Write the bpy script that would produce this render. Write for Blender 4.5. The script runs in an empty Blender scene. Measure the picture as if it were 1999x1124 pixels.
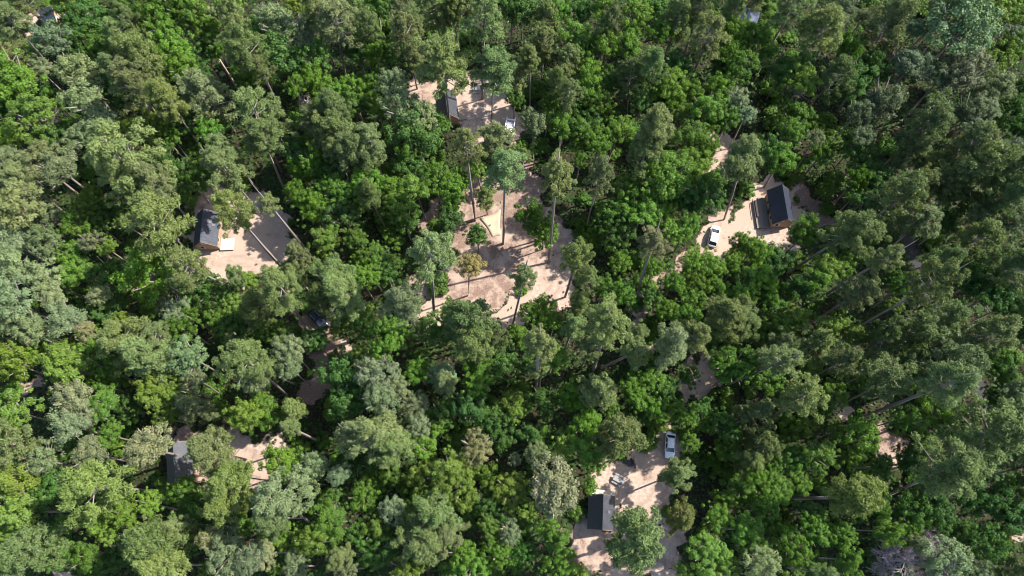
import bpy, math, random
import numpy as np
from mathutils import Vector, Quaternion, Matrix

sc = bpy.context.scene
col = sc.collection
R_ = math.radians
rnd = random.Random(11)
nrg = np.random.default_rng(5)

# ------------------------------------------------------------------ materials
def new_mat(name):
    m = bpy.data.materials.new(name)
    m.use_nodes = True
    nt = m.node_tree
    nt.nodes.clear()
    return m, nt, nt.nodes, nt.links

def N(nt, t, **kw):
    n = nt.nodes.new(t)
    for k, v in kw.items():
        if k in n.inputs.keys():
            n.inputs[k].default_value = v
        else:
            setattr(n, k, v)
    return n

def mixc(nt, fac, a, b, blend='MIX'):
    n = nt.nodes.new('ShaderNodeMix')
    n.data_type = 'RGBA'
    n.blend_type = blend
    for sock, v in ((n.inputs[0], fac), (n.inputs[6], a), (n.inputs[7], b)):
        if hasattr(v, 'is_output'):
            nt.links.new(v, sock)
        elif isinstance(v, (int, float)):
            sock.default_value = v
        else:
            sock.default_value = (*v, 1)
    return n.outputs[2]

def math_(nt, op, a, b=None, c=None, clamp=False):
    n = nt.nodes.new('ShaderNodeMath')
    n.operation = op
    n.use_clamp = clamp
    for i, v in enumerate((a, b, c)):
        if v is None:
            continue
        if hasattr(v, 'is_output'):
            nt.links.new(v, n.inputs[i])
        else:
            n.inputs[i].default_value = v
    return n.outputs[0]

def noise(nt, scale, detail=4, rough=.55, obj=True, vec=None):
    n = nt.nodes.new('ShaderNodeTexNoise')
    n.inputs['Scale'].default_value = scale
    n.inputs['Detail'].default_value = detail
    n.inputs['Roughness'].default_value = rough
    if vec is None:
        tc = nt.nodes.new('ShaderNodeTexCoord')
        vec = tc.outputs['Object']
    nt.links.new(vec, n.inputs['Vector'])
    return n.outputs['Fac']

def ramp(nt, val, lo, hi):
    n = nt.nodes.new('ShaderNodeMapRange')
    n.interpolation_type = 'SMOOTHSTEP'
    n.inputs[1].default_value = lo
    n.inputs[2].default_value = hi
    nt.links.new(val, n.inputs[0])
    return n.outputs[0]

def finish(nt, color, rough=.7, spec=.4, metal=0.0, bump=None, bstr=.4, bdist=.05, coat=0):
    p = nt.nodes.new('ShaderNodeBsdfPrincipled')
    if hasattr(color, 'is_output'):
        nt.links.new(color, p.inputs['Base Color'])
    else:
        p.inputs['Base Color'].default_value = (*color, 1)
    if hasattr(rough, 'is_output'):
        nt.links.new(rough, p.inputs['Roughness'])
    else:
        p.inputs['Roughness'].default_value = rough
    p.inputs['Specular IOR Level'].default_value = spec
    p.inputs['Metallic'].default_value = metal
    p.inputs['Coat Weight'].default_value = coat
    if bump is not None:
        b = nt.nodes.new('ShaderNodeBump')
        b.inputs['Strength'].default_value = bstr
        b.inputs['Distance'].default_value = bdist
        nt.links.new(bump, b.inputs['Height'])
        nt.links.new(b.outputs[0], p.inputs['Normal'])
    o = nt.nodes.new('ShaderNodeOutputMaterial')
    nt.links.new(p.outputs[0], o.inputs[0])
    return p

def solid(name, c, rough=.6, spec=.4, metal=0., var=.25, scale=3., coat=0):
    m, nt, nodes, links = new_mat(name)
    f = noise(nt, scale, 5)
    d = mixc(nt, f, tuple(v * (1 - var) for v in c), tuple(min(1, v * (1 + var)) for v in c))
    finish(nt, d, rough, spec, metal, bump=f, bstr=.15, coat=coat)
    return m

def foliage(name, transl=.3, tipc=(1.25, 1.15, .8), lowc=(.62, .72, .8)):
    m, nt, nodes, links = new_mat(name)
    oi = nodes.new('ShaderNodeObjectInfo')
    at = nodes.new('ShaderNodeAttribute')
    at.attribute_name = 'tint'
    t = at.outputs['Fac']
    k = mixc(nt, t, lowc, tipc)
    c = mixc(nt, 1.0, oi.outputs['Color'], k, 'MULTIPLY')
    p = nodes.new('ShaderNodeBsdfPrincipled')
    links.new(c, p.inputs['Base Color'])
    p.inputs['Roughness'].default_value = .5
    p.inputs['Specular IOR Level'].default_value = .2
    tr = nodes.new('ShaderNodeBsdfTranslucent')
    c2 = mixc(nt, 1.0, c, (1.25, 1.3, .55), 'MULTIPLY')
    links.new(c2, tr.inputs[0])
    mx = nodes.new('ShaderNodeMixShader')
    mx.inputs[0].default_value = transl
    links.new(p.outputs[0], mx.inputs[1])
    links.new(tr.outputs[0], mx.inputs[2])
    o = nodes.new('ShaderNodeOutputMaterial')
    links.new(mx.outputs[0], o.inputs[0])
    return m

M = {}
M['needles'] = foliage('pine_needles', .30, (1.25, 1.2, 1.0), (.72, .78, .7))
M['leaves'] = foliage('leaves', .40, (1.25, 1.15, .8), (.7, .78, .85))
M['paleleaves'] = foliage('pale_leaves', .28, (1.25, 1.2, 1.1), (.68, .76, .74))

m, nt, nodes, links = new_mat('bark')
f = noise(nt, 9, 6, .7)
g = noise(nt, 2.2, 3)
c = mixc(nt, f, (.13, .105, .09), (.40, .345, .31))
c = mixc(nt, ramp(nt, g, .5, .75), c, (.27, .18, .13))
finish(nt, c, .9, .2, bump=f, bstr=.8, bdist=.06)
M['bark'] = m
M['darkbark'] = solid('dark_bark', (.13, .105, .085), .9, .2, var=.5, scale=6)
M['deadwood'] = solid('dead_wood', (.34, .285, .30), .9, .2, var=.35, scale=4)
M['log'] = solid('log_wood', (.40, .31, .23), .9, .2, var=.4, scale=3)
M['logpale'] = solid('pale_log', (.62, .53, .42), .85, .2, var=.25, scale=3)
M['darklog'] = solid('dark_log', (.07, .055, .05), .9, .2, var=.4, scale=3)
M['stone'] = solid('fire_stone', (.10, .10, .11), .9, .3, var=.5, scale=5)
M['ash'] = solid('ash', (.06, .06, .065), .95, .1, var=.5, scale=8)

# ground: forest floor to sand, driven by two measured attributes
m, nt, nodes, links = new_mat('ground')
sa = nodes.new('ShaderNodeAttribute'); sa.attribute_name = 'sand'
la = nodes.new('ShaderNodeAttribute'); la.attribute_name = 'litter'
ra = nodes.new('ShaderNodeAttribute'); ra.attribute_name = 'road'
n1 = noise(nt, .35, 6, .62)
n2 = noise(nt, 1.6, 5, .6)
n3 = noise(nt, 6.5, 4, .65)
n4 = noise(nt, .09, 3)
floor_c = mixc(nt, ramp(nt, n2, .38, .66), (.022, .019, .011), (.05, .036, .024))
floor_c = mixc(nt, ramp(nt, n1, .46, .62), floor_c, (.03, .055, .016))
sand_c = mixc(nt, ramp(nt, n2, .3, .7), (.31, .222, .17), (.46, .352, .285))
sand_c = mixc(nt, ramp(nt, n4, .42, .6), sand_c, (.38, .28, .215))
sand_c = mixc(nt, math_(nt, 'MULTIPLY', ramp(nt, n3, .56, .72), .35), sand_c, (.2, .14, .10))
lit_c = mixc(nt, ramp(nt, n3, .38, .6), (.075, .045, .034), (.24, .155, .12))
lf = math_(nt, 'ADD', la.outputs['Fac'], math_(nt, 'MULTIPLY', math_(nt, 'SUBTRACT', n1, .5), 1.9))
lf = math_(nt, 'ADD', lf, math_(nt, 'MULTIPLY', math_(nt, 'SUBTRACT', n2, .5), .9))
sand_c = mixc(nt, math_(nt, 'MULTIPLY', ramp(nt, lf, .28, .78), .88), sand_c, lit_c)
ru = nodes.new('ShaderNodeAttribute'); ru.attribute_name = 'rut'
sand_c = mixc(nt, math_(nt, 'MULTIPLY', ru.outputs['Fac'], math_(nt, 'MULTIPLY', n2, 1.0)), sand_c, (.23, .165, .125))
sf = math_(nt, 'ADD', sa.outputs['Fac'], math_(nt, 'MULTIPLY', math_(nt, 'SUBTRACT', n2, .5), .9))
cc = mixc(nt, ramp(nt, sf, .33, .62), floor_c, sand_c)
cc = mixc(nt, ra.outputs['Fac'], cc, mixc(nt, n3, (.03, .028, .028), (.06, .056, .054)))
hh = math_(nt, 'ADD', n2, math_(nt, 'MULTIPLY', n3, .6))
finish(nt, cc, .95, .15, bump=hh, bstr=.4, bdist=.08)
M['ground'] = m

def roof_mat(name, c):
    m, nt, nodes, links = new_mat(name)
    f = noise(nt, 1.1, 5)
    s = noise(nt, 7, 4)
    k = mixc(nt, f, tuple(v * .75 for v in c), tuple(v * 1.35 for v in c))
    k = mixc(nt, math_(nt, 'MULTIPLY', ramp(nt, s, .58, .72), .35), k, (.22, .2, .18))
    rr = math_(nt, 'ADD', .30, math_(nt, 'MULTIPLY', f, .25))
    finish(nt, k, rr, .6, bump=s, bstr=.12)
    return m
M['roof'] = roof_mat('navy_roof', (.024, .03, .048))
M['roofgrey'] = roof_mat('charcoal_roof', (.042, .044, .055))
M['roofblue'] = roof_mat('blue_grey_roof', (.06, .075, .13))

def wood_mat(name, a, b, sc_=(1, 8, 8)):
    m, nt, nodes, links = new_mat(name)
    tc = nodes.new('ShaderNodeTexCoord')
    mp = nodes.new('ShaderNodeMapping')
    mp.inputs['Scale'].default_value = sc_
    links.new(tc.outputs['Object'], mp.inputs[0])
    f = noise(nt, 1.6, 5, .6, vec=mp.outputs[0])
    finish(nt, mixc(nt, f, a, b), .75, .25, bump=f, bstr=.3)
    return m
M['wall'] = wood_mat('wall_boards', (.23, .145, .085), (.43, .30, .19), (1, 1, 7))
M['deckgrey'] = wood_mat('grey_deck', (.15, .125, .105), (.25, .215, .185))
M['deckpale'] = wood_mat('pale_deck', (.42, .37, .31), (.60, .54, .46))
M['decksand'] = wood_mat('tan_deck', (.30, .235, .18), (.43, .35, .27))
M['trim'] = solid('trim', (.72, .71, .69), .5, .4, var=.08)
M['glass'] = solid('dark_glass', (.018, .024, .034), .06, .8, var=.1)
M['frame'] = solid('dark_frame', (.05, .05, .05), .5)
M['white'] = solid('white_paint', (.80, .81, .82), .28, .5, var=.03, coat=.6)
M['black'] = solid('black_paint', (.008, .009, .013), .25, .35, var=.2, coat=.15)
M['tyre'] = solid('tyre', (.02, .02, .02), .85)
M['rim'] = solid('rim', (.4, .41, .42), .35, .5, .8)
M['lamp'] = solid('lamp_lens', (.75, .77, .78), .15, .6, var=.05)
M['red'] = solid('tail_lens', (.35, .02, .02), .2, .6, var=.1)
M['liner'] = solid('bed_liner', (.30, .30, .33), .7, var=.15)
M['plastic'] = solid('grey_plastic', (.10, .10, .105), .6)
M['table'] = wood_mat('weathered_table', (.21, .20, .20), (.36, .345, .33))
M['tarp'] = solid('cream_tarp', (.40, .335, .235), .75, .25, var=.12, scale=.8)

# ------------------------------------------------------------------ mesh helpers
def np_mesh(name, v, quads, tint=None, mat=None, smooth=False):
    v = np.asarray(v, np.float32); q = np.asarray(quads, np.int32)
    me = bpy.data.meshes.new(name)
    me.vertices.add(len(v)); me.vertices.foreach_set('co', v.ravel())
    me.loops.add(q.size); me.loops.foreach_set('vertex_index', q.ravel())
    me.polygons.add(len(q))
    me.polygons.foreach_set('loop_start', np.arange(0, q.size, q.shape[1], dtype=np.int32))
    if tint is not None:
        a = me.attributes.new('tint', 'FLOAT', 'POINT'); a.data.foreach_set('value', np.asarray(tint, np.float32))
    if mat: me.materials.append(mat)
    me.update(calc_edges=True)
    if smooth: me.polygons.foreach_set('use_smooth', np.ones(len(q), bool))
    return me

class MB:
    def __init__(s): s.v = []; s.f = []
    def add(s, vs, fs):
        o = len(s.v); s.v += [tuple(p) for p in vs]; s.f += [tuple(i + o for i in f) for f in fs]; return s
    def hexa(s, b):          # 8 corners: bottom ring then top ring
        return s.add(b, [(3, 2, 1, 0), (4, 5, 6, 7), (0, 1, 5, 4), (1, 2, 6, 5), (2, 3, 7, 6), (3, 0, 4, 7)])
    def box(s, c, d):
        x, y, z = c; a, b, h = (q / 2 for q in d)
        return s.hexa([(x - a, y - b, z - h), (x + a, y - b, z - h), (x + a, y + b, z - h), (x - a, y + b, z - h),
                       (x - a, y - b, z + h), (x + a, y - b, z + h), (x + a, y + b, z + h), (x - a, y + b, z + h)])
    def tube(s, pts, rad, n=8):
        pts = [Vector(p) for p in pts]; rings = []
        for i, p in enumerate(pts):
            d = (pts[min(i + 1, len(pts) - 1)] - pts[max(i - 1, 0)]).normalized()
            u = d.cross(Vector((.31, .17, .93)) if abs(d.z) < .9 else Vector((1, 0.1, 0))).normalized(); w = d.cross(u)
            r = rad[i] if hasattr(rad, '__len__') else rad
            rings.append([p + u * (r * math.cos(2 * math.pi * k / n)) + w * (r * math.sin(2 * math.pi * k / n)) for k in range(n)])
        vs = [q for r in rings for q in r]; fs = []
        for i in range(len(rings) - 1):
            for k in range(n):
                a = i * n + k; b = i * n + (k + 1) % n; fs.append((a, b, b + n, a + n))
        fs.append(tuple(range(n - 1, -1, -1))); fs.append(tuple((len(rings) - 1) * n + k for k in range(n)))
        return s.add(vs, fs)
    def loft(s, rings):
        n = len(rings[0]); vs = [p for r in rings for p in r]; fs = []
        for i in range(len(rings) - 1):
            for k in range(n):
                a = i * n + k; b = i * n + (k + 1) % n; fs.append((a, b, b + n, a + n))
        fs.append(tuple(range(n - 1, -1, -1))); fs.append(tuple((len(rings) - 1) * n + k for k in range(n)))
        return s.add(vs, fs)
    def build(s, name, mat, parent=None, smooth=False):
        me = bpy.data.meshes.new(name); me.from_pydata(s.v, [], s.f); me.materials.append(mat)
        me.validate(); me.update()
        if smooth: me.polygons.foreach_set('use_smooth', [True] * len(me.polygons))
        o = bpy.data.objects.new(name, me); col.objects.link(o)
        if parent: o.parent = parent
        return o

def tag(o, label=None, cat=None, group=None, kind=None):
    if label: o['label'] = label
    if cat: o['category'] = cat
    if group: o['group'] = group
    if kind: o['kind'] = kind
    return o

def empty(name, loc, rz=0.0):
    o = bpy.data.objects.new(name, None); col.objects.link(o)
    o.location = loc; o.rotation_euler = (0, 0, rz); o.empty_display_size = .3
    return o

def bare(name, me, parent, loc=(0, 0, 0), sc_=(1, 1, 1), rz=0.0):
    o = bpy.data.objects.new(name, me); col.objects.link(o); o.parent = parent
    o.location = loc; o.scale = sc_; o.rotation_euler = (0, 0, rz)
    return o

def unit(a): return a / np.maximum(np.linalg.norm(a, axis=-1, keepdims=True), 1e-6)

# ------------------------------------------------------------------ terrain
CLEAR = [(0.22,0.1,[(-63.8,64.2),(-60.3,65.3),(-55.1,65.7),(-49.8,64.2),(-46.2,61.9),(-43.6,56.8),(-42.6,52.5),(-44.5,48.4),(-45.7,46.2),(-47.7,45.8),(-51.7,46.2),(-55.7,46.2),(-59.2,46.6),(-62.7,46.2),(-63.9,47.6),(-61.0,49.8),(-59.9,51.4),(-62.0,52.2),(-63.7,54.6),(-65.0,59.1)]),(0.55,0.5,[(-65.5,62.5),(-64.0,66.1),(-58.4,66.8),(-54.1,65.7),(-58.9,63.0),(-62.4,61.9),(-64.2,58.0)]),(0.25,0.15,[(-14.3,92.9),(-9.9,95.3),(-4.4,92.9),(-1.6,89.0),(1.7,84.6),(2.0,80.2),(1.3,75.4),(-1.5,76.0),(-4.7,75.1),(-9.0,76.2),(-10.1,77.2),(-11.1,80.2),(-15.1,82.1),(-15.8,87.8)]),(0.5,0.6,[(-23.1,91.9),(-18.8,94.2),(-14.3,92.3),(-14.8,82.1),(-16.8,84.6),(-21.7,85.0)]),(0.7,0.5,[(0.1,79.6),(2.2,75.4),(4.8,70.6),(2.7,67.1),(0.1,69.4),(-0.5,74.2)]),(0.6,0.45,[(-10.9,64.8),(-9.2,68.8),(-5.2,70.6),(0.1,70.6),(5.3,68.8),(6.3,62.5),(10.3,59.1),(11.7,54.6),(9.1,49.2),(3.0,45.0),(-3.9,40.8),(-9.8,39.8),(-13.3,42.4),(-12.7,47.1),(-10.5,49.2),(-12.1,54.6)]),(0.3,0.12,[(5.6,51.4),(9.8,59.1),(12.1,56.8),(12.9,49.2),(11.7,41.8),(6.9,40.3),(4.5,40.0),(1.0,38.3),(-1.4,38.6),(0.0,41.8),(4.0,47.1)]),(0.15,0.15,[(-18.9,41.8),(-14.7,40.8),(-12.8,42.4),(-6.8,39.8),(-0.9,40.3),(1.0,38.8),(-0.4,36.7),(-5.8,37.5),(-9.7,39.6),(-13.6,37.9),(-18.3,37.7)]),(0.5,0.5,[(-19.8,45.8),(-16.3,45.0),(-12.6,42.4),(-13.7,40.8),(-17.7,43.4)]),(0.7,0.6,[(-18.2,58.0),(-16.7,62.5),(-13.7,65.3),(-13.2,62.5),(-15.4,60.2),(-16.4,55.7)]),(0.3,0.3,[(41.6,78.0),(45.5,78.0),(46.4,75.1),(44.0,70.0),(41.4,62.5),(39.4,58.0),(39.2,63.6),(40.6,71.8)]),(0.12,0.05,[(45.2,59.1),(46.4,63.0),(49.1,66.5),(52.4,68.0),(56.5,67.7),(57.7,63.6),(57.7,59.1),(56.0,55.5),(53.2,50.8),(50.5,52.2),(46.2,54.4),(42.8,50.8),(39.7,50.1),(34.8,51.6),(35.7,53.3),(37.8,54.6),(39.6,60.2),(42.3,61.3)]),(0.9,0.8,[(57.4,68.0),(59.9,65.9),(62.1,63.0),(65.5,58.0),(64.3,56.3),(60.6,59.1),(58.4,62.5)]),(0.5,0.4,[(33.3,51.4),(34.9,52.7),(33.2,49.8),(29.9,46.6),(25.9,41.8),(23.3,35.7),(25.3,32.2),(24.1,31.7),(21.6,35.7),(23.3,41.8),(28.5,47.6)]),(0.2,0.2,[(23.6,33.9),(25.4,34.3),(26.2,32.3),(24.1,31.7)]),(0.3,0.3,[(32.2,27.4),(33.5,31.3),(36.3,30.6),(38.7,29.0),(38.9,26.1),(35.5,24.6),(30.6,23.1),(30.2,24.0)]),(0.22,0.05,[(13.6,6.3),(15.1,9.8),(17.4,11.6),(21.9,13.4),(25.1,14.6),(27.6,13.8),(28.5,10.7),(27.1,6.8),(26.9,3.3),(26.3,0.3),(22.1,-1.4),(18.1,-1.7),(18.0,4.6)]),(0.35,0.3,[(25.1,14.6),(27.5,17.9),(29.9,17.7),(31.0,14.7),(30.2,11.6),(27.3,9.8)]),(0.45,0.3,[(8.5,0.4),(13.4,1.6),(18.2,-0.9),(22.2,-0.1),(29.5,2.0),(28.6,-7.5),(11.3,-7.5),(10.5,-1.7)]),(0.15,0.1,[(-56.8,11.6),(-53.3,13.8),(-48.8,14.9),(-44.3,15.8),(-41.1,16.0),(-40.4,13.8),(-42.5,11.6),(-43.6,9.8),(-48.0,8.5),(-54.7,8.0)]),(0.5,0.4,[(-63.1,17.9),(-57.4,16.6),(-51.9,17.0),(-46.1,15.7),(-41.9,10.7),(-42.9,7.6),(-46.8,6.3),(-55.0,6.8),(-60.9,6.8)]),(0.6,0.6,[(-40.1,39.6),(-37.5,41.0),(-34.6,38.3),(-33.4,35.7),(-34.8,34.7),(-38.3,35.7)]),(0.85,0.8,[(-36.4,35.7),(-34.0,36.2),(-32.4,31.7),(-33.7,27.4),(-34.6,23.5),(-36.5,21.9),(-38.4,24.0),(-37.8,27.8),(-36.3,31.7)]),(0.15,0.3,[(-33.4,34.7),(-31.8,35.9),(-30.6,34.7),(-31.6,33.1),(-32.9,33.1)]),(0.2,0.2,[(58.4,21.8),(60.2,22.4),(61.1,21.2),(60.2,19.5),(58.7,19.8)]),(0.3,0.3,[(64.9,14.9),(66.1,15.1),(67.5,13.7),(68.0,12.2),(66.2,12.4),(64.6,12.9)]),(0.6,0.7,[(66.4,17.5),(70.4,16.6),(72.5,12.9),(68.1,11.6),(65.0,14.7)]),(0.5,0.6,[(-92.3,27.1),(-89.4,27.4),(-87.5,25.7),(-87.9,23.5),(-90.9,23.8)]),(0.15,0.2,[(-77.5,-5.8),(-75.3,-5.7),(-74.5,-7.5),(-77.2,-7.5)]),(0.35,0.3,[(-108.1,109.8),(-106.2,111.6),(-100.4,111.0),(-100.2,108.8),(-105.2,108.5),(-105.8,104.9),(-107.2,104.1),(-108.1,107.0)]),(0.3,0.3,[(86.8,-0.1),(88.8,0.3),(88.5,-1.9),(86.7,-1.7)]),(0.3,0.5,[(55.6,106.6),(57.4,106.7),(57.4,104.7),(55.6,104.7)])]
ROAD = [(78.5,60.8),(78.5,57.4),(78.7,52.2),(80.8,44.4),(83.9,36.7),(85.8,30.3),(86.3,25.0),(86.4,21.2),(86.6,16.6)]

def seg_dist(P, a, b):
    a = np.array(a); b = np.array(b); d = b - a
    t = np.clip(((P - a) @ d) / max(d @ d, 1e-9), 0, 1)
    return np.linalg.norm(P - (a + t[:, None] * d), axis=1)

def poly_sd(P, poly):
    ins = np.zeros(len(P), bool); dm = np.full(len(P), 1e9); n = len(poly)
    for i in range(n):
        x1, y1 = poly[i]; x2, y2 = poly[(i + 1) % n]
        c = (y1 > P[:, 1]) != (y2 > P[:, 1])
        xi = (x2 - x1) * (P[:, 1] - y1) / ((y2 - y1) if abs(y2 - y1) > 1e-9 else 1e-9) + x1
        ins ^= c & (P[:, 0] < xi)
        dm = np.minimum(dm, seg_dist(P, poly[i], poly[(i + 1) % n]))
    return np.where(ins, dm, -dm)

def sst(x, a, b):
    t = np.clip((x - a) / (b - a), 0, 1); return t * t * (3 - 2 * t)

def masks(P):
    sand = np.zeros(len(P)); wsum = np.zeros(len(P)) + 1e-6; lit = np.zeros(len(P)); road = np.zeros(len(P))
    P0 = P; px_, py_ = P[:, 0], P[:, 1]
    P = P + 1.0 * np.column_stack([np.sin(py_ * .9 + 1.7 * np.sin(px_ * .37)) + .6 * np.sin(py_ * 2.3 + px_ * .7), np.sin(px_ * .8 + 1.9 * np.sin(py_ * .41)) + .6 * np.sin(px_ * 2.1 - py_ * .9)])
    for l, rd, poly in CLEAR:
        s = sst(poly_sd(P, poly), -1.6, 1.2)
        sand = np.maximum(sand, s); w = s ** 2; wsum += w; lit += w * l
    P = P0; d = np.full(len(P), 1e9)
    for a, b in zip(ROAD[:-1], ROAD[1:]): d = np.minimum(d, seg_dist(P, a, b))
    road = sst(-d, -1.5, -.8)
    return sand, lit / wsum, road

RUTS = [[(39.83, 53.33), (37.13, 51.37), (33.17, 49.75)], [(40.79, 58.19), (41.92, 63.61), (41.95, 70.59), (43.79, 76.58)], [(28.43, 12.23), (27.46, 8.95), (24.28, 4.60), (20.58, 2.47)], [(-1.01, 75.61), (1.11, 71.78), (4.25, 68.83)], [(11.09, 57.41), (8.89, 50.29), (8.49, 44.97), (4.47, 40.81)], [(-34.94, 36.23), (-33.79, 31.75), (-35.97, 25.92)], [(-46.77, 46.55), (-51.18, 50.07), (-54.79, 50.83)], [(37.01, 25.92), (33.10, 24.49)]]
def ruts(P):
    r = np.zeros(len(P))
    for pl in RUTS:
        d = np.full(len(P), 1e9)
        for a, b in zip(pl[:-1], pl[1:]): d = np.minimum(d, seg_dist(P, a, b))
        r = np.maximum(r, sst(-np.abs(d - .8), -.45, -.1))
    return r

fine_x = np.arange(-125, 135.1, .55); fine_y = np.arange(-30, 135.1, .55)
far = np.array([140, 160, 200, 280, 420, 700, 1200.])
gx = np.concatenate([-far[::-1], fine_x, far]); gy = np.concatenate([-far[::-1] + 60, fine_y, far + 20])
X, Y = np.meshgrid(gx, gy); P2 = np.stack([X.ravel(), Y.ravel()], 1)
sand, lit, road = masks(P2)
Z = .10 * np.sin(P2[:, 0] * .21 + 1.3) * np.sin(P2[:, 1] * .17) * (1 - sand)
nx, ny = len(gx), len(gy)
ii = (np.arange(ny - 1)[:, None] * nx + np.arange(nx - 1)[None]).ravel()
me = np_mesh('ground', np.column_stack([P2, Z]), np.stack([ii, ii + 1, ii + nx + 1, ii + nx], 1), mat=M['ground'], smooth=True)
for nm, arr in (('sand', sand), ('litter', lit), ('road', road), ('rut', ruts(P2))):
    a = me.attributes.new(nm, 'FLOAT', 'POINT'); a.data.foreach_set('value', arr.astype(np.float32))
g = bpy.data.objects.new('ground', me); col.objects.link(g); tag(g, kind='structure')

# ------------------------------------------------------------------ leaf cards
def cards(cen, nor, ax, L, W):
    nor = unit(nor); ax = unit(ax - nor * np.sum(ax * nor, 1, keepdims=True)); sd = np.cross(nor, ax)
    L = np.asarray(L)[:, None]; W = np.asarray(W)[:, None]
    v = np.stack([cen - ax * L / 2, cen + sd * W / 2 - ax * L * .08, cen + ax * L / 2, cen - sd * W / 2 - ax * L * .08], 1).reshape(-1, 3)
    return v, np.arange(len(v)).reshape(-1, 4)

def crown_mesh(name, lumps, per, leaf, flat, mat, rng, kind):  # puffs
    """lumps: (cx,cy,cz,r); every lump is a puff of leaf faces."""
    C = []; Nn = []; A = []; T = []; Ls = []; Ws = []
    for (cx, cy, cz, r) in lumps:
        n = int(per * (r / .25) ** 1.6)
        d = unit(rng.normal(size=(n, 3)))
        d[:, 2] = np.where(d[:, 2] < -.35, -d[:, 2] * .6, d[:, 2])
        rad = r * (rng.uniform(.25, 1.0, n) ** .45) * rng.uniform(.9, 1.12, n)
        p = d * rad[:, None] * np.array([1, 1, flat]) + np.array([cx, cy, cz])
        out = unit(d + .35 * unit(np.array([[cx, cy, cz + .25]])))
        t0 = rng.normal(.5, .12)
        if kind == 'needle':
            ax = unit(out * .8 + rng.normal(size=(n, 3)) * .55 + np.array([0, 0, .25]))
            nr = unit(rng.normal(size=(n, 3)) * .55 + out * .45 + np.array([0, 0, .7]))
            L = leaf * rng.uniform(.8, 1.5, n); W = L * rng.uniform(.22, .34, n)
        else:
            nr = unit(out * 1.0 + rng.normal(size=(n, 3)) * .42 + np.array([0, 0, .3]))
            ax = rng.normal(size=(n, 3))
            L = leaf * rng.uniform(.7, 1.4, n); W = L * rng.uniform(.55, .8, n)
        C.append(p); Nn.append(nr); A.append(ax); Ls.append(L); Ws.append(W)
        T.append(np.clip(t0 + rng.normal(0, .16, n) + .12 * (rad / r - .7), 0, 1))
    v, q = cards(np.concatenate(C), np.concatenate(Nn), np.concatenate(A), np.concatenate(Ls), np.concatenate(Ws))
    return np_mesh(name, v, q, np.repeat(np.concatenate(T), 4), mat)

def pine_template(i):
    rng = np.random.default_rng(100 + i)
    lumps = []; br = MB()
    nb = 25 + (i % 4) * 4
    lob = rng.uniform(.6, 1.2, 7); ph = rng.uniform(0, 6.28)
    top = .95
    ax_pts = [(0, 0, -1.0), (.02, .01, -.3), (rng.normal(0, .05), rng.normal(0, .05), .3), (rng.normal(0, .06), rng.normal(0, .06), top)]
    br.tube(ax_pts, [.045, .04, .026, .01], 5)
    for k in range(nb):
        t = (k + rng.uniform(.1, .9)) / nb
        z = -.75 + 1.6 * t
        env = (.70 + .9 * t) if t < .33 else (1.0 - .72 * ((t - .33) / .67) ** 1.5)
        th = k * 2.399 + ph + rng.normal(0, .35)
        ln = env * rng.uniform(.55, 1.0) * lob[int((th % 6.283) / 6.283 * 7)]
        up = rng.uniform(-.02, .22)
        e = np.array([math.cos(th) * ln, math.sin(th) * ln, z + up * ln])
        br.tube([(0, 0, z - .05), tuple(e * .55 + np.array([0, 0, -.03 + .45 * (z - .05)]) * [0, 0, 1]) if False else (e[0] * .55, e[1] * .55, z + up * ln * .3), tuple(e)], [.02, .013, .006], 4)
        r = rng.uniform(.12, .2)
        lumps.append((*e, r))
        for _ in range(rng.integers(2, 6)):
            s = rng.uniform(.45, .92); o = rng.normal(0, .15, 3)
            lumps.append((e[0] * s + o[0], e[1] * s + o[1], z + up * ln * s + .06 + o[2] * .5, rng.uniform(.08, .17)))
    for k in range(4):
        lumps.append((rng.normal(0, .13), rng.normal(0, .13), top - .05 + rng.normal(0, .08), .17))
    cm = crown_mesh('pine_crown', lumps, 250, .081, .75, M['needles'], rng, 'needle')
    bm_ = bpy.data.meshes.new('pine_branches'); bm_.from_pydata(br.v, [], br.f); bm_.materials.append(M['bark']); bm_.update()
    return cm, bm_

def leafy_template(i, kind):
    rng = np.random.default_rng(300 + i * 7 + (50 if kind == 'O' else 0) + (500 if kind == 'S' else 0))
    lumps = []
    if kind == 'O':
        n, rr, lf, per, mat = 100, (.10, .18), .058, 170, M['paleleaves']
    elif kind == 'S':
        n, rr, lf, per, mat = 24, (.18, .32), .12, 90, M['leaves']
    else:
        n, rr, lf, per, mat = 85, (.09, .2), .06, 215, M['leaves']
    lob = rng.uniform(.6, 1.15, 6); ph = rng.uniform(0, 6.28)
    for k in range(n):
        d = unit(rng.normal(size=3)); d[2] = abs(d[2]) * 1.0 - .25 * (k % 3 == 0)
        th = (math.atan2(d[1], d[0]) + ph) % 6.283
        f = th / 6.283 * 6; a = int(f); w = f - a
        L = lob[a % 6] * (1 - w) + lob[(a + 1) % 6] * w
        rad = rng.uniform(.58, .93) if k % 4 else rng.uniform(.2, .6)
        r = rng.uniform(*rr)
        q = d * rad * L; lumps.append((q[0], q[1], q[2] * (.95 if kind != 'S' else .7), r))
    # a few branch tips sticking out
    if kind == 'B':
        for k in range(9):
            d = unit(rng.normal(size=3)); d[2] = abs(d[2]) * .8
            lumps.append((*(d * rng.uniform(.9, 1.08)), rng.uniform(.08, .13)))
    return crown_mesh({'O': 'oak_crown', 'S': 'shrub_leaves', 'B': 'leafy_crown'}[kind], lumps, per, lf, .85, mat, rng, 'leaf')

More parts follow.
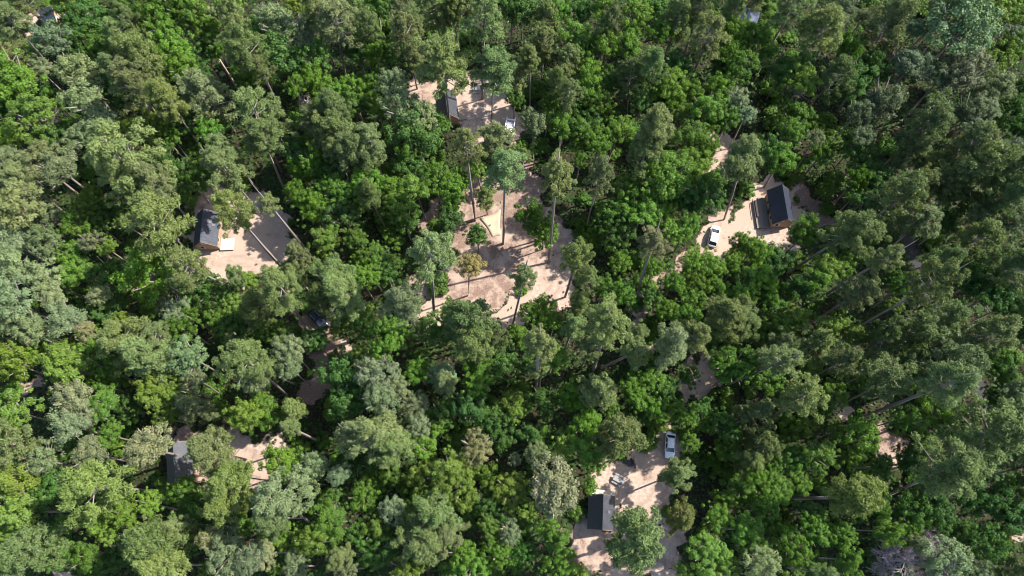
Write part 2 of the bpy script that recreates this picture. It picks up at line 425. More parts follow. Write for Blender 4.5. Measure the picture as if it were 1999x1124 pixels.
def trunk_template(i, limbs):
    rng = np.random.default_rng(700 + i)
    b = MB(); n = 7
    pts = [(0, 0, -.01)] + [(rng.normal(0, .35), rng.normal(0, .35), k / n) for k in range(1, n)] + [(0, 0, 1.0)]
    rad = [1.35] + [1 - .5 * k / n for k in range(1, n)] + [.42]
    b.tube(pts, rad, 8)
    me = bpy.data.meshes.new('trunk'); me.from_pydata(b.v, [], b.f); me.materials.append(M['bark']); me.update()
    me.polygons.foreach_set('use_smooth', [True] * len(me.polygons))
    return me

def limb_template(i):
    rng = np.random.default_rng(900 + i); b = MB()
    for k in range(9):
        th = k * 2.4 + rng.normal(0, .3); up = rng.uniform(.1, .75); ln = rng.uniform(.55, .85)
        e = np.array([math.cos(th) * ln, math.sin(th) * ln, up * .75])
        b.tube([(0, 0, -.5 + .04 * k), (e[0] * .5, e[1] * .5, e[2] * .35 - .15), tuple(e)], [.05, .03, .01], 5)
    me = bpy.data.meshes.new('limbs'); me.from_pydata(b.v, [], b.f); me.materials.append(M['bark']); me.update()
    return me

PINE = [pine_template(i) for i in range(11)]
OAK = [leafy_template(i, 'O') for i in range(6)]
LEAFY = [leafy_template(i, 'B') for i in range(8)]
SHRUB = [leafy_template(i, 'S') for i in range(5)]
TRUNK = [trunk_template(i, False) for i in range(5)]
LIMB = [limb_template(i) for i in range(4)]

LMK = ['the navy-roofed cabin of the left clearing', 'the white car on the pale sand', 'the cabin with the long grey deck', 'the white pickup', 'the half-shaded cabin of the upper clearing', 'the cream tarp', 'the black off-road vehicle', 'the white sedan', 'the half-black-roofed cabin near the fire ring', 'the cabin half hidden by pines at lower left', 'the bare grey dead tree', 'the small straw-yellow tree', 'the broken snag', 'the top left corner of the photo', 'the top right corner of the photo', 'the bottom left corner of the photo', 'the bottom right corner of the photo', 'the middle of the left photo edge', 'the middle of the right photo edge', 'the middle of the bottom photo edge', 'the middle of the top photo edge', 'the shaded track at far right', 'the fire ring', 'the bare sandy patch beside the pale drive', 'the red dirt drive', 'the pale sand strip north of the white car', 'the hidden cabin at the top left', 'the bluish roof at the top right']
TREES = '''P -45.1 49.1 0.0 -0.0 25.0 3.6 330 3 164 200 64|bare-trunked grey-green pine nearest above and right of @00
P -38.7 50.6 -0.6 -0.4 25.8 2.0 236 1 148 178 75|bare-trunked olive green pine nearest above and right of @00
P -36.0 45.4 -0.6 -0.6 17.2 2.5 85 5 141 163 74|bare-trunked olive green pine nearest above @06
P -57.7 47.0 0.4 0.5 24.2 5.7 266 3 133 169 56|large bare-trunked olive green pine nearest left of @00
P -50.8 43.3 -1.9 -2.4 21.8 3.7 164 4 138 168 65|bare-trunked olive green pine nearest below and left of @00
P -47.2 69.8 1.3 0.9 20.2 4.5 350 3 134 183 73|bare-trunked olive green pine nearest below and right of @12
P -46.3 66.0 1.4 1.0 18.0 4.0 330 6 107 149 55|bare-trunked dark olive pine nearest below and right of @12
P -25.7 66.5 0.4 0.1 17.5 3.8 211 2 145 190 87|bare-trunked grey-green pine nearest below and left of @04
P -35.6 92.0 1.6 0.6 17.5 5.5 340 6 157 184 89|large bare-trunked grey-green pine nearest above and right of @12
P -48.5 84.9 -1.0 -0.6 20.5 4.2 52 7 115 158 56|bare-trunked dark olive pine nearest above and right of @12
P -62.6 73.0 0.6 0.6 19.5 4.1 283 4 145 176 55|bare-trunked olive green pine nearest below and left of @12
P -58.0 79.3 -0.3 -0.3 12.8 5.3 11 5 170 208 108|large bare-trunked grey-green pine nearest below and left of @12
P -6.3 87.4 1.3 0.1 25.5 4.0 334 1 145 202 81|bare-trunked grey-green pine nearest down and left of @20
P -4.3 80.9 0.8 0.1 18.0 4.7 200 0 124 187 77|large bare-trunked grey-green pine nearest above and right of @04
D 0.4 82.0 0.1 0.3 7 2.4 331 3 83 171 39|dark green tree nearest above @03
B -9.0 63.6 -0.5 0.2 8 2.6 60 3 118 223 32|bright green tree nearest above and left of @05
P -12.9 80.2 0.4 0.1 21.2 5.2 131 0 150 191 68|large bare-trunked grey-green pine nearest above @04
P -11.4 97.9 -0.2 -0.0 14.5 3.0 199 4 127 164 53|bare-trunked olive green pine nearest straight left of @20
P -19.8 91.1 0.1 0.1 7.2 2.2 138 1 134 179 72|small bare-trunked olive green pine nearest above and left of @03
P -1.8 54.0 0.7 -0.0 29.2 3.8 317 0 138 211 91|bare-trunked grey-green pine nearest below @03
P -7.3 59.1 -0.2 0.0 27.8 3.3 244 1 163 184 76|bare-trunked grey-green pine nearest below @04
P 7.3 50.0 -0.3 2.8 30.8 3.3 76 0 152 179 67|bare-trunked olive green pine nearest below and right of @03
P 14.8 57.5 0.2 -0.1 21.5 3.2 52 5 127 153 75|bare-trunked dark olive pine nearest below and right of @03
P -14.9 39.3 2.5 0.7 28.8 4.4 347 4 148 205 90|large bare-trunked grey-green pine nearest left of @11
W -8.5 43.2 1.2 0.2 16.0 2.9 43 1 278 235 104|small straw-yellow tree standing alone in the middle clearing
D -6.6 52.2 0.2 -0.0 8.2 2.7 211 2 76 161 39|dark green tree nearest below and left of @05
B 4.6 54.6 -0.8 0.0 9.2 4.4 235 5 77 149 24|bright green tree nearest right of @05
B 6.1 52.9 -0.3 -0.4 7 3.1 204 4 119 225 37|bright green tree nearest right of @11
P -4.9 60.3 -0.2 -0.1 8 2.4 147 6 166 216 77|small bare-trunked grey-green pine nearest above @05
P 0.1 37.0 1.7 -0.1 28.0 2.3 176 3 130 175 72|bare-trunked olive green pine nearest right of @11
P 10.2 42.9 0.6 -0.2 20.8 3.4 149 4 145 187 62|bare-trunked grey-green pine nearest right of @05
P 23.2 41.2 -1.6 0.8 29.2 2.9 347 1 142 150 75|bare-trunked dark olive pine nearest left of @01
P 26.2 66.0 -1.4 0.5 21.8 4.8 25 0 140 170 67|large bare-trunked olive green pine nearest right of @03
P 24.4 83.6 -1.5 0.3 12.2 3.9 128 0 92 127 45|bare-trunked dark olive pine nearest right of @03
P 32.9 97.0 0.2 -0.1 12.8 4.0 97 6 143 193 70|bare-trunked grey-green pine nearest left of @27
P 37.6 90.2 0.1 -0.1 16.2 4.3 284 2 152 174 71|bare-trunked olive green pine nearest below and left of @27
P 53.1 94.9 0.4 -0.3 18.8 3.6 311 6 107 159 59|bare-trunked olive green pine nearest right of @27
P 61.3 83.6 0.9 -0.7 13.8 3.9 272 0 89 133 47|bare-trunked olive green pine nearest below and right of @27
P 73.7 94.0 0.1 -0.2 12.8 5.5 31 3 122 147 65|large bare-trunked olive green pine nearest right of @27
P 75.3 70.4 0.1 -0.3 16.0 5.3 51 3 91 126 49|large bare-trunked dark olive pine nearest above @21
P 42.5 59.3 -2.5 1.7 21.0 4.4 198 4 127 165 65|bare-trunked olive green pine nearest right of @25
P 53.5 47.7 1.3 -1.7 24.2 4.3 308 4 109 148 55|bare-trunked olive green pine nearest right of @02
P 56.9 41.3 0.9 -1.3 27.8 3.0 155 1 113 146 53|bare-trunked olive green pine nearest below and right of @02
P 56.8 37.7 0.3 -0.5 19.5 3.7 112 2 109 132 59|large bare-trunked olive green pine nearest above and left of @21
P 61.8 34.7 0.4 0.0 30.8 3.7 20 1 102 129 44|large bare-trunked dark olive pine nearest straight left of @18
P 70.2 49.2 -0.8 1.0 19.0 3.8 272 5 110 143 65|bare-trunked olive green pine nearest up and left of @18
P 64.9 53.5 0.3 -0.3 21.0 4.9 18 2 110 148 55|large bare-trunked olive green pine nearest right of @02
P 68.8 40.8 -0.1 -0.1 23.5 3.6 294 4 90 137 53|bare-trunked olive green pine nearest above @21
P 76.5 31.6 0.6 -1.2 18.8 4.8 157 7 110 144 56|large bare-trunked olive green pine nearest above @21
P 71.0 33.5 0.2 -0.4 17.8 3.1 57 1 99 147 55|bare-trunked olive green pine nearest above and left of @21
P 66.2 30.8 0.1 -0.0 17.5 3.7 31 4 95 137 47|bare-trunked olive green pine nearest down and left of @18
P 61.9 30.4 0.1 -0.1 13.5 3.6 354 6 107 153 57|large bare-trunked grey-green pine nearest left of @21
P 52.1 31.9 0.5 -0.9 11.0 3.8 124 4 117 161 51|bare-trunked grey-green pine nearest right of @23
P 69.8 24.0 -0.4 0.9 19.0 5.4 98 7 73 109 45|large bare-trunked dark olive pine nearest above and left of @21
P 59.1 21.5 -0.5 1.0 20.8 4.1 98 5 93 131 49|bare-trunked olive green pine nearest left of @21
P 63.5 19.7 -0.2 0.7 28.2 3.8 57 7 125 175 76|bare-trunked grey-green pine nearest left of @21
P 45.5 18.5 -0.5 1.3 19.8 3.7 53 2 145 185 63|large bare-trunked grey-green pine nearest right of @23
P 64.3 5.3 -0.5 3.6 22.8 4.6 125 6 125 172 65|large bare-trunked grey-green pine nearest above and right of @10
P 48.9 5.6 0.1 -0.8 23.5 4.1 152 7 110 146 36|large bare-trunked olive green pine nearest above and left of @10
P 73.3 12.0 -0.5 1.9 20.2 5.5 20 0 122 171 64|large bare-trunked grey-green pine nearest below @21
P 78.4 14.7 -0.5 2.2 18.8 4.1 343 4 106 153 63|bare-trunked olive green pine nearest below and right of @21
P 82.5 9.1 -0.2 1.1 15.5 4.4 207 1 112 156 62|large bare-trunked olive green pine nearest below and right of @21
P 18.7 -1.6 -0.2 0.1 15 5.1 6 3 125 176 71|large bare-trunked olive green pine nearest below @22
P 17.3 14.0 -0.4 0.2 17 4.1 319 3 119 145 55|bare-trunked dark olive pine nearest above and left of @22
P 26.8 9.0 0.0 -0.3 10 3.1 301 7 140 193 77|bare-trunked grey-green pine nearest below @07
P 26.8 1.8 0.3 0.3 10 3.1 43 6 139 158 55|bare-trunked olive green pine nearest below and right of @22
P 40.9 18.3 -0.1 0.3 9 3.7 1 0 113 152 68|bare-trunked dark olive pine nearest right of @07
P 41.2 13.0 0.3 0.3 9 3.8 110 0 114 147 57|bare-trunked dark olive pine, second nearest right of @07
P 39.1 11.1 0.1 -0.2 9 3.7 221 6 143 187 68|bare-trunked grey-green pine nearest right of @07
P 14.1 21.2 0.0 0.0 17.5 3.8 106 6 149 192 79|bare-trunked grey-green pine nearest above and left of @22
P -62.8 7.0 0.0 -0.4 18.0 5.3 204 5 149 206 60|large bare-trunked grey-green pine nearest left of @09
P -35.1 1.6 0.4 3.0 19.5 4.7 31 4 159 205 107|large bare-trunked grey-green pine nearest right of @09
P -41.3 24.0 0.6 1.0 23.5 4.4 185 4 119 162 59|large bare-trunked olive green pine nearest left of @24
P -9.6 23.5 -1.4 -0.6 16.0 2.2 261 3 118 152 67|bare-trunked dark olive pine nearest below @11
P -16.5 33.6 -0.3 -0.2 25.5 3.3 201 3 136 170 91|bare-trunked olive green pine nearest below and left of @11
P -38.5 35.9 1.4 1.3 22.2 4.0 234 7 141 183 66|bare-trunked olive green pine nearest above and left of @06
P -42.6 36.4 -0.3 -0.3 15.0 3.6 26 3 108 139 45|bare-trunked dark olive pine nearest left of @06
P 15.1 28.5 -1.3 0.6 30.2 4.0 62 2 159 204 72|large bare-trunked grey-green pine nearest below and left of @01
P 4.5 24.8 -0.6 1.1 30.8 3.1 249 6 154 183 75|bare-trunked grey-green pine nearest below and right of @11
P 24.9 25.8 -0.8 0.7 26.2 3.6 237 0 150 189 99|bare-trunked grey-green pine nearest above and left of @23
P 16.4 28.9 2.9 -2.1 21.0 2.7 254 6 139 184 69|large bare-trunked olive green pine nearest left of @23
P 39.8 25.7 0.9 -1.4 25.8 3.4 108 3 126 169 66|bare-trunked olive green pine nearest right of @23
P -99.1 94.6 0.3 0.6 14.8 4.0 167 7 132 173 76|olive green pine nearest down and right of @13
P -97.3 99.9 -0.1 0.2 13.6 3.2 23 1 135 162 63|olive green pine nearest left of @26
O -90.1 91.7 -0.4 -0.0 12.9 4.7 167 0 121 173 95|pale rounded tree nearest below @26
P -97.5 86.3 -0.5 0.5 14.4 4.2 69 3 129 148 58|dark olive pine nearest straight down from @13
O -91.7 85.2 -0.5 0.2 12.4 3.3 183 3 156 190 93|pale rounded tree, second nearest below @26
O -84.1 83.7 0.3 -0.0 14.2 5.0 278 7 164 203 82|pale rounded tree nearest below and right of @26
B -94.2 81.0 -0.4 -0.1 14.7 6.3 97 6 118 219 35|large bright green tree nearest below @26
D -98.5 77.9 0.1 0.3 10.5 4.6 36 3 61 136 32|dark green tree nearest below @26
Y -88.4 73.9 -0.4 -0.5 14.2 5.4 31 4 124 203 44|yellow-green tree nearest below @26
Y -95.3 70.6 0.3 0.1 11.1 3.6 170 2 156 253 43|yellow-green tree nearest straight up from @17
O -80.7 77.6 0.3 -0.2 14.5 5.1 271 2 179 227 99|pale rounded tree, second nearest below and right of @26
O -78.1 73.1 0.4 0.2 13.2 4.3 152 7 139 190 92|pale rounded tree nearest left of @12
O -81.4 70.7 -0.1 -0.3 12.6 3.2 289 3 138 184 82|pale rounded tree, second nearest above and left of @00
Y -90.4 101.7 -0.4 -0.0 12.9 3.0 86 2 137 213 40|yellow-green tree nearest right of @26
Y -89.7 100.9 -0.0 -0.2 10.6 3.1 295 2 159 232 46|small yellow-green tree nearest right of @26
D -88.0 98.1 0.5 -0.1 9.8 5.1 315 4 59 135 34|dark green tree nearest below and right of @26
D -85.8 93.0 -0.0 -0.2 9.8 4.3 203 1 67 140 30|dark green tree nearest down and right of @13
B -83.4 92.0 0.1 -0.2 10.0 2.5 261 2 110 219 41|small bright green tree nearest below and right of @26
P -75.0 94.6 0.1 0.2 14.8 3.1 219 3 111 150 58|dark olive pine nearest right of @26
B -73.3 99.1 0.4 -0.2 12.4 5.4 4 0 78 148 24|bright green tree nearest right of @26
B -69.8 95.2 0.5 -0.3 12.6 4.3 37 0 104 207 35|bright green tree, second nearest right of @26
P -77.5 91.1 0.1 1.0 14.5 3.6 315 5 153 223 85|grey-green pine nearest right of @26
P -70.5 85.8 -0.1 -0.5 14.7 5.4 107 1 130 167 57|olive green pine nearest left of @12
P -74.9 82.5 -0.1 -0.1 17.3 3.0 78 1 123 172 76|olive green pine nearest below and right of @26
B -67.4 91.6 0.1 -0.7 11.7 4.8 143 6 132 257 41|bright green tree, second nearest above and left of @12
B -64.9 86.0 0.5 0.6 12.4 3.7 238 2 106 202 31|bright green tree nearest left of @12
B -64.5 99.7 -0.4 0.3 12.2 5.1 218 2 97 175 32|bright green tree, third nearest above and left of @12
D -69.1 98.9 0.4 0.3 9.2 4.6 327 4 75 157 42|dark green tree nearest right of @26
O -60.3 99.9 -0.2 0.4 11.9 2.8 81 2 193 247 103|small pale rounded tree nearest above @12
B -61.6 95.8 0.1 0.5 10.8 3.3 134 0 96 177 28|bright green tree nearest above and left of @12
P -55.2 95.9 0.6 -0.0 13.5 3.8 57 2 164 208 81|grey-green pine nearest above @12
P -47.8 82.2 0.5 0.4 16.7 2.7 54 6 114 139 55|small dark olive pine nearest right of @12
O -49.6 98.6 -0.5 0.4 11.9 2.7 194 6 139 179 98|small pale rounded tree nearest above and right of @12
D -50.8 95.4 -0.5 -0.6 10.6 4.0 354 2 77 172 49|dark green tree nearest above and right of @12
B -57.4 102.0 0.2 0.3 12.3 3.6 181 6 129 228 44|bright green tree nearest above @12
D -63.0 92.2 -0.4 0.1 8.8 3.8 182 3 63 136 35|dark green tree nearest above and left of @12
D -63.3 87.1 0.2 -0.0 8.2 3.2 313 6 67 140 39|small dark green tree nearest left of @12
B -51.7 85.4 0 0 11.3 4.0 270 0 103 199 33|bright green tree nearest right of @12
P -69.5 77.4 0.0 0.1 18.4 4.5 29 2 129 149 67|dark olive pine nearest left of @12
D -76.1 79.7 -0.5 0.8 10.6 4.1 256 5 54 122 31|dark green tree nearest left of @12
Y -70.1 71.5 0.4 0.6 12.0 4.3 225 4 128 190 33|yellow-green tree nearest below and left of @12
Y -74.5 73.6 -0.0 -0.9 10.6 3.1 292 4 171 232 38|yellow-green tree nearest below and right of @26
B -66.5 72.6 0.1 0.6 10.8 2.9 175 3 81 160 27|small bright green tree nearest below and left of @12
D -62.9 75.4 0 0 9.4 3.3 197 6 67 142 42|dark green tree nearest below and left of @12
B -58.2 72.7 0.2 0.1 10.8 3.4 276 2 93 214 33|bright green tree nearest below @12
P -51.6 65.9 -0.4 -0.4 16.3 3.5 234 5 149 199 89|grey-green pine nearest below @12
P -51.3 61.4 0.1 -0.2 16.9 4.5 239 5 150 192 82|grey-green pine nearest above @00
B -65.7 70.8 -0.3 0.2 10.0 2.9 119 2 103 198 35|small bright green tree nearest above and left of @00
D -66.1 67.4 -0.6 0.3 9.0 3.5 36 6 62 133 36|dark green tree, second nearest above and left of @00
P -67.3 60.3 0.3 0.3 19.1 7.0 41 1 160 206 81|large grey-green pine nearest above and left of @00
P -73.1 63.0 0.6 -0.3 17.3 3.5 176 6 132 171 66|olive green pine nearest below @26
P -64.5 59.1 0.5 0.4 16.6 3.7 267 7 147 174 85|olive green pine nearest above and left of @00
P -68.7 57.4 -0.1 0.4 17.2 3.2 238 4 158 204 78|grey-green pine nearest above and left of @00
O -86.5 63.7 0.1 0.2 14.3 4.6 316 3 149 169 70|pale rounded tree, second nearest straight down from @13
O -82.9 63.2 0.2 -0.5 13.9 5.0 36 7 135 163 78|pale rounded tree nearest below and left of @12
O -90.0 60.8 0.2 0.4 14.2 4.5 16 2 168 203 84|pale rounded tree, third nearest straight up from @17
O -94.4 66.0 0.5 0.1 12.5 3.4 265 1 141 181 83|pale rounded tree nearest straight down from @13
D -61.2 63.0 -0.1 0.5 10.4 3.7 110 4 77 152 38|dark green tree nearest above and left of @00
B -58.0 61.9 0.1 0.5 11.7 2.8 169 7 83 159 29|small bright green tree nearest above @00
B -89.6 79.9 0.0 -0.0 10.9 3.0 201 7 109 216 40|small bright green tree nearest below @26
Y -78.6 60.0 0.1 0.1 9.7 2.6 356 1 126 204 35|small yellow-green tree nearest up and right of @17
O -88.7 58.3 -0.1 -0.1 13.7 3.7 212 5 150 182 75|pale rounded tree, second nearest straight up from @17
D -88.2 71.5 0.2 0.1 9.0 3.6 195 3 79 155 47|dark green tree nearest straight up from @17
B -76.5 69.8 -0.2 0.0 10.7 3.1 245 5 88 172 26|bright green tree nearest above and left of @00
D -85.1 98.3 -0.4 0.1 8.2 3.3 220 4 92 191 46|small dark green tree nearest right of @26
B -58.5 93.0 -0.2 -0.1 10.9 3.0 77 0 94 189 30|small bright green tree nearest above @12
O -46.6 95.4 -0.1 0.2 13.3 5.8 238 7 151 198 94|large pale rounded tree nearest above and right of @12
O -41.6 93.0 0.0 0.1 13.8 4.2 297 5 130 161 79|pale rounded tree nearest above and right of @12
D -43.9 89.5 -0.3 -0.1 11.5 6.0 275 1 90 179 49|dark green tree nearest right of @12
D -39.3 89.7 -0.1 -0.2 10.8 4.5 100 3 93 192 48|dark green tree, second nearest right of @12
P -28.4 93.6 0.4 0.2 14.0 3.3 336 7 129 179 70|olive green pine nearest right of @12
P -31.3 98.7 -0.8 0.1 13.6 3.9 243 4 134 196 73|grey-green pine nearest above and left of @04
P -38.6 95.9 0.3 -0.3 17.4 3.7 356 0 140 173 63|olive green pine nearest above and right of @12
Y -45.3 102.6 0.2 0.9 9.9 2.8 329 2 162 227 40|small yellow-green tree nearest above and right of @12
D -28.9 104.7 0.7 -0.9 8.9 4.1 336 2 89 180 42|dark green tree nearest straight left of @20
P -22.3 98.8 0.2 -0.4 13.6 3.1 312 0 146 171 83|olive green pine, second nearest above and left of @04
P -20.0 95.2 0.2 -0.3 14.2 3.1 202 3 127 171 75|olive green pine nearest above and left of @04
P -20.3 89.9 0.1 -0.4 16.7 3.9 174 5 136 154 68|dark olive pine nearest above and left of @04
B -27.3 91.4 -0.1 -0.9 10.5 3.3 163 5 104 197 30|bright green tree nearest above and left of @04
D -23.9 91.0 -0.1 0.0 9.9 3.4 157 1 80 163 38|dark green tree nearest above and left of @04
P -15.2 98.9 -0.1 0.3 13.4 3.6 136 7 147 204 78|grey-green pine nearest straight left of @20
P -9.0 100.1 -0.2 -0.5 14.2 3.4 134 0 141 179 70|olive green pine nearest straight left of @20
D -0.2 101.5 0.2 -0.3 10.8 4.9 99 2 62 133 33|dark green tree nearest straight down from @20
P 0.7 86.1 0 0 9.7 3.9 89 1 177 214 94|grey-green pine nearest above @03
O -22.4 82.2 -0.3 0.2 13.2 3.5 297 5 133 183 86|pale rounded tree nearest above and left of @04
B -31.5 82.2 0.0 0.3 10.6 3.0 189 3 112 215 35|small bright green tree, second nearest right of @12
B -27.7 84.0 0.2 -0.2 10.7 2.2 165 1 96 187 30|small bright green tree, second nearest left of @04
B -26.3 78.0 0.2 -0.0 11.4 2.7 37 0 116 212 34|small bright green tree nearest left of @04
B -39.1 83.6 0.6 0.0 10.8 3.7 236 0 114 214 31|bright green tree, second nearest left of @04
B -41.4 81.5 -0.2 0.0 12.1 2.9 335 5 92 180 27|bright green tree, second nearest right of @12
B -34.4 80.5 -0.0 0.3 10.8 3.0 162 2 113 245 44|small bright green tree nearest right of @12
B -35.5 78.2 -1.0 0.3 10.5 3.4 295 2 83 147 21|bright green tree nearest left of @04
D -30.9 80.6 -0.0 -1.0 8.9 3.9 58 5 83 158 36|dark green tree nearest left of @04
O -20.6 74.7 -0.0 0.2 14.9 4.9 217 3 152 203 85|pale rounded tree, second nearest left of @04
O -17.4 75.2 0.5 -0.2 13.0 3.6 225 1 209 247 111|pale rounded tree nearest left of @04
D -17.5 70.3 -0.8 0.3 11.2 6.3 276 7 82 159 43|large dark green tree nearest below and left of @04
P -45.2 72.9 0.2 -0.7 14.9 4.0 75 2 134 177 69|olive green pine nearest below and right of @12
P -32.8 73.6 0.0 0.1 15.5 4.1 332 0 102 148 58|dark olive pine nearest right of @12
P -37.2 73.6 -0.1 -0.3 13.2 3.2 208 5 129 155 77|olive green pine, second nearest below and right of @12
P -31.9 69.4 0.2 -0.1 14.1 4.3 152 1 123 164 61|olive green pine nearest left of @04
P -35.1 70.2 0 0 14.4 3.3 168 3 163 201 78|grey-green pine nearest below and right of @12
P -28.2 64.7 -0.4 0.0 15.0 4.6 304 2 113 151 64|dark olive pine nearest below and left of @04
P -32.5 66.3 0.2 0.0 13.4 3.4 4 5 159 202 80|grey-green pine nearest below and left of @04
B -37.2 65.2 0.0 0.3 11.0 3.6 347 0 118 229 41|bright green tree, second nearest below and right of @12
B -40.6 65.4 0 0 8.3 3.0 54 2 116 243 31|bright green tree nearest above and right of @00
D -41.8 69.5 0 0 9.2 3.4 222 6 83 174 52|dark green tree nearest below and right of @12
B -27.0 60.6 0.3 -0.6 12.9 3.8 182 4 113 237 37|bright green tree, third nearest below and left of @04
B -31.9 60.2 -0.1 -0.6 12.3 3.5 252 0 95 198 35|bright green tree nearest left of @03
Y -40.3 60.7 -0.1 -0.5 9.6 2.3 198 7 132 215 39|small yellow-green tree nearest above and right of @00
D -35.2 64.0 0.2 -0.4 9.5 3.2 251 5 64 135 30|dark green tree, second nearest above and right of @00
B -19.9 67.6 -0.1 -0.2 11.6 2.9 224 5 90 187 29|small bright green tree nearest above and left of @11
D -18.7 64.9 -0.2 -0.1 10.1 4.0 127 2 83 166 47|dark green tree nearest below and left of @04
B -14.2 62.0 0.0 0.2 12.0 3.7 45 4 94 178 31|bright green tree nearest below @04
Y -17.3 59.3 -0.4 0.3 12.2 3.4 37 5 144 248 50|yellow-green tree nearest above and left of @05
B -22.5 59.5 0.1 0.2 11.5 3.0 349 5 105 197 29|bright green tree nearest below and left of @04
B -11.4 60.8 -0.2 0.3 10.7 3.1 164 6 102 205 31|bright green tree nearest above @11
Y -6.0 64.6 -0.7 0.1 10.9 2.3 140 1 154 248 47|small yellow-green tree nearest above @05
P -2.4 68.8 -0.6 0.5 13.6 3.5 39 1 153 182 82|grey-green pine nearest below and left of @03
B -13.9 74.8 0 0 9.9 2.7 63 0 94 190 33|small bright green tree nearest below and left of @04
P -25.1 57.2 -0.4 -0.0 15.2 2.8 111 4 104 143 47|dark olive pine nearest above and left of @11
D -31.1 91.6 0 0 9.5 3.7 324 6 67 147 37|dark green tree, second nearest above and left of @04
B -29.7 92.4 -0.3 0.1 10.8 2.5 64 0 99 194 37|small bright green tree nearest above and left of @04
P 7.0 98.7 0 0 10.0 4.4 223 1 122 167 57|olive green pine nearest down and right of @20
P 6.5 92.9 0 0 10.7 3.6 155 3 135 166 65|olive green pine nearest above and right of @04
P 3.8 85.7 -0.3 0.8 14.8 2.8 294 4 140 180 62|small olive green pine nearest straight down from @20
P 11.3 88.0 0 0 11.7 2.8 33 0 147 189 77|small grey-green pine nearest down and right of @20
P 10.2 86.1 0 0 9.1 3.3 162 5 148 183 72|olive green pine nearest above and right of @03
P 10.3 76.4 0.3 0.5 16.5 2.8 138 7 125 164 68|small olive green pine, second nearest above and right of @03
P 8.6 79.9 -0.1 0.1 15.4 2.7 272 4 115 163 57|small olive green pine nearest above and right of @03
B 12.8 93.6 -0.3 -0.0 12.0 3.5 263 5 130 236 47|bright green tree nearest down and right of @20
B 13.8 90.6 0.1 -0.1 10.5 2.9 105 4 99 203 35|small bright green tree nearest down and right of @20
B 17.9 92.0 -0.1 0.1 11.2 4.0 249 6 121 214 37|bright green tree, second nearest down and right of @20
B 15.5 84.7 -0.5 -0.0 11.6 3.7 187 0 124 228 37|bright green tree nearest above and right of @03
B 9.3 101.3 0.2 0.3 10.3 2.6 71 7 99 217 35|small bright green tree nearest straight right of @20
D 13.9 102.5 0.2 -0.9 8.7 3.8 350 4 63 145 32|dark green tree nearest straight right of @20
D 2.1 102.5 0.1 -0.4 9.8 4.4 21 2 78 151 44|dark green tree nearest down and right of @20
B 18.7 101.3 -0.5 -0.2 11.4 3.4 170 5 115 210 37|bright green tree nearest straight right of @20
P 19.4 93.9 -0.0 0.1 16.5 2.8 215 4 100 126 58|small dark olive pine nearest straight right of @20
P 18.9 93.3 -0.9 0.2 15.1 2.4 128 4 122 184 58|small grey-green pine nearest straight right of @20
B 25.2 98.7 -0.3 -0.3 11.5 4.1 59 3 107 195 31|bright green tree nearest left of @27
B 26.7 104.2 -0.1 -0.6 9.9 2.9 317 1 100 200 33|small bright green tree, second nearest left of @27
B 23.3 91.3 -0.3 0.0 11.7 3.8 23 7 109 212 36|bright green tree, second nearest left of @27
B 29.7 94.3 -0.3 0.3 11.4 3.0 262 5 92 183 28|small bright green tree nearest left of @27
D 31.1 102.6 -0.3 0.3 8.7 3.8 206 2 89 187 49|dark green tree nearest left of @27
P 37.2 97.5 -0.3 0.1 15.0 3.3 183 2 113 152 62|dark olive pine nearest left of @27
P 44.1 98.3 0.1 -0.3 14.5 3.0 110 1 130 182 71|olive green pine nearest left of @27
P 48.6 101.7 0 0 13.9 2.9 186 2 142 167 71|small olive green pine nearest above @27
B 44.8 94.8 -0.3 -0.1 11.7 4.1 331 1 102 189 27|bright green tree nearest below and left of @27
B 48.2 94.4 -0.1 -0.1 10.7 3.6 139 1 90 179 29|bright green tree nearest below @27
B 43.4 90.2 -0.3 -0.4 12.0 4.0 125 6 72 146 20|bright green tree, second nearest below and left of @27
B 45.1 86.3 -0.2 0.1 12.7 4.0 139 0 78 154 25|bright green tree, second nearest below @27
D 42.4 89.1 -0.0 -0.0 9.0 3.7 322 2 61 127 33|dark green tree nearest below and left of @27
P 26.9 83.4 -0.2 -0.6 17.6 2.7 332 0 123 188 71|small grey-green pine nearest below and left of @27
B 27.2 85.0 -0.1 0.3 10.9 3.0 19 4 122 235 36|small bright green tree, third nearest right of @03
D 33.0 87.3 0.2 -0.0 9.8 3.9 262 2 62 142 39|dark green tree, second nearest below and left of @27
B 30.4 81.5 0.8 0.4 12.1 3.9 232 1 126 221 34|bright green tree, fifth nearest below and left of @27
B 36.0 81.7 -0.2 -0.3 11.2 2.5 65 6 113 204 32|small bright green tree nearest below and left of @27
B 40.7 83.2 -0.0 -0.2 10.5 3.5 296 2 119 227 35|bright green tree, second nearest above @25
B 37.2 76.6 0.2 0.1 12.2 3.9 94 5 120 230 46|bright green tree nearest above @25
B 41.8 75.0 -0.3 -0.0 11.1 2.9 346 4 85 175 35|small bright green tree, second nearest above @25
B 39.3 74.3 -0.3 0.2 10.0 2.9 302 5 96 170 28|small bright green tree nearest above @25
O 44.0 78.9 -0.4 -0.4 12.4 2.6 193 5 142 183 93|small pale rounded tree nearest above @25
O 45.2 75.5 -0.4 0.3 11.8 2.2 284 6 160 228 128|small pale rounded tree nearest above @02
B 32.2 79.7 0.0 0.1 9.8 2.5 286 5 121 225 34|small bright green tree, fourth nearest above @01
Y 32.2 77.4 0.4 -0.1 9.7 2.0 290 6 141 218 42|small yellow-green tree nearest below and left of @27
D 19.3 84.6 -0.2 0.2 9.7 2.9 240 4 61 120 26|small dark green tree nearest above and right of @03
B 17.8 79.1 -0.4 -0.1 10.4 3.0 197 1 101 184 30|small bright green tree, second nearest right of @03
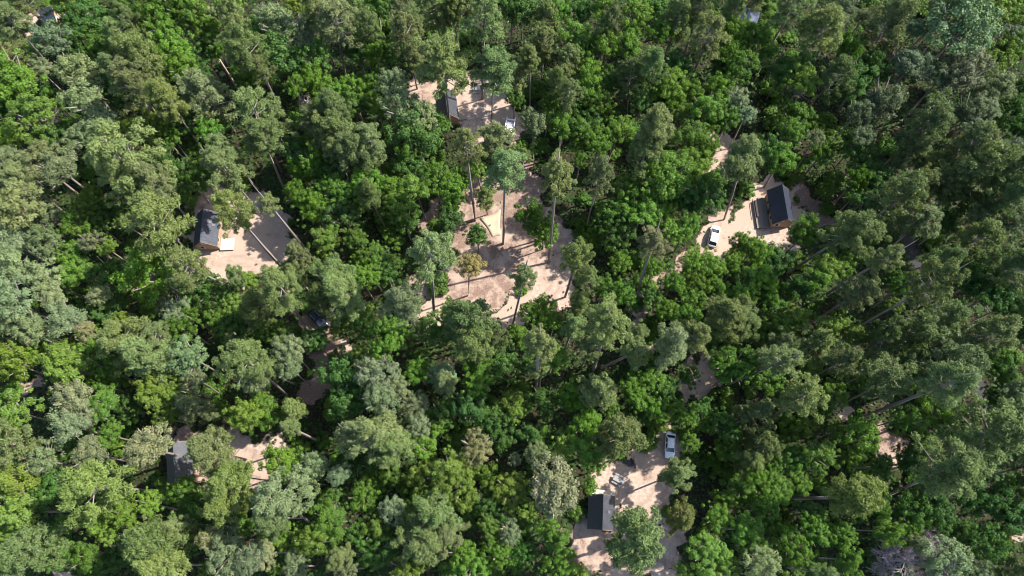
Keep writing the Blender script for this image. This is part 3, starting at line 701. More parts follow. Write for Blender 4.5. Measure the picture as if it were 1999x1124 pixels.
B 15.5 80.7 -0.4 0.9 10.2 3.2 264 7 114 230 38|bright green tree, third nearest right of @03
D 12.8 79.5 0.3 -0.2 8.2 3.1 85 6 77 160 39|small dark green tree nearest right of @03
D 14.9 76.6 0.5 0.1 8.5 3.1 337 5 64 133 35|small dark green tree nearest left of @25
O 4.4 72.5 -0.4 0.4 13.2 3.8 46 1 120 154 71|pale rounded tree nearest right of @03
B 6.9 78.0 0.4 0.4 10.3 3.0 289 3 81 161 26|small bright green tree nearest above and right of @03
B 9.7 73.3 -0.1 0.4 11.3 3.6 243 7 97 191 31|bright green tree nearest right of @03
B 13.2 72.5 0.0 -0.4 12.0 3.1 17 5 87 171 31|bright green tree, second nearest right of @03
B 16.5 70.1 0.1 0.3 11.0 3.4 319 1 114 215 36|bright green tree, third nearest above and right of @05
B 12.8 70.4 -0.3 0.1 9.6 2.3 147 4 113 207 33|small bright green tree nearest right of @03
B 19.5 71.7 0.9 0.5 11.8 3.4 289 7 120 216 35|bright green tree, third nearest left of @25
P 23.3 63.8 0.4 0.2 17.0 3.7 12 3 126 171 66|olive green pine nearest left of @25
B 33.6 70.3 0.5 0.1 11.6 3.8 276 7 102 187 36|bright green tree nearest left of @25
B 36.9 68.1 0.1 0.3 11.9 2.6 322 0 109 197 32|small bright green tree nearest left of @25
B 32.1 64.8 -0.2 0.3 11.6 3.3 51 7 106 193 28|bright green tree, second nearest left of @25
B 27.6 61.1 1.0 0.1 14.0 5.3 255 1 97 187 32|bright green tree, third nearest above and left of @01
B 34.0 61.1 -0.4 -0.2 10.5 3.3 355 1 85 162 24|bright green tree nearest above and left of @01
B 35.2 65.2 -0.1 0.7 10.9 3.6 30 6 133 224 35|bright green tree, second nearest above @01
B 37.2 61.4 -0.2 0.2 11.9 3.3 120 5 94 192 29|bright green tree nearest below @25
B 20.9 59.9 0.3 0.5 11.4 2.8 74 3 92 180 29|small bright green tree, second nearest below and right of @03
B 12.9 66.8 0.1 -0.1 10.7 2.0 172 7 85 169 25|small bright green tree nearest below and right of @03
P 2.1 67.7 0 0 10.4 1.7 235 7 147 189 77|small grey-green pine nearest below @03
B 24.3 60.1 0.6 -0.3 10.4 2.4 257 3 86 181 29|small bright green tree nearest above and left of @01
D 24.0 72.0 -0.2 0.1 9.4 3.3 318 1 82 188 43|dark green tree nearest left of @25
D 48.7 67.8 0.1 0.4 10.2 3.8 181 3 70 156 42|dark green tree nearest right of @25
D 25.7 80.5 0.2 0.0 10.0 3.1 249 1 89 174 48|small dark green tree nearest above and left of @01
D 29.5 81.3 -0.2 0.0 8.8 3.1 202 2 58 119 29|small dark green tree nearest below and left of @27
B 51.6 90.8 -0.4 -0.2 10.9 2.4 107 5 87 191 28|small bright green tree nearest above @02
O 66.5 98.5 -0.5 0.2 13.7 3.6 161 5 87 119 59|pale rounded tree, second nearest right of @27
P 58.3 89.7 0.6 0.5 18.4 4.8 107 3 139 174 54|grey-green pine nearest right of @27
O 65.3 96.4 -0.8 -0.4 13.8 3.1 57 1 120 151 70|pale rounded tree nearest right of @27
B 67.0 91.3 -0.2 -0.0 11.8 4.0 252 7 87 177 27|bright green tree nearest right of @27
B 50.6 94.2 -0.1 -0.2 11.4 2.4 223 4 117 223 38|small bright green tree nearest below and right of @27
D 56.8 87.5 0.3 0.4 10.0 3.4 138 7 79 165 45|dark green tree, second nearest below and right of @27
O 70.5 97.8 0.2 0.2 12.5 2.3 96 6 123 153 66|small pale rounded tree nearest right of @27
O 78.7 99.9 -0.2 0.1 12.7 4.1 284 5 116 162 67|pale rounded tree, second nearest straight left of @14
P 86.9 99.7 0.5 0.1 14.7 4.1 290 7 115 156 59|grey-green pine nearest straight left of @14
Y 96.7 100.0 -0.6 -0.2 12.5 4.8 91 3 122 190 37|yellow-green tree nearest straight left of @14
Y 103.1 100.5 -0.0 0.1 10.5 3.6 168 6 114 192 33|yellow-green tree nearest down and left of @14
B 100.9 101.7 0.1 0.5 11.9 3.1 93 7 94 185 31|small bright green tree nearest straight left of @14
O 79.8 94.3 0.0 -0.2 13.6 3.1 301 1 104 162 75|pale rounded tree nearest straight left of @14
O 86.7 91.6 0.1 0.5 15.8 8.3 34 6 109 171 78|large pale rounded tree nearest down and left of @14
O 77.6 86.0 0.1 -0.1 13.3 5.1 266 7 99 139 75|pale rounded tree, second nearest above and right of @02
O 85.6 82.3 0.3 0.3 14.6 5.8 129 5 104 118 64|large pale rounded tree nearest straight up from @18
O 82.5 82.4 -0.2 0.1 13.9 3.3 306 2 89 124 55|pale rounded tree nearest down and left of @14
Y 95.3 87.9 -0.4 0.5 11.7 4.4 310 3 108 173 31|yellow-green tree, second nearest down and left of @14
Y 98.2 90.8 0.7 -0.3 12.2 3.9 59 6 100 175 32|yellow-green tree nearest straight down from @14
O 93.9 80.9 -0.1 0.4 13.1 4.1 293 5 132 165 72|pale rounded tree, second nearest straight down from @14
O 98.5 92.6 0.5 0.1 13.7 3.1 273 4 85 121 58|pale rounded tree nearest straight down from @14
D 99.9 82.2 0.1 -0.2 10.3 3.6 58 5 47 112 25|dark green tree nearest straight down from @14
O 70.4 76.4 -0.1 0.3 14.0 5.4 111 2 91 115 57|large pale rounded tree nearest above and right of @02
O 65.3 75.5 0.0 -0.5 13.6 3.2 71 5 83 116 52|pale rounded tree nearest above and right of @02
O 65.8 70.4 0.2 -0.1 13.1 2.5 281 3 94 131 60|small pale rounded tree nearest above and left of @21
P 73.7 66.8 0.1 -0.2 13.5 4.0 81 5 120 149 58|grey-green pine nearest right of @02
O 86.3 75.2 0.1 -0.1 13.5 4.1 131 2 92 114 56|pale rounded tree, second nearest down and left of @14
O 89.5 76.0 -0.1 -0.2 13.4 3.2 235 0 136 171 92|pale rounded tree, third nearest straight down from @14
O 86.7 71.2 0.2 -0.3 13.4 3.8 203 3 123 165 98|pale rounded tree, second nearest right of @02
O 83.3 76.0 -0.2 -0.0 12.5 2.6 323 7 89 127 55|small pale rounded tree nearest down and left of @14
D 96.9 76.0 -0.1 0.5 9.5 4.6 98 1 51 113 26|dark green tree, second nearest straight down from @14
Y 56.7 83.2 0 0 10.7 4.0 281 4 138 224 46|yellow-green tree nearest below and right of @27
B 55.8 77.7 0 0 8.1 3.8 88 7 82 163 28|bright green tree nearest below and right of @27
B 52.6 71.5 0.3 -0.0 11.7 3.4 29 2 95 185 32|bright green tree, second nearest right of @25
B 51.3 66.4 -0.3 0.4 10.7 3.3 225 2 110 227 38|bright green tree nearest above @02
B 60.2 69.5 0 0 7.2 2.7 91 2 103 200 37|small bright green tree nearest above and right of @02
O 57.4 69.1 -0.7 0.6 13.4 2.1 359 0 114 139 59|small pale rounded tree nearest above and right of @02
B 60.7 62.6 0 0 5.5 2.0 318 3 84 157 22|small bright green tree nearest right of @02
D 68.8 84.3 0.0 0.2 9.5 4.5 140 2 69 154 44|dark green tree, second nearest above and right of @02
D 71.8 86.9 0.1 0.6 10.0 3.7 105 4 53 116 32|dark green tree nearest down and left of @14
P 82.2 65.6 0.2 -0.3 15.2 5.3 218 6 115 148 63|olive green pine nearest straight down from @14
P 83.1 60.5 -0.4 -0.1 18.2 5.3 288 5 104 141 46|large olive green pine nearest straight up from @18
P 78.7 60.3 0.2 -0.7 16.4 4.1 324 5 102 138 50|olive green pine, second nearest right of @02
P 88.1 59.7 -0.3 0.1 16.8 5.0 231 6 111 148 67|olive green pine, second nearest straight up from @18
O 92.7 67.1 0.4 0.4 13.4 3.4 103 1 75 103 47|pale rounded tree, second nearest straight up from @18
D 67.3 68.2 -0.1 -0.1 9.0 4.0 54 4 64 136 32|dark green tree nearest above and right of @02
D 68.5 62.9 -0.1 0.5 9.8 3.7 10 2 50 113 30|dark green tree, second nearest right of @02
P 72.9 58.9 0 0 14.3 3.4 118 2 118 144 56|olive green pine nearest right of @02
B 65.1 63.0 0.2 -0.0 10.0 2.9 105 2 75 155 17|small bright green tree, third nearest right of @02
D 98.8 73.8 -0.1 -0.1 9.4 3.6 232 5 68 150 34|dark green tree nearest straight up from @18
D 54.2 87.1 -0.7 -0.4 9.5 3.7 144 5 66 145 35|dark green tree nearest below and right of @27
O -87.4 54.7 -0.2 -0.3 15.1 5.6 185 6 177 199 78|large pale rounded tree nearest straight up from @17
O -83.6 54.3 -0.7 0.3 12.3 3.3 47 3 122 153 73|pale rounded tree, third nearest up and right of @17
O -89.1 48.9 0.1 0.1 13.2 4.4 175 7 165 216 114|pale rounded tree nearest straight up from @17
O -82.6 48.7 0.1 -0.1 13.6 4.0 341 3 127 166 71|pale rounded tree, second nearest up and right of @17
O -86.9 44.3 -0.2 -0.3 13.3 4.6 210 2 176 228 106|pale rounded tree nearest up and right of @17
O -81.6 42.2 -0.0 -0.1 12.9 3.8 217 6 197 241 114|pale rounded tree nearest straight right of @17
O -85.4 37.0 0.4 0.6 14.7 4.4 204 0 150 205 103|pale rounded tree nearest down and right of @17
O -82.5 33.5 0.1 -0.5 13.0 4.2 201 4 145 187 85|pale rounded tree, second nearest down and right of @17
O -76.3 34.6 0 0 13.0 4.3 337 2 156 204 105|pale rounded tree, third nearest down and right of @17
O -79.5 38.0 0.1 0.2 12.7 3.1 59 7 194 231 111|pale rounded tree, second nearest straight right of @17
O -72.6 32.0 0.1 0.4 13.1 2.5 232 7 208 206 94|pale rounded tree, second nearest below and left of @00
Y -78.6 57.3 0.3 -0.3 11.2 3.0 39 3 126 195 36|yellow-green tree nearest up and right of @17
B -79.5 53.3 -0.1 0.1 11.2 3.0 202 7 100 181 31|bright green tree nearest left of @00
O -75.0 48.3 0.2 0.2 13.6 2.7 49 4 136 152 72|pale rounded tree nearest left of @00
Y -72.9 48.5 -0.2 -0.0 11.3 2.6 241 6 132 213 42|small yellow-green tree nearest straight right of @17
B -79.8 47.8 0.1 -0.5 10.7 3.0 41 3 113 210 41|bright green tree nearest up and right of @17
B -78.1 44.2 -0.3 0.0 10.7 3.4 14 2 119 228 39|bright green tree nearest straight right of @17
Y -70.5 53.8 -0.4 -0.3 11.0 2.5 300 6 138 217 43|small yellow-green tree nearest left of @00
B -61.6 42.1 -1.0 0.1 14.4 5.5 168 7 110 211 29|large bright green tree nearest below and left of @00
O -60.5 37.7 -0.2 0.0 12.2 2.4 184 3 161 192 91|small pale rounded tree nearest below and left of @00
O -71.6 38.3 -0.4 0.4 12.3 2.8 338 7 193 220 101|pale rounded tree nearest below and left of @00
D -72.3 43.8 0.4 0.2 9.6 4.3 161 6 59 126 25|dark green tree nearest below and left of @00
D -72.1 36.8 0.1 -0.1 9.2 3.7 53 2 75 148 40|dark green tree nearest straight right of @17
O -57.5 36.4 -0.0 -0.3 13.4 3.1 88 3 148 194 100|pale rounded tree nearest below @00
B -57.0 33.5 0.4 0.1 12.3 3.7 217 4 75 146 23|bright green tree nearest below @00
P -63.2 29.7 -0.3 -0.3 16.0 4.6 29 2 148 185 67|grey-green pine nearest above and left of @09
P -60.2 27.4 0.0 0.3 15.6 4.8 283 3 160 218 90|grey-green pine nearest above @09
P -59.7 31.6 0.7 -0.5 16.1 2.8 174 1 127 166 71|olive green pine nearest below and left of @00
Y -67.6 34.7 0.5 -0.4 11.2 2.2 53 2 167 235 44|small yellow-green tree nearest below and left of @00
O -53.5 27.5 -0.2 0.3 13.7 4.4 238 5 132 199 89|pale rounded tree nearest left of @06
O -53.4 23.9 0.6 0.5 13.1 2.4 253 4 118 142 66|pale rounded tree nearest above @09
O -43.6 23.4 0.5 0.3 13.6 3.2 320 1 130 164 76|pale rounded tree, second nearest left of @24
Y -82.7 26.2 -0.3 0.5 13.5 3.9 78 3 148 215 38|yellow-green tree nearest straight down from @17
Y -74.3 26.8 -0.1 -0.8 13.9 4.6 54 2 151 235 47|yellow-green tree nearest above and left of @09
Y -76.5 29.7 0 0 9.9 3.1 233 1 132 210 37|yellow-green tree nearest down and right of @17
Y -84.3 30.5 0 0 6.2 2.3 61 4 133 210 43|small yellow-green tree nearest down and right of @17
B -71.0 29.6 -0.5 0.2 12.2 3.0 182 6 102 199 27|bright green tree nearest down and right of @17
B -68.9 26.0 0.3 0.2 11.8 2.6 14 3 87 177 27|small bright green tree nearest below and left of @00
B -70.2 24.0 -0.0 0.1 10.5 2.4 281 0 104 197 28|small bright green tree, second nearest left of @24
Y -60.1 24.3 0.1 -0.3 10.2 2.8 348 0 149 231 50|yellow-green tree nearest below @00
Y -56.8 23.5 0.0 0.2 11.3 2.3 52 3 146 230 44|small yellow-green tree nearest left of @24
D -55.1 40.7 0.1 0.1 10.0 4.0 75 3 77 154 40|dark green tree nearest below @00
D -50.6 39.1 0 0 9.7 2.8 260 3 75 154 44|dark green tree, second nearest below @00
Y -48.6 38.0 -0.2 -0.2 10.8 2.4 278 3 155 248 54|small yellow-green tree nearest below @00
P -47.7 41.7 0 0 13.7 2.4 50 3 141 201 80|small grey-green pine nearest below and right of @00
B -51.9 35.1 0.3 0.0 10.2 2.7 17 7 95 179 32|small bright green tree nearest below @00
D -48.6 33.3 0.1 0.1 9.4 3.9 148 3 67 142 33|dark green tree nearest left of @24
Y -46.2 42.0 -0.4 -0.1 11.6 2.3 76 2 151 244 43|small yellow-green tree nearest below and right of @00
D -76.1 56.7 0.1 0.1 8.6 3.2 139 7 72 142 31|dark green tree nearest left of @00
D -76.7 53.7 0.4 -0.0 9.6 2.9 152 1 69 142 32|small dark green tree nearest left of @00
B -84.0 29.6 -0.2 0.4 10.1 2.6 13 0 111 216 37|small bright green tree nearest down and right of @17
O -87.0 34.0 0.4 -0.1 13.3 2.7 302 5 150 199 80|pale rounded tree nearest straight down from @17
P -37.5 42.3 -0.4 0.3 13.5 3.0 189 6 139 179 72|olive green pine nearest above and left of @06
P -30.2 40.4 -0.3 0.7 15.6 4.3 236 1 126 182 67|olive green pine nearest above @06
P -28.8 37.9 0.5 -0.5 18.0 4.2 263 6 155 211 81|grey-green pine nearest above and right of @06
P -32.7 37.5 0.2 0.4 14.5 3.1 75 6 112 143 47|dark olive pine nearest above @06
B -39.6 58.2 0.5 0.5 11.4 3.3 246 0 85 163 23|bright green tree nearest right of @00
B -34.6 58.7 -0.4 0.3 10.7 3.3 354 6 102 203 40|bright green tree, second nearest above @06
B -36.4 56.1 0 0 10.8 3.6 339 6 111 211 29|bright green tree nearest above @06
D -31.5 55.4 0.1 0.1 10.5 3.6 103 0 69 134 37|dark green tree nearest above @06
Y -33.4 50.0 -0.2 0.1 10.7 3.4 12 7 130 214 45|yellow-green tree nearest above @06
B -27.1 46.6 0.1 0.3 10.0 2.7 15 6 89 163 28|small bright green tree nearest above @24
B -26.7 42.5 -0.4 0.4 11.5 2.5 247 2 112 219 38|small bright green tree nearest above and right of @06
B -24.9 43.8 -0.2 -0.2 10.6 2.7 292 1 124 234 32|small bright green tree, second nearest above and right of @06
D -23.0 44.4 0.1 0.2 8.9 3.2 56 6 78 159 37|dark green tree nearest above and right of @06
B -24.5 47.9 0.0 -0.1 10.3 2.2 203 7 106 203 37|small bright green tree nearest left of @11
B -28.3 49.1 0.1 0.4 11.9 2.7 313 6 91 159 30|small bright green tree nearest right of @00
B -20.6 57.0 -0.3 0.5 12.3 3.7 8 2 96 175 28|bright green tree nearest left of @05
D -20.1 54.8 0.4 -0.1 9.8 3.7 273 7 85 167 36|dark green tree, second nearest above and left of @11
D -12.3 55.1 0.4 0.1 8.8 3.2 18 2 60 122 34|dark green tree nearest left of @05
B -11.3 58.3 0.3 0.2 10.2 2.8 330 0 121 229 42|small bright green tree nearest above and left of @05
D -12.4 51.4 0.6 0.2 8.8 2.0 190 2 72 140 33|small dark green tree nearest above and left of @11
Y -28.0 35.1 0.2 -0.0 10.7 2.6 105 1 118 173 35|small yellow-green tree, second nearest right of @06
Y -26.2 37.2 0.2 -0.4 10.2 2.0 274 0 132 196 37|small yellow-green tree nearest below and left of @11
Y -30.8 34.0 0 0 9.3 2.0 0 7 146 226 39|small yellow-green tree nearest right of @06
B -24.2 33.3 0.2 0.2 11.3 3.5 261 0 106 200 40|bright green tree nearest right of @06
B -20.5 32.5 0.5 -0.6 11.3 3.7 175 1 120 227 41|bright green tree, second nearest right of @06
B -21.3 28.7 -0.2 0.7 12.6 3.4 155 0 112 230 37|bright green tree nearest right of @24
Y -26.0 28.4 -0.3 0.2 10.7 2.4 112 1 187 271 56|small yellow-green tree nearest right of @24
B -13.1 33.3 -0.0 -0.5 12.6 3.9 133 4 75 156 29|bright green tree nearest below and left of @11
P -8.0 32.6 0.3 0.5 16.9 4.6 303 3 101 151 60|dark olive pine nearest below @11
P -6.0 28.6 -0.2 0.5 16.3 4.2 182 4 137 181 65|olive green pine nearest below @11
P -2.5 30.3 -0.2 0.4 14.6 2.4 328 4 99 130 49|small dark olive pine nearest below @11
O -21.6 24.5 -0.5 0.2 14.5 4.5 64 3 157 193 107|pale rounded tree, second nearest right of @24
O -24.4 27.2 0.4 -0.3 12.6 2.5 113 3 163 216 91|pale rounded tree nearest right of @24
B -15.9 25.8 -0.4 -0.2 11.7 3.0 4 2 91 197 28|bright green tree, second nearest below and right of @06
O -10.7 25.0 -0.6 -0.0 12.8 2.8 111 1 162 227 112|pale rounded tree nearest below @11
B -5.5 25.4 -0.5 -0.1 11.4 3.2 206 5 80 171 24|bright green tree nearest below @11
O -37.7 28.6 0.7 0.4 14.0 3.4 292 5 159 196 95|pale rounded tree nearest above and left of @24
O -37.3 25.7 0.3 0.3 13.8 3.4 147 4 124 169 78|pale rounded tree nearest left of @24
D -34.1 31.0 -0.2 0.6 10.2 2.9 23 3 62 141 37|dark green tree nearest below @06
P -40.2 25.9 -0.4 -0.5 15.4 3.0 146 5 135 178 66|olive green pine nearest left of @24
D -28.1 25.9 0.1 -0.3 10.2 4.7 275 7 70 157 40|dark green tree nearest right of @24
D -30.2 27.8 -0.4 0.5 9.2 1.9 284 3 65 138 36|small dark green tree nearest right of @24
D -1.5 29.2 -0.1 -0.6 9.5 3.9 292 1 82 164 41|dark green tree nearest below @11
B 0.7 31.6 0.3 -0.0 11.1 2.6 88 0 86 167 25|small bright green tree, second nearest below @05
B -10.7 36.4 -0.0 0.2 9.8 2.5 171 3 115 228 36|small bright green tree nearest below @11
D -40.7 32.1 0.1 0.5 10.1 3.2 1 6 70 131 28|dark green tree nearest left of @06
P 12.8 41.2 0.2 -0.1 13.7 2.6 10 5 139 187 71|small grey-green pine nearest below and right of @05
P 11.9 36.7 -0.2 0.3 13.5 2.4 245 0 146 191 67|small grey-green pine nearest right of @11
B 15.2 52.9 0 0 5.8 2.6 340 1 100 186 28|bright green tree nearest below and right of @03
B 20.4 56.1 -0.6 -0.1 10.3 2.8 279 5 105 218 43|small bright green tree nearest right of @05
B 23.9 55.2 -0.1 0.3 11.4 4.2 276 4 119 242 42|bright green tree, second nearest left of @01
B 28.2 57.6 -0.2 -0.1 10.8 3.3 83 4 105 210 28|bright green tree, second nearest above and left of @01
D 31.3 58.7 0.3 0.1 9.7 4.2 257 0 72 153 40|dark green tree nearest above and left of @01
D 35.8 58.4 -0.3 -0.4 11.2 4.1 2 3 70 153 40|dark green tree nearest above @01
B 31.9 52.2 -0.0 0.1 11.5 3.1 148 2 93 199 31|bright green tree nearest left of @01
B 29.6 51.6 -0.2 0.0 11.3 2.7 175 4 147 263 45|small bright green tree nearest left of @01
B 27.1 53.3 0.1 0.2 10.1 2.3 249 0 95 184 30|small bright green tree, second nearest left of @01
D 19.9 52.3 0 0 8.0 3.9 23 4 76 148 39|dark green tree nearest left of @01
D 17.3 54.4 0.0 -0.5 8.5 2.9 291 4 57 122 25|small dark green tree nearest left of @01
B 19.8 47.0 0 0 6.9 3.1 106 1 113 210 32|bright green tree, third nearest left of @01
B 16.2 40.0 -0.2 0.7 11.2 2.9 245 6 80 164 32|bright green tree nearest below and right of @05
B 19.1 39.9 0.2 0.3 10.5 2.6 180 5 97 210 37|small bright green tree nearest right of @11
B 22.8 42.7 -0.5 0.1 10.7 1.7 240 6 80 151 24|small bright green tree, third nearest right of @05
B 25.9 44.8 -0.5 -0.0 11.1 2.2 251 1 106 197 30|small bright green tree, fourth nearest right of @11
B 32.9 45.9 -0.2 -0.6 11.5 3.6 172 4 114 219 29|bright green tree nearest below and left of @01
B 35.3 44.9 0.3 -0.2 12.3 3.0 138 6 118 218 35|bright green tree nearest below @01
B 34.0 41.3 -0.6 0.0 11.1 3.0 108 0 107 177 28|bright green tree, second nearest below @01
B 35.7 40.6 0.3 0.1 11.0 2.7 247 5 99 201 33|small bright green tree nearest below @01
B 28.0 41.2 0.4 0.4 11.4 2.7 270 6 105 210 37|small bright green tree nearest below and left of @01
B 27.3 35.8 -0.5 0.6 11.1 3.1 283 6 108 199 31|bright green tree nearest above and left of @23
B 30.9 35.6 -0.6 -0.2 11.5 3.3 100 0 103 206 38|bright green tree nearest above @23
B 31.8 39.5 -0.4 -0.4 10.8 3.1 195 4 101 189 34|bright green tree, second nearest above @23
D 25.0 39.5 -0.2 -0.3 9.7 3.1 204 6 79 160 41|dark green tree nearest below and left of @01
B 43.3 48.0 0.0 0.1 11.3 3.4 221 7 96 185 25|bright green tree nearest right of @01
B 42.1 50.7 -0.7 -0.7 9.9 2.1 55 3 86 162 26|small bright green tree nearest right of @01
D 45.5 47.1 0.5 -0.3 9.3 3.6 105 2 47 112 29|dark green tree nearest below @02
B 39.9 45.0 0.1 -0.3 10.4 2.7 219 0 97 182 31|small bright green tree nearest below and right of @01
B 41.0 40.3 0.2 0.4 11.1 3.8 343 0 136 254 43|bright green tree nearest below and right of @01
B 44.3 41.9 -0.0 0.5 11.1 3.4 15 5 139 256 39|bright green tree nearest below @02
B 45.6 39.6 -0.2 0.2 9.9 2.6 198 0 106 216 33|small bright green tree, third nearest below @02
D 46.3 38.2 0.2 -0.2 9.3 2.8 250 2 83 168 40|small dark green tree nearest below and right of @01
P 34.5 33.6 0.2 -0.3 18.4 4.4 290 2 115 145 50|dark olive pine nearest above @23
P 37.8 34.2 0.7 -0.1 13.6 3.5 88 2 118 161 64|olive green pine nearest above and right of @23
P 36.5 38.3 0 0 10.5 1.9 170 4 125 159 69|small olive green pine nearest below @01
P 38.6 35.7 -0.2 0.3 16.5 2.0 286 6 120 150 61|small dark olive pine nearest below @01
P 30.4 29.8 -0.6 0.2 18.3 3.3 111 1 152 179 70|olive green pine nearest above @23
P 21.3 31.5 -0.1 0.1 14.7 2.4 127 2 118 160 61|small olive green pine nearest above @07
P 13.0 29.2 0.2 0.1 16.2 3.4 275 6 119 152 66|dark olive pine nearest left of @23
P 9.9 32.6 0.3 -0.3 15.4 2.6 310 1 141 205 83|grey-green pine nearest below and right of @11
P 5.1 25.3 -0.4 0.8 13.4 2.2 134 2 180 228 82|small grey-green pine nearest below and right of @11
B 3.9 36.2 -0.1 0.1 11.4 2.6 105 4 102 197 27|small bright green tree nearest below and right of @11
B 7.2 34.5 0.2 0.6 10.2 2.1 261 1 122 223 37|small bright green tree nearest above and left of @22
B 1.6 32.6 -0.0 -0.2 10.7 2.2 49 5 113 203 30|small bright green tree nearest below @05
B 6.0 39.0 -0.3 -0.2 9.0 1.8 137 4 125 226 33|small bright green tree nearest below and right of @05
B 6.9 27.7 0.1 0.2 12.1 2.9 322 2 135 247 43|bright green tree nearest below and right of @11
D 2.9 28.1 -0.4 0.2 9.0 3.0 56 7 81 158 41|dark green tree nearest below and right of @11
B 23.0 24.1 0.6 -0.1 12.0 2.8 192 1 125 232 41|bright green tree nearest left of @23
Y 23.1 28.6 -0.1 0.3 10.8 1.5 159 3 157 239 48|small yellow-green tree nearest left of @23
D 24.6 26.9 0.2 0.6 8.6 2.5 267 5 73 156 37|small dark green tree, second nearest left of @23
B 37.2 25.6 -0.2 0.6 14.1 4.4 279 0 84 173 29|bright green tree nearest right of @23
B 44.6 33.4 0 0 7.1 3.0 10 5 76 163 25|bright green tree nearest above and right of @23
P 41.1 26.3 0.0 0.4 17.6 2.5 301 2 109 132 54|dark olive pine nearest right of @23
D 35.9 30.4 -0.0 -0.0 8.7 2.8 115 3 70 146 38|small dark green tree nearest above @23
D 30.5 25.2 -0.1 0.3 9.2 2.3 153 0 65 141 35|small dark green tree nearest left of @23
D 22.5 38.6 -0.3 0.6 7.8 2.4 112 6 71 163 37|small dark green tree nearest below and left of @01
B 52.7 50.8 0.3 0.3 12.3 3.4 43 6 84 163 27|bright green tree nearest below and right of @02
B 61.5 48.6 0.2 -0.6 11.7 3.4 91 5 73 149 23|bright green tree nearest straight left of @18
Y 55.2 44.2 0.6 0.3 10.9 3.3 14 2 148 237 54|yellow-green tree nearest below and right of @02
B 58.9 44.6 0.6 0.6 10.8 2.6 240 2 107 202 35|small bright green tree nearest below and right of @02
B 54.1 41.9 -0.3 -0.1 11.7 2.9 283 5 93 194 32|bright green tree, second nearest below and right of @02
B 44.8 41.7 0.2 0.1 10.1 2.7 6 7 108 223 35|small bright green tree, second nearest below @02
B 44.5 47.8 0.4 -0.1 11.3 2.4 49 5 127 243 42|small bright green tree nearest below @02
D 47.9 45.9 0.2 0.6 9.2 3.6 347 6 71 154 46|dark green tree, second nearest below @02
D 51.9 42.4 0.2 -0.8 9.6 3.3 97 5 55 124 28|dark green tree nearest above and right of @07
P 61.7 48.6 0.2 0.5 17.7 2.4 121 0 105 143 54|small olive green pine nearest right of @02
Y 55.1 32.5 -0.3 1.0 11.2 2.7 115 7 157 244 56|small yellow-green tree nearest right of @23
Y 58.8 32.2 -0.1 -0.1 11.7 2.4 151 1 112 178 32|small yellow-green tree nearest left of @21
Y 50.0 35.8 0.0 -0.5 10.6 2.8 341 7 118 200 29|yellow-green tree nearest above and right of @23
B 46.7 34.0 0 0 9.6 2.7 57 2 106 202 35|bright green tree, third nearest below @02
P 44.9 29.7 -0.0 -0.1 14.2 3.2 142 3 95 127 58|dark olive pine nearest above and right of @23
B 43.3 24.6 0.4 0.3 10.7 2.9 93 3 94 190 31|bright green tree, second nearest right of @23
P 54.5 26.5 -0.1 0.3 15.9 2.7 98 0 113 144 61|olive green pine nearest right of @23
O 83.4 52.1 0.1 0.9 14.4 4.6 348 4 122 160 60|pale rounded tree nearest up and left of @18
O 88.9 51.6 -0.3 0.6 14.6 4.2 183 6 81 108 49|pale rounded tree nearest straight up from @18
P 79.8 47.9 0.1 -0.1 16.9 4.6 270 5 106 142 46|olive green pine, second nearest up and left of @18
P 84.5 43.2 -0.1 -0.8 17.4 4.7 311 7 92 135 53|olive green pine nearest up and left of @18
D 82.0 42.9 0.0 0.4 10.4 5.2 226 1 61 133 37|dark green tree, second nearest straight left of @18
D 83.2 38.9 0.4 0.2 11.9 4.8 248 4 51 122 32|dark green tree nearest straight left of @18
P 85.8 55.3 -0.0 -0.1 17.9 4.2 213 3 99 149 54|olive green pine nearest straight up from @18
D 82.3 59.6 0.1 -0.0 10.4 4.7 75 4 52 115 33|dark green tree nearest up and left of @18
D 80.3 53.7 -0.1 0.2 9.3 2.9 65 2 57 133 33|small dark green tree nearest up and left of @18
D 87.2 37.8 0.1 0.1 10.7 3.5 127 1 61 125 30|dark green tree nearest down and left of @18
B 60.9 25.8 0.3 0.1 10.1 2.5 323 1 82 171 29|small bright green tree, second nearest left of @21
D 69.2 27.2 0 0 8.5 2.9 225 7 76 152 38|dark green tree nearest left of @21
B 70.3 24.4 0 0 8.3 2.4 288 2 72 138 23|small bright green tree nearest left of @21
D 82.9 26.8 -0.0 -0.3 10.6 3.4 347 5 62 139 28|dark green tree nearest above and right of @21
P 62.7 32.3 0.2 -0.1 17.1 2.4 254 0 103 153 57|small grey-green pine nearest above and left of @21
Y 67.9 37.9 0 0 9.7 1.9 265 4 137 210 48|small yellow-green tree nearest above and left of @21
D 59.5 49.8 0.1 -0.1 10.0 2.9 161 4 64 131 32|small dark green tree nearest below and right of @02
D 68.1 41.8 0.0 0.3 10.3 3.1 198 0 61 136 32|dark green tree nearest above and left of @21
D 88.6 33.4 0.2 -0.1 9.5 2.8 234 5 54 112 29|small dark green tree nearest straight down from @18
D 66.9 59.6 0 0 8.0 3.4 237 4 62 137 42|dark green tree nearest right of @02
B 65.2 60.5 0 0 7.8 2.1 229 3 94 192 32|small bright green tree, second nearest right of @02
Y -81.3 18.5 -0.0 0.2 13.3 4.3 241 0 141 234 53|yellow-green tree, second nearest straight down from @17
O -71.6 21.0 0.2 -0.1 14.2 4.3 91 1 182 202 104|pale rounded tree, fourth nearest up and right of @15
O -71.3 15.9 -0.2 0.7 14.0 4.2 345 2 159 206 109|pale rounded tree, second nearest left of @09
O -69.3 18.6 0.2 -0.4 13.0 3.1 156 4 170 200 108|pale rounded tree, third nearest up and right of @15
P -79.2 13.6 -0.1 -0.3 15.7 4.0 249 7 137 171 70|olive green pine nearest straight up from @15
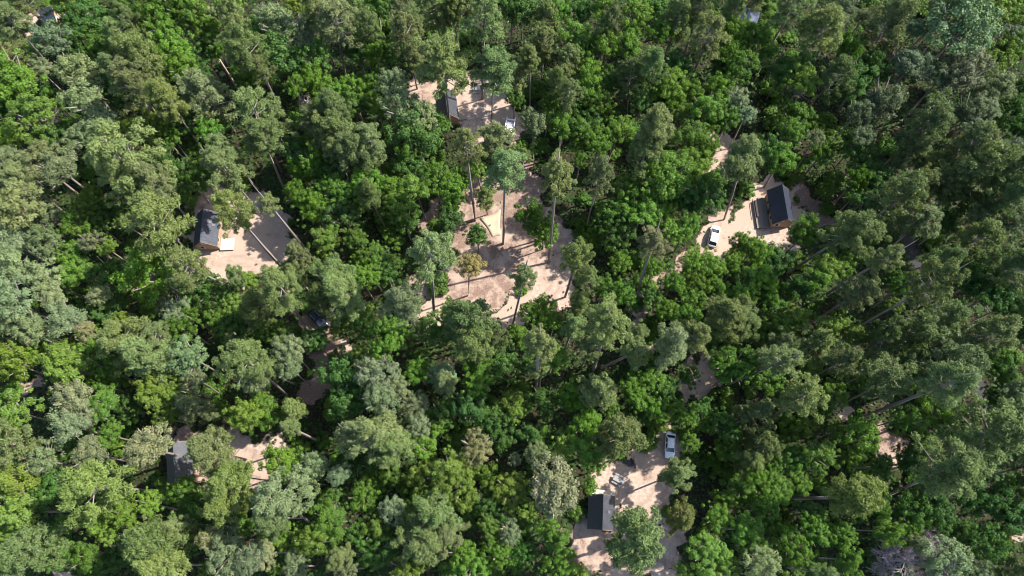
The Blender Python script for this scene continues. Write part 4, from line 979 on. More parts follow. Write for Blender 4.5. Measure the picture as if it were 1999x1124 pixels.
O -75.1 10.6 -0.0 0.4 13.5 3.8 82 4 151 194 90|pale rounded tree nearest straight up from @15
O -68.7 12.0 0.5 0.2 13.1 3.6 260 1 145 166 84|pale rounded tree nearest left of @09
O -57.8 12.7 -0.2 -0.1 14.9 4.8 326 7 194 203 103|large pale rounded tree nearest left of @09
Y -60.0 22.5 -0.1 -0.5 11.8 3.5 33 2 145 212 42|yellow-green tree, second nearest above @09
Y -56.4 21.4 -0.8 0.3 11.1 2.7 96 2 135 229 42|yellow-green tree nearest above @09
Y -58.2 18.6 -0.1 -0.4 9.9 2.3 44 3 122 201 36|small yellow-green tree nearest above @09
D -64.5 20.2 -0.3 -0.4 8.8 2.9 90 6 61 123 32|dark green tree nearest down and right of @17
B -67.0 20.4 -0.2 -0.1 12.6 3.1 348 5 104 205 39|bright green tree, second nearest down and right of @17
B -67.2 15.3 0.7 -0.1 11.0 2.7 255 6 96 188 33|bright green tree nearest left of @09
P -52.7 19.8 0 0 10.4 3.6 84 5 124 151 77|dark olive pine nearest above @09
P -47.4 12.3 -0.0 -0.1 15.7 4.2 78 5 138 164 71|olive green pine nearest right of @09
Y -44.1 18.4 -0.1 -0.5 11.7 3.7 339 6 151 233 44|yellow-green tree nearest above and right of @09
B -42.5 20.2 0.2 -0.1 10.2 2.6 355 6 111 200 34|small bright green tree nearest below and left of @24
Y -78.8 6.7 -0.1 0.5 13.1 4.2 275 5 168 231 50|yellow-green tree, second nearest straight up from @15
Y -76.4 8.0 -0.0 -0.1 11.3 2.6 232 2 135 189 39|yellow-green tree nearest left of @09
Y -77.2 3.5 -0.4 -0.3 12.3 4.1 63 2 164 257 62|yellow-green tree nearest straight up from @15
Y -80.3 0.7 0.2 0.1 10.3 2.2 28 1 141 237 36|small yellow-green tree nearest straight up from @15
D -73.9 6.4 -0.0 -0.1 10.7 4.0 203 2 63 145 33|dark green tree nearest up and right of @15
P -72.0 -2.2 0.3 -0.5 16.9 4.5 37 2 108 156 60|large dark olive pine nearest up and right of @15
B -69.8 -3.3 0.1 -0.1 12.1 2.8 331 5 89 178 36|bright green tree nearest straight right of @15
B -65.9 -3.1 0.2 -0.3 12.2 2.9 229 2 81 156 26|bright green tree, second nearest straight right of @15
Y -65.4 2.2 0.0 -0.3 11.7 3.0 109 6 155 261 49|yellow-green tree nearest up and right of @15
Y -61.2 2.0 0.2 0.7 12.6 2.9 54 7 128 213 35|yellow-green tree, second nearest up and right of @15
Y -63.5 0.1 -0.4 -0.4 10.2 2.3 147 2 177 282 59|small yellow-green tree nearest straight right of @15
Y -59.9 -0.3 0.6 0.3 10.8 2.3 180 5 124 189 34|small yellow-green tree, second nearest straight right of @15
Y -58.0 3.7 0.5 0.6 12.4 2.3 22 2 149 251 45|yellow-green tree nearest below and left of @09
Y -62.0 5.1 -0.2 -0.2 10.0 1.9 240 1 138 230 45|small yellow-green tree nearest up and right of @15
B -51.6 7.1 -0.2 -0.9 11.8 3.2 205 1 91 177 30|bright green tree nearest below @09
P -54.1 -1.8 0.3 -0.0 14.6 5.2 111 4 104 147 50|large dark olive pine nearest below @09
P -51.4 0.4 -0.4 0.3 13.8 2.4 59 6 168 210 89|grey-green pine nearest below @09
P -52.2 -5.1 0.3 0.3 16.5 3.6 226 1 175 223 76|grey-green pine nearest straight right of @15
O -44.3 -3.4 0.6 0.3 13.5 4.2 344 3 135 174 86|pale rounded tree, second nearest straight right of @15
O -40.7 -4.0 0.6 -0.1 14.2 3.3 341 7 110 147 77|pale rounded tree, third nearest straight right of @15
O -46.1 -0.8 -0.3 0.0 13.9 2.4 101 0 205 214 93|pale rounded tree nearest straight right of @15
P -43.6 6.3 0.2 0.4 17.1 4.1 358 3 144 193 58|grey-green pine nearest below and right of @09
P -44.3 3.9 0.4 -0.3 16.2 3.3 175 0 141 184 54|olive green pine nearest straight right of @15
D -50.7 2.8 -0.1 0.5 9.9 3.6 276 5 70 153 37|dark green tree nearest below @09
Y -42.9 5.2 0.1 -0.3 11.1 2.0 275 7 126 211 41|small yellow-green tree nearest below and left of @24
D -63.5 -4.8 -0.0 0.3 9.1 2.7 96 0 59 131 31|dark green tree nearest straight right of @15
D -71.5 7.0 -0.2 0.2 8.8 2.2 193 6 69 143 34|small dark green tree nearest left of @09
D -61.9 -3.5 -0.3 0.3 9.0 2.5 134 6 58 138 39|small dark green tree nearest straight right of @15
D -47.7 0.8 -0.2 0.3 10.1 2.5 33 7 53 119 28|small dark green tree nearest below and left of @24
B -78.8 -5.0 -0.4 -0.2 11.1 2.4 242 7 94 186 31|small bright green tree nearest up and right of @15
O -43.4 8.7 -0.3 -0.2 13.2 2.5 299 0 157 198 109|pale rounded tree nearest right of @09
B -42.1 18.8 0 0 7.5 3.5 327 6 87 179 28|bright green tree nearest below and left of @24
P -37.4 19.8 0 0 8.4 2.7 68 7 170 223 80|grey-green pine nearest below and left of @24
P -35.1 15.7 0 0 16.7 1.9 310 7 152 197 79|grey-green pine nearest right of @09
O -21.5 20.5 0.1 -0.0 15.1 4.4 246 1 134 179 90|pale rounded tree nearest below and right of @24
O -19.1 22.3 0.1 0.1 14.0 2.8 340 6 173 205 96|pale rounded tree, third nearest right of @24
O -15.5 18.9 -0.5 0.4 13.3 3.0 7 7 125 154 72|pale rounded tree, second nearest below @11
P -21.5 13.5 0.6 0.5 16.9 4.9 291 1 167 206 89|large grey-green pine nearest below and right of @24
P -18.5 12.5 0.4 0.2 16.6 3.8 149 3 147 203 75|grey-green pine nearest below and right of @24
O -26.0 15.2 -0.1 -0.0 14.1 3.1 142 7 165 208 98|pale rounded tree nearest below @06
B -15.3 13.9 0.1 -0.1 11.6 3.5 263 6 127 233 39|bright green tree nearest below and right of @24
O -14.7 16.3 -0.3 0.1 13.6 2.6 5 3 164 207 109|pale rounded tree, second nearest up and left of @19
B -37.1 10.8 -0.2 0.1 11.8 3.6 239 2 125 225 32|bright green tree nearest below @24
O -32.0 10.6 0.3 -0.4 12.9 3.4 153 1 136 189 89|pale rounded tree nearest below @24
O -32.8 7.9 -0.2 -0.3 12.3 2.7 11 4 145 187 77|pale rounded tree, second nearest right of @09
O -27.5 8.6 -0.1 -0.1 13.8 2.4 326 1 123 178 92|pale rounded tree, second nearest below @24
D -26.1 11.0 0.4 0.1 10.2 3.7 140 4 51 108 24|dark green tree nearest below @24
P -36.0 2.3 -0.1 -0.2 18.5 3.4 56 5 108 150 64|dark olive pine nearest below @24
B -36.1 -0.5 -0.1 -0.0 11.2 2.4 165 2 125 223 34|small bright green tree nearest below @24
B -28.7 1.8 0.1 -0.3 12.3 3.8 16 5 85 165 29|bright green tree, second nearest right of @09
Y -30.4 -1.4 -0.4 0.0 13.0 3.5 188 1 115 185 35|yellow-green tree nearest below and right of @09
B -24.2 4.9 0.2 0.5 11.2 3.0 185 7 88 171 26|bright green tree, second nearest below @24
O -18.7 3.8 -0.0 -0.4 13.1 2.3 78 0 144 194 101|pale rounded tree nearest up and left of @19
Y -21.5 0.1 -0.0 0.4 10.5 2.9 243 5 123 197 42|yellow-green tree nearest below @24
P -11.6 2.0 -0.5 0.4 14.4 5.1 295 2 124 180 68|large olive green pine nearest up and left of @19
P -12.9 -0.8 -0.2 -0.7 14.7 4.2 151 1 120 159 60|olive green pine nearest straight left of @19
P -10.5 -0.3 0.3 -0.2 13.7 3.4 188 1 125 148 67|dark olive pine nearest up and left of @19
P -13.9 2.0 -0.6 -0.4 13.2 2.6 353 1 119 170 63|olive green pine nearest up and left of @19
O -6.0 12.7 0.2 0.3 13.3 3.5 157 3 184 180 80|pale rounded tree, second nearest above and left of @08
Y -10.2 8.9 -0.1 -0.0 12.5 3.8 323 5 139 207 48|yellow-green tree, second nearest up and left of @19
Y -8.5 6.8 0.3 -0.1 12.6 3.4 110 3 131 197 42|yellow-green tree nearest up and left of @19
Y -14.6 9.2 -0.3 -0.4 10.3 2.8 304 2 163 235 53|yellow-green tree nearest below and right of @24
P -25.1 -3.1 -0.3 -0.2 17.1 2.7 355 0 134 165 67|olive green pine nearest below @24
O -24.9 -5.7 -0.4 0.3 13.2 2.1 24 6 124 152 68|small pale rounded tree nearest straight left of @19
O -37.9 -3.1 -0.4 0.0 13.2 3.0 225 1 202 216 104|pale rounded tree, second nearest straight left of @19
O -33.6 -5.4 0.6 0.5 13.0 2.6 3 3 135 178 84|pale rounded tree nearest straight left of @19
B -7.6 -3.0 -0.1 -0.1 12.6 2.9 206 6 111 212 33|bright green tree, second nearest up and left of @19
B -6.7 -4.4 0.4 -0.5 12.5 3.1 159 3 105 218 38|bright green tree nearest straight left of @19
Y -16.1 -5.7 -0.2 0.3 12.0 2.9 186 6 114 172 30|yellow-green tree nearest straight left of @19
B -2.7 -2.7 0.2 -0.4 11.5 3.0 342 4 95 190 28|bright green tree nearest up and left of @19
Y -0.3 6.0 0.0 0.5 11.3 3.0 143 7 140 202 36|yellow-green tree nearest straight up from @19
Y -0.1 19.9 0.1 0.1 10.7 3.1 55 2 103 159 30|yellow-green tree nearest above and left of @22
Y -3.6 0.5 -0.0 -0.2 10.7 2.5 38 2 112 192 44|small yellow-green tree nearest up and left of @19
O 0.4 -0.4 -0.7 0.1 12.9 2.5 109 4 144 191 94|pale rounded tree nearest straight up from @19
O 0.4 11.1 0.1 0.1 11.5 1.5 359 0 151 176 86|small pale rounded tree nearest above and left of @08
D -11.3 18.4 -0.8 0.4 9.3 3.0 123 7 74 153 39|dark green tree nearest up and left of @19
D -7.2 19.6 -0.1 0.5 9.8 4.0 276 7 65 148 45|dark green tree, second nearest below @11
D -3.1 15.4 0.4 0.8 10.4 3.7 89 4 57 123 30|dark green tree nearest left of @22
D -4.0 5.0 -0.0 -0.1 8.7 3.0 29 1 72 147 40|dark green tree, second nearest straight up from @19
D -21.1 -2.2 0.2 -0.2 9.7 3.6 294 3 72 154 41|dark green tree nearest straight left of @19
D -24.2 -0.6 0.0 -0.2 9.6 2.7 72 2 89 187 45|dark green tree, second nearest straight left of @19
D -28.6 5.5 -0.1 -0.5 9.3 2.6 184 3 81 157 41|small dark green tree nearest below @24
D -27.3 20.3 0.2 0.5 10.0 3.8 262 1 92 189 54|dark green tree nearest below and right of @24
B -5.7 24.8 -0.4 -1.0 11.1 3.0 342 7 141 255 41|bright green tree nearest above and left of @08
B -12.3 16.0 -0.1 0.5 10.5 1.9 109 5 117 222 37|small bright green tree nearest below and right of @24
D -1.9 3.3 0.2 -0.0 8.9 2.6 267 6 62 133 38|small dark green tree nearest straight up from @19
Y 0.8 18.9 -0.1 0.1 11.8 2.4 143 5 155 251 47|small yellow-green tree nearest above and left of @22
D 5.7 20.0 -0.3 0.6 11.1 3.8 78 5 58 117 27|dark green tree nearest above and left of @22
B 9.1 21.3 0.7 0.1 11.4 2.8 80 6 126 252 35|bright green tree, second nearest above and left of @22
B 11.9 17.3 0.4 -0.2 12.3 3.2 353 5 109 219 29|bright green tree nearest above and left of @22
Y 8.5 14.5 0.4 -0.3 10.4 2.7 157 0 179 288 62|yellow-green tree nearest left of @22
B 11.9 12.5 0.2 0.0 12.6 3.1 56 5 128 253 43|bright green tree nearest left of @22
B 13.4 9.9 0.0 0.6 11.1 2.3 105 1 95 184 29|small bright green tree nearest left of @22
B 12.5 7.8 0.4 -0.6 9.6 1.5 31 4 130 244 40|small bright green tree nearest above and left of @08
B 19.8 21.5 0.5 0.4 11.6 3.2 29 2 103 206 32|bright green tree nearest above @22
D 25.4 22.4 -0.3 0.2 10.1 3.4 132 7 59 127 28|dark green tree nearest left of @23
B 24.3 20.1 -0.4 -0.4 10.5 2.8 257 7 117 244 38|bright green tree nearest above and left of @07
B 28.3 18.5 0.1 0.4 10.5 2.9 260 0 91 177 28|bright green tree nearest above @07
D 21.3 18.9 0.0 0.1 8.2 2.5 302 3 66 127 30|small dark green tree nearest above and left of @07
D 31.8 20.2 0.1 -0.2 9.0 2.5 121 5 72 158 36|small dark green tree nearest below @23
O 7.1 6.5 -0.4 -0.2 15.2 5.3 31 1 176 184 102|large pale rounded tree nearest above and left of @08
O 4.0 12.3 0.0 -0.4 13.7 2.4 88 0 127 165 67|pale rounded tree nearest above and left of @08
B 0.7 6.4 0.2 0.2 9.8 2.1 200 1 110 212 35|small bright green tree nearest straight up from @19
B 6.0 -1.3 1.0 0.0 12.9 2.7 195 5 103 196 37|bright green tree nearest below and left of @08
B 5.6 0.0 0.1 0.2 11.2 2.6 227 4 116 239 35|bright green tree nearest left of @08
B 7.2 -5.4 0.1 0.4 11.8 2.7 312 4 103 205 30|bright green tree nearest straight right of @19
D 1.8 0.0 -0.3 -0.0 8.3 2.8 0 0 60 128 29|dark green tree nearest straight up from @19
D 2.2 -3.4 -0.5 0.5 9.8 2.5 161 6 57 144 31|small dark green tree nearest up and right of @19
B 30.4 14.4 -0.7 -0.2 10.1 2.0 228 2 100 188 29|small bright green tree nearest right of @07
B 36.5 13.2 0 0 6.2 2.7 283 6 103 201 32|bright green tree nearest right of @07
B 37.6 6.6 0 0 10.3 3.1 83 7 97 183 30|bright green tree, second nearest below and right of @07
B 39.7 7.9 -0.0 -0.3 11.6 2.8 90 0 114 215 34|bright green tree nearest below and right of @23
B 35.0 5.0 0 0 8.5 2.4 178 1 108 192 32|bright green tree nearest below and right of @07
B 33.0 2.3 -0.4 -0.1 11.0 2.6 230 6 99 200 29|bright green tree nearest below and right of @22
B 35.8 0.7 0.5 -0.2 12.4 3.2 325 2 111 228 42|bright green tree, third nearest below and right of @22
B 30.5 -3.7 -0.2 0.5 12.8 3.3 53 4 136 254 50|bright green tree nearest right of @08
B 32.7 -4.6 -0.0 -0.1 11.3 2.8 108 4 85 167 30|bright green tree nearest below and right of @08
O 38.0 -4.6 -0.1 -0.0 14.2 3.3 302 6 189 236 100|pale rounded tree nearest left of @10
B 40.5 3.5 -0.4 -0.0 11.8 3.0 165 1 92 189 30|bright green tree, fourth nearest left of @10
B 43.3 9.7 -0.4 0.5 10.4 2.1 234 4 111 224 44|small bright green tree, third nearest right of @07
Y 26.8 -5.8 0.0 0.0 10.1 1.8 31 5 166 273 59|small yellow-green tree nearest below and right of @08
B 38.1 -2.1 0.4 0.3 10.7 2.6 69 7 85 164 27|bright green tree, fifth nearest left of @10
D 36.2 16.8 0 0 8.4 3.1 53 0 66 144 34|dark green tree nearest below @23
B 33.5 17.7 0 0 6.4 2.1 157 6 116 231 39|small bright green tree nearest above and right of @07
B 16.7 19.1 -0.0 0.3 11.2 2.0 178 7 102 187 36|small bright green tree nearest above @22
D 2.8 15.6 0.2 0.2 9.0 2.7 270 5 80 174 47|small dark green tree nearest left of @22
B 54.3 21.6 0.1 0.1 11.6 2.3 9 7 105 193 31|small bright green tree nearest right of @23
B 64.8 17.9 0.2 -0.0 11.6 2.6 327 0 78 166 31|bright green tree, second nearest below and left of @21
B 70.2 18.2 -0.0 -0.0 13.0 3.9 16 7 114 212 35|bright green tree nearest below and left of @21
B 56.7 16.0 0.1 -0.9 12.4 3.9 54 0 96 188 31|bright green tree, third nearest above @10
Y 54.5 15.8 -0.3 0.3 9.5 2.1 133 3 115 191 40|small yellow-green tree nearest below and right of @23
Y 49.7 11.4 -0.3 0.3 12.9 3.2 135 7 105 186 40|yellow-green tree nearest above and left of @10
B 46.0 11.2 0.2 0.1 10.8 3.1 38 1 82 176 35|bright green tree nearest left of @21
B 43.1 7.4 -0.5 -0.4 11.1 3.3 101 6 102 196 36|bright green tree nearest above and left of @10
B 41.7 9.6 0.4 0.1 10.0 2.3 240 4 102 206 28|small bright green tree nearest right of @08
B 46.4 8.2 0.1 -0.1 11.2 2.4 322 1 113 209 34|small bright green tree, fourth nearest above and left of @10
B 59.7 10.8 0.6 -0.7 11.3 2.3 169 2 70 142 29|bright green tree, second nearest above @10
B 55.4 12.5 0.6 -0.3 10.0 2.4 339 7 103 188 26|small bright green tree nearest below and left of @21
D 66.6 11.0 -0.4 0.2 8.6 2.9 168 1 56 132 30|dark green tree nearest below and left of @21
D 48.4 3.5 -0.1 -0.3 10.0 2.5 261 2 56 127 33|dark green tree nearest above and left of @10
B 47.0 0.3 0.3 -0.1 11.6 3.0 282 6 100 208 36|bright green tree, second nearest left of @10
B 43.3 -1.6 0.1 -0.5 12.2 3.3 305 3 96 187 30|bright green tree, third nearest left of @10
B 52.2 -0.5 -0.4 -0.0 11.6 2.4 41 3 100 201 33|small bright green tree nearest above and left of @10
B 51.9 -4.1 -0.0 0.2 11.7 2.9 177 5 103 199 35|bright green tree nearest left of @10
B 57.6 0.5 0.7 -0.3 12.6 3.0 175 5 102 188 31|bright green tree nearest above @10
B 59.8 3.9 -0.1 -0.1 9.8 2.2 290 1 91 188 35|small bright green tree nearest above @10
B 62.8 -0.1 -0.3 0.1 10.9 2.3 52 4 101 203 32|small bright green tree nearest above and right of @10
O 65.6 -3.4 0.2 -0.4 13.9 3.8 288 0 159 217 108|pale rounded tree nearest right of @10
O 62.7 -1.1 0.3 -0.5 13.0 2.0 346 2 131 163 76|small pale rounded tree nearest above and right of @10
D 64.0 3.4 0.0 0.1 10.1 3.8 242 6 71 155 35|dark green tree nearest above @10
D 67.8 3.9 0.0 -0.4 11.0 4.0 89 6 52 117 33|dark green tree nearest above and right of @10
D 75.0 5.4 0.2 -0.0 11.2 4.6 288 0 50 124 31|dark green tree nearest below @21
D 79.5 3.2 -0.7 -0.0 11.6 4.4 334 7 56 131 37|dark green tree nearest straight up from @16
Y 78.6 -1.1 -0.2 0.6 9.6 1.8 192 5 107 162 33|small yellow-green tree nearest up and left of @16
D 73.7 -1.3 0.3 -0.0 10.9 3.9 185 3 69 152 42|dark green tree nearest up and left of @16
O 70.8 -5.6 0.0 0.0 13.6 2.4 99 3 104 149 64|pale rounded tree nearest straight left of @16
P 75.9 -5.4 0.5 0.0 12.9 2.4 354 2 92 128 48|dark olive pine nearest up and left of @16
P 46.6 -5.6 0.1 -0.2 14.3 2.2 135 2 125 183 68|small grey-green pine nearest left of @10
D 70.0 0.6 0.8 -0.3 9.6 3.2 200 5 81 158 38|dark green tree, second nearest above and right of @10
O 82.7 21.0 0.4 0.1 13.0 3.0 349 6 101 147 71|pale rounded tree nearest right of @21
D 82.6 7.2 -0.1 -0.1 9.5 2.6 189 3 72 160 36|small dark green tree nearest straight up from @16
D 57.2 3.0 -0.4 0.3 7.7 2.2 110 6 52 116 29|small dark green tree nearest above and left of @10
B 56.2 8.0 0.1 0.2 10.4 1.6 153 1 104 213 37|small bright green tree, second nearest above and left of @10
D 82.9 21.1 -0.3 0.5 8.8 2.7 242 2 65 139 29|small dark green tree nearest below and right of @21
S 50.4 16.7 0.0 0.0 1.0 1.7 180 5 105 203 32|low green shrub, fourth nearest right of @07
S 60.8 102.3 0.0 0.0 1.2 2.1 39 0 114 213 38|low green shrub, fourth nearest below and right of @27
S 18.1 61.1 0 0 1.5 2.8 117 7 94 180 36|low green shrub, second nearest left of @01
S -25.6 59.8 0.0 0.0 1.5 2.7 47 3 103 203 34|low green shrub, second nearest below and left of @04
S -60.4 6.5 0.0 0.0 1.4 2.6 194 2 121 224 45|low green shrub, sixth nearest up and right of @15
S -10.7 15.3 0.0 0.0 1.3 2.4 34 7 96 175 33|low green shrub, sixth nearest below @11
S 64.0 25.8 0.0 0.0 1.6 2.3 276 2 111 201 35|low green shrub, second nearest left of @21
S -28.2 93.5 0.0 0.0 1.4 2.6 73 2 101 191 33|low green shrub, second nearest above and left of @04
S 48.9 6.1 0.0 0.0 1.2 2.1 92 3 95 174 35|low green shrub, fourth nearest above and left of @10
S 2.9 3.1 0.0 0.0 1.5 2.7 107 0 112 186 38|low green shrub, second nearest straight up from @19
S -9.1 102.0 0.0 0.0 1.6 2.9 339 1 96 182 33|low green shrub nearest down and left of @20
S 54.3 81.0 0.0 0.0 1.2 2.3 328 7 102 197 31|low green shrub nearest above @02
S -77.8 -0.3 0.0 0.0 1.3 2.4 8 5 97 203 43|low green shrub nearest up and right of @15
S -51.6 -6.0 0.0 0.0 1.2 2.2 310 3 107 185 32|low green shrub, third nearest below @09
S 73.2 -0.3 0.0 0.0 1.0 1.9 192 6 111 207 38|low green shrub nearest above and right of @10
S 57.0 103.6 0.0 0.0 1.2 2.3 322 3 97 177 30|low green shrub, second nearest below and right of @27
S 25.1 16.7 0.0 0.0 0.9 1.7 146 4 118 200 39|low green shrub nearest above and left of @07
S 63.6 5.7 0 0 1.4 2.5 256 4 97 194 31|low green shrub nearest above @10
S 33.2 0.1 0.0 0.0 1.2 2.2 16 3 103 184 30|low green shrub, third nearest below @07
S -4.2 9.5 0.0 0.0 1.4 2.6 46 3 97 173 28|low green shrub, third nearest straight up from @19
S -11.4 22.2 0.0 0.0 1.1 2.0 16 5 114 193 39|low green shrub, second nearest below @11
S 5.8 16.6 0.0 0.0 1.4 2.5 133 4 94 185 35|low green shrub nearest left of @22
S -24.1 70.0 0.0 0.0 1.7 3.0 96 1 105 186 36|low green shrub nearest below and left of @04
S -80.9 103.0 0.0 0.0 1.2 2.2 92 3 103 176 35|low green shrub nearest above and left of @12
S -40.1 -5.6 0.0 0.0 1.0 1.8 99 6 103 178 33|low green shrub, eighth nearest straight left of @19
S -57.9 38.7 0.0 0.0 1.2 2.1 305 5 94 179 33|low green shrub nearest above @09
S 80.0 18.0 0.0 0.0 1.0 1.9 206 6 111 194 35|low green shrub, second nearest below and left of @21
S -85.1 44.2 0.0 0.0 1.4 2.5 40 4 96 177 31|low green shrub, second nearest straight right of @17
S 55.5 88.7 0.0 0.0 1.8 3.4 125 0 123 227 36|low green shrub, second nearest below @27
S -3.9 21.2 0.0 0.0 1.5 2.8 206 2 88 177 34|low green shrub, third nearest below @11
S -42.4 -0.7 0.0 0.0 1.0 1.8 159 7 92 165 29|low green shrub, eighth nearest below @24
S -11.2 18.0 0.0 0.0 1.1 2.1 293 0 96 178 33|low green shrub, third nearest below and right of @06
S -17.1 104.3 0.0 0.0 1.3 2.3 94 6 120 217 39|low green shrub nearest straight left of @20
S 21.4 73.9 0.0 0.0 1.1 1.9 70 5 103 193 36|low green shrub nearest left of @25
S 10.6 -6.8 0.0 0.0 1.5 2.7 127 2 128 211 33|low green shrub nearest straight right of @19
S 54.4 7.7 0 0 1.1 2.0 252 7 116 214 35|low green shrub, second nearest above and left of @10
S 1.7 24.5 0.0 0.0 1.3 2.4 232 2 101 191 32|low green shrub nearest below @11
S 59.9 26.8 0.0 0.0 1.6 2.8 196 3 100 182 39|low green shrub, third nearest left of @21
S -40.7 35.7 0.0 0.0 1.0 1.8 68 2 84 172 34|low green shrub nearest below and left of @06
S 93.4 31.1 0.0 0.0 1.5 2.7 23 4 100 183 33|low green shrub nearest above and right of @21
S -62.0 -6.8 0.0 0.0 1.0 1.7 175 5 100 200 34|low green shrub, third nearest straight right of @15
S 74.3 15.3 0.0 0.0 1.3 2.4 114 5 85 161 29|low green shrub, fourth nearest below and left of @21
S 38.8 22.6 0.0 0.0 1.5 2.8 338 4 95 168 29|low green shrub nearest below and right of @23
S 52.1 -4.0 0.0 0.0 1.0 1.8 24 0 98 186 32|low green shrub, second nearest left of @10
S -60.5 80.8 0.0 0.0 1.5 2.8 212 7 82 177 35|low green shrub nearest below @12
S 56.8 21.2 0.0 0.0 1.4 2.2 3 7 94 194 35|low green shrub, fourth nearest right of @23
S -77.7 2.2 0.0 0.0 1.0 1.8 326 3 111 211 43|low green shrub, second nearest up and right of @15
S 3.0 88.5 0.0 0.0 1.2 2.3 202 2 102 206 36|low green shrub nearest above and right of @03
S 58.9 71.4 0.0 0.0 1.2 2.2 294 7 89 173 33|low green shrub, second nearest right of @25
S -27.2 105.2 0.0 0.0 1.7 3.1 63 4 104 186 34|low green shrub, second nearest straight left of @20
S 88.8 87.9 0.0 0.0 1.2 2.2 141 4 98 188 40|low green shrub nearest down and left of @14
S -71.2 28.8 0.0 0.0 1.1 1.9 313 1 90 156 32|low green shrub, second nearest down and right of @17
S -33.6 15.3 0.0 0.0 1.0 1.9 153 3 93 180 33|low green shrub, second nearest below @24
S -77.1 27.8 0.0 0.0 1.2 2.3 13 5 89 161 32|low green shrub nearest down and right of @17
S -24.5 10.0 0.0 0.0 1.2 2.2 347 3 98 178 30|low green shrub nearest below and right of @24
S 52.3 44.2 0.0 0.0 1.4 2.5 166 1 95 166 31|low green shrub, second nearest below @02
S -7.7 1.8 0.0 0.0 1.1 2.0 317 7 82 142 22|low green shrub nearest up and left of @19
S -93.4 24.1 0.0 0.0 1.0 1.8 100 7 92 168 31|low green shrub, second nearest straight up from @15
S 46.4 39.2 0.0 0.0 1.2 2.1 154 4 102 197 38|low green shrub, third nearest below and right of @01
S 3.9 10.9 0.0 0.0 1.0 1.7 346 3 94 182 34|low green shrub, second nearest above and left of @08
S 84.7 67.3 0.0 0.0 1.3 2.4 238 6 95 183 33|low green shrub, second nearest up and left of @18
S 83.2 54.3 0.0 0.0 1.4 2.5 253 5 114 217 35|low green shrub nearest up and left of @18
S -30.6 87.3 0.0 0.0 1.1 2.0 232 2 123 207 40|low green shrub, second nearest left of @04
S 80.6 111.5 0.0 0.0 1.6 2.9 233 3 86 161 30|low green shrub, second nearest right of @27
S -54.9 24.9 0.0 0.0 1.5 2.8 238 4 93 178 34|low green shrub nearest left of @24
S -57.9 4.3 0.0 0.0 1.3 2.3 278 0 101 177 33|low green shrub nearest below @09
S -22.3 53.9 0.0 0.0 1.1 2.0 28 6 105 191 33|low green shrub, third nearest left of @11
S 62.2 38.3 0 0 1.3 2.4 136 3 87 160 30|low green shrub nearest above and left of @21
S -70.4 14.4 0.0 0.0 1.2 2.3 350 0 111 195 29|low green shrub nearest left of @09
S 57.7 106.6 0.0 0.0 1.7 3.1 259 7 102 181 34|low green shrub nearest right of @27
S 24.7 50.6 0 0 1.7 3.1 119 2 91 176 34|low green shrub nearest left of @01
S -79.4 14.4 0.0 0.0 1.5 2.7 248 3 115 216 36|low green shrub, second nearest left of @09
S 69.1 78.2 0.0 0.0 1.8 3.2 84 6 92 176 38|low green shrub, fifth nearest down and left of @14
S -32.4 91.6 0.0 0.0 1.4 2.5 281 5 99 189 32|low green shrub, second nearest right of @12
S 81.0 20.8 0.0 0.0 1.1 2.0 300 6 114 208 35|low green shrub nearest below and left of @21
S 71.0 9.1 0.0 0.0 1.1 1.9 94 2 107 206 37|low green shrub, second nearest above @10
S -86.3 68.8 0.0 0.0 1.6 3.0 90 4 107 200 38|low green shrub, second nearest up and right of @17
S 86.4 71.2 0.0 0.0 1.6 2.9 12 7 93 168 30|low green shrub, second nearest down and left of @14
S 52.2 18.4 0.0 0.0 1.5 2.7 216 6 109 187 33|low green shrub, fifth nearest right of @07
S 32.2 -6.8 0.0 0.0 1.1 2.0 214 3 85 169 29|low green shrub nearest below and right of @08
S -14.4 44.7 0.0 0.0 1.5 2.8 223 2 100 172 36|low green shrub nearest below and left of @11
S 49.4 19.2 0 0 1.3 2.4 296 3 99 190 28|low green shrub, third nearest right of @07
S -62.3 8.7 0.0 0.0 0.9 1.7 85 3 85 162 31|low green shrub, fifth nearest up and right of @15
S 24.0 14.8 0.0 0.0 1.1 2.0 205 5 102 196 39|low green shrub nearest left of @07
S 65.8 76.6 0.0 0.0 1.6 2.8 153 3 94 170 31|low green shrub, fifth nearest above and right of @02
S 91.5 109.9 0.0 0.0 1.9 3.4 9 5 97 170 29|low green shrub nearest straight left of @14
S 62.1 10.8 0.0 0.0 1.4 2.6 75 3 115 213 34|low green shrub, third nearest above @10
S -104.2 98.5 0.0 0.0 1.8 3.2 51 7 85 161 32|low green shrub, second nearest below @26
S 20.6 82.0 0.0 0.0 1.7 3.0 30 0 120 211 39|low green shrub nearest right of @03
S -70.3 -6.4 0.0 0.0 0.9 1.6 284 2 91 184 30|low green shrub, second nearest straight right of @15
S 77.6 74.8 0.0 0.0 1.5 2.8 138 3 96 195 36|low green shrub, third nearest down and left of @14
S -74.6 53.4 0.0 0.0 1.0 1.9 338 3 92 162 30|low green shrub, second nearest left of @00
S -24.9 56.0 0.0 0.0 1.3 2.0 270 6 103 185 29|low green shrub, second nearest above and right of @06
S -14.7 11.7 0.0 0.0 1.1 2.0 309 4 102 185 32|low green shrub, fifth nearest up and left of @19
S -19.5 8.6 0.0 0.0 1.3 2.3 175 4 90 170 29|low green shrub, fourth nearest below and right of @24
S -15.4 72.4 0.0 0.0 1.6 2.8 280 0 71 142 22|low green shrub nearest below @04
S -10.5 -6.0 0.0 0.0 1.2 2.3 275 7 113 195 39|low green shrub, second nearest straight left of @19
S -103.9 111.1 0.0 0.0 1.3 2.3 100 7 100 183 37|low green shrub nearest above @26
S -72.1 26.4 0.0 0.0 1.3 2.4 325 3 109 195 38|low green shrub, third nearest down and right of @17
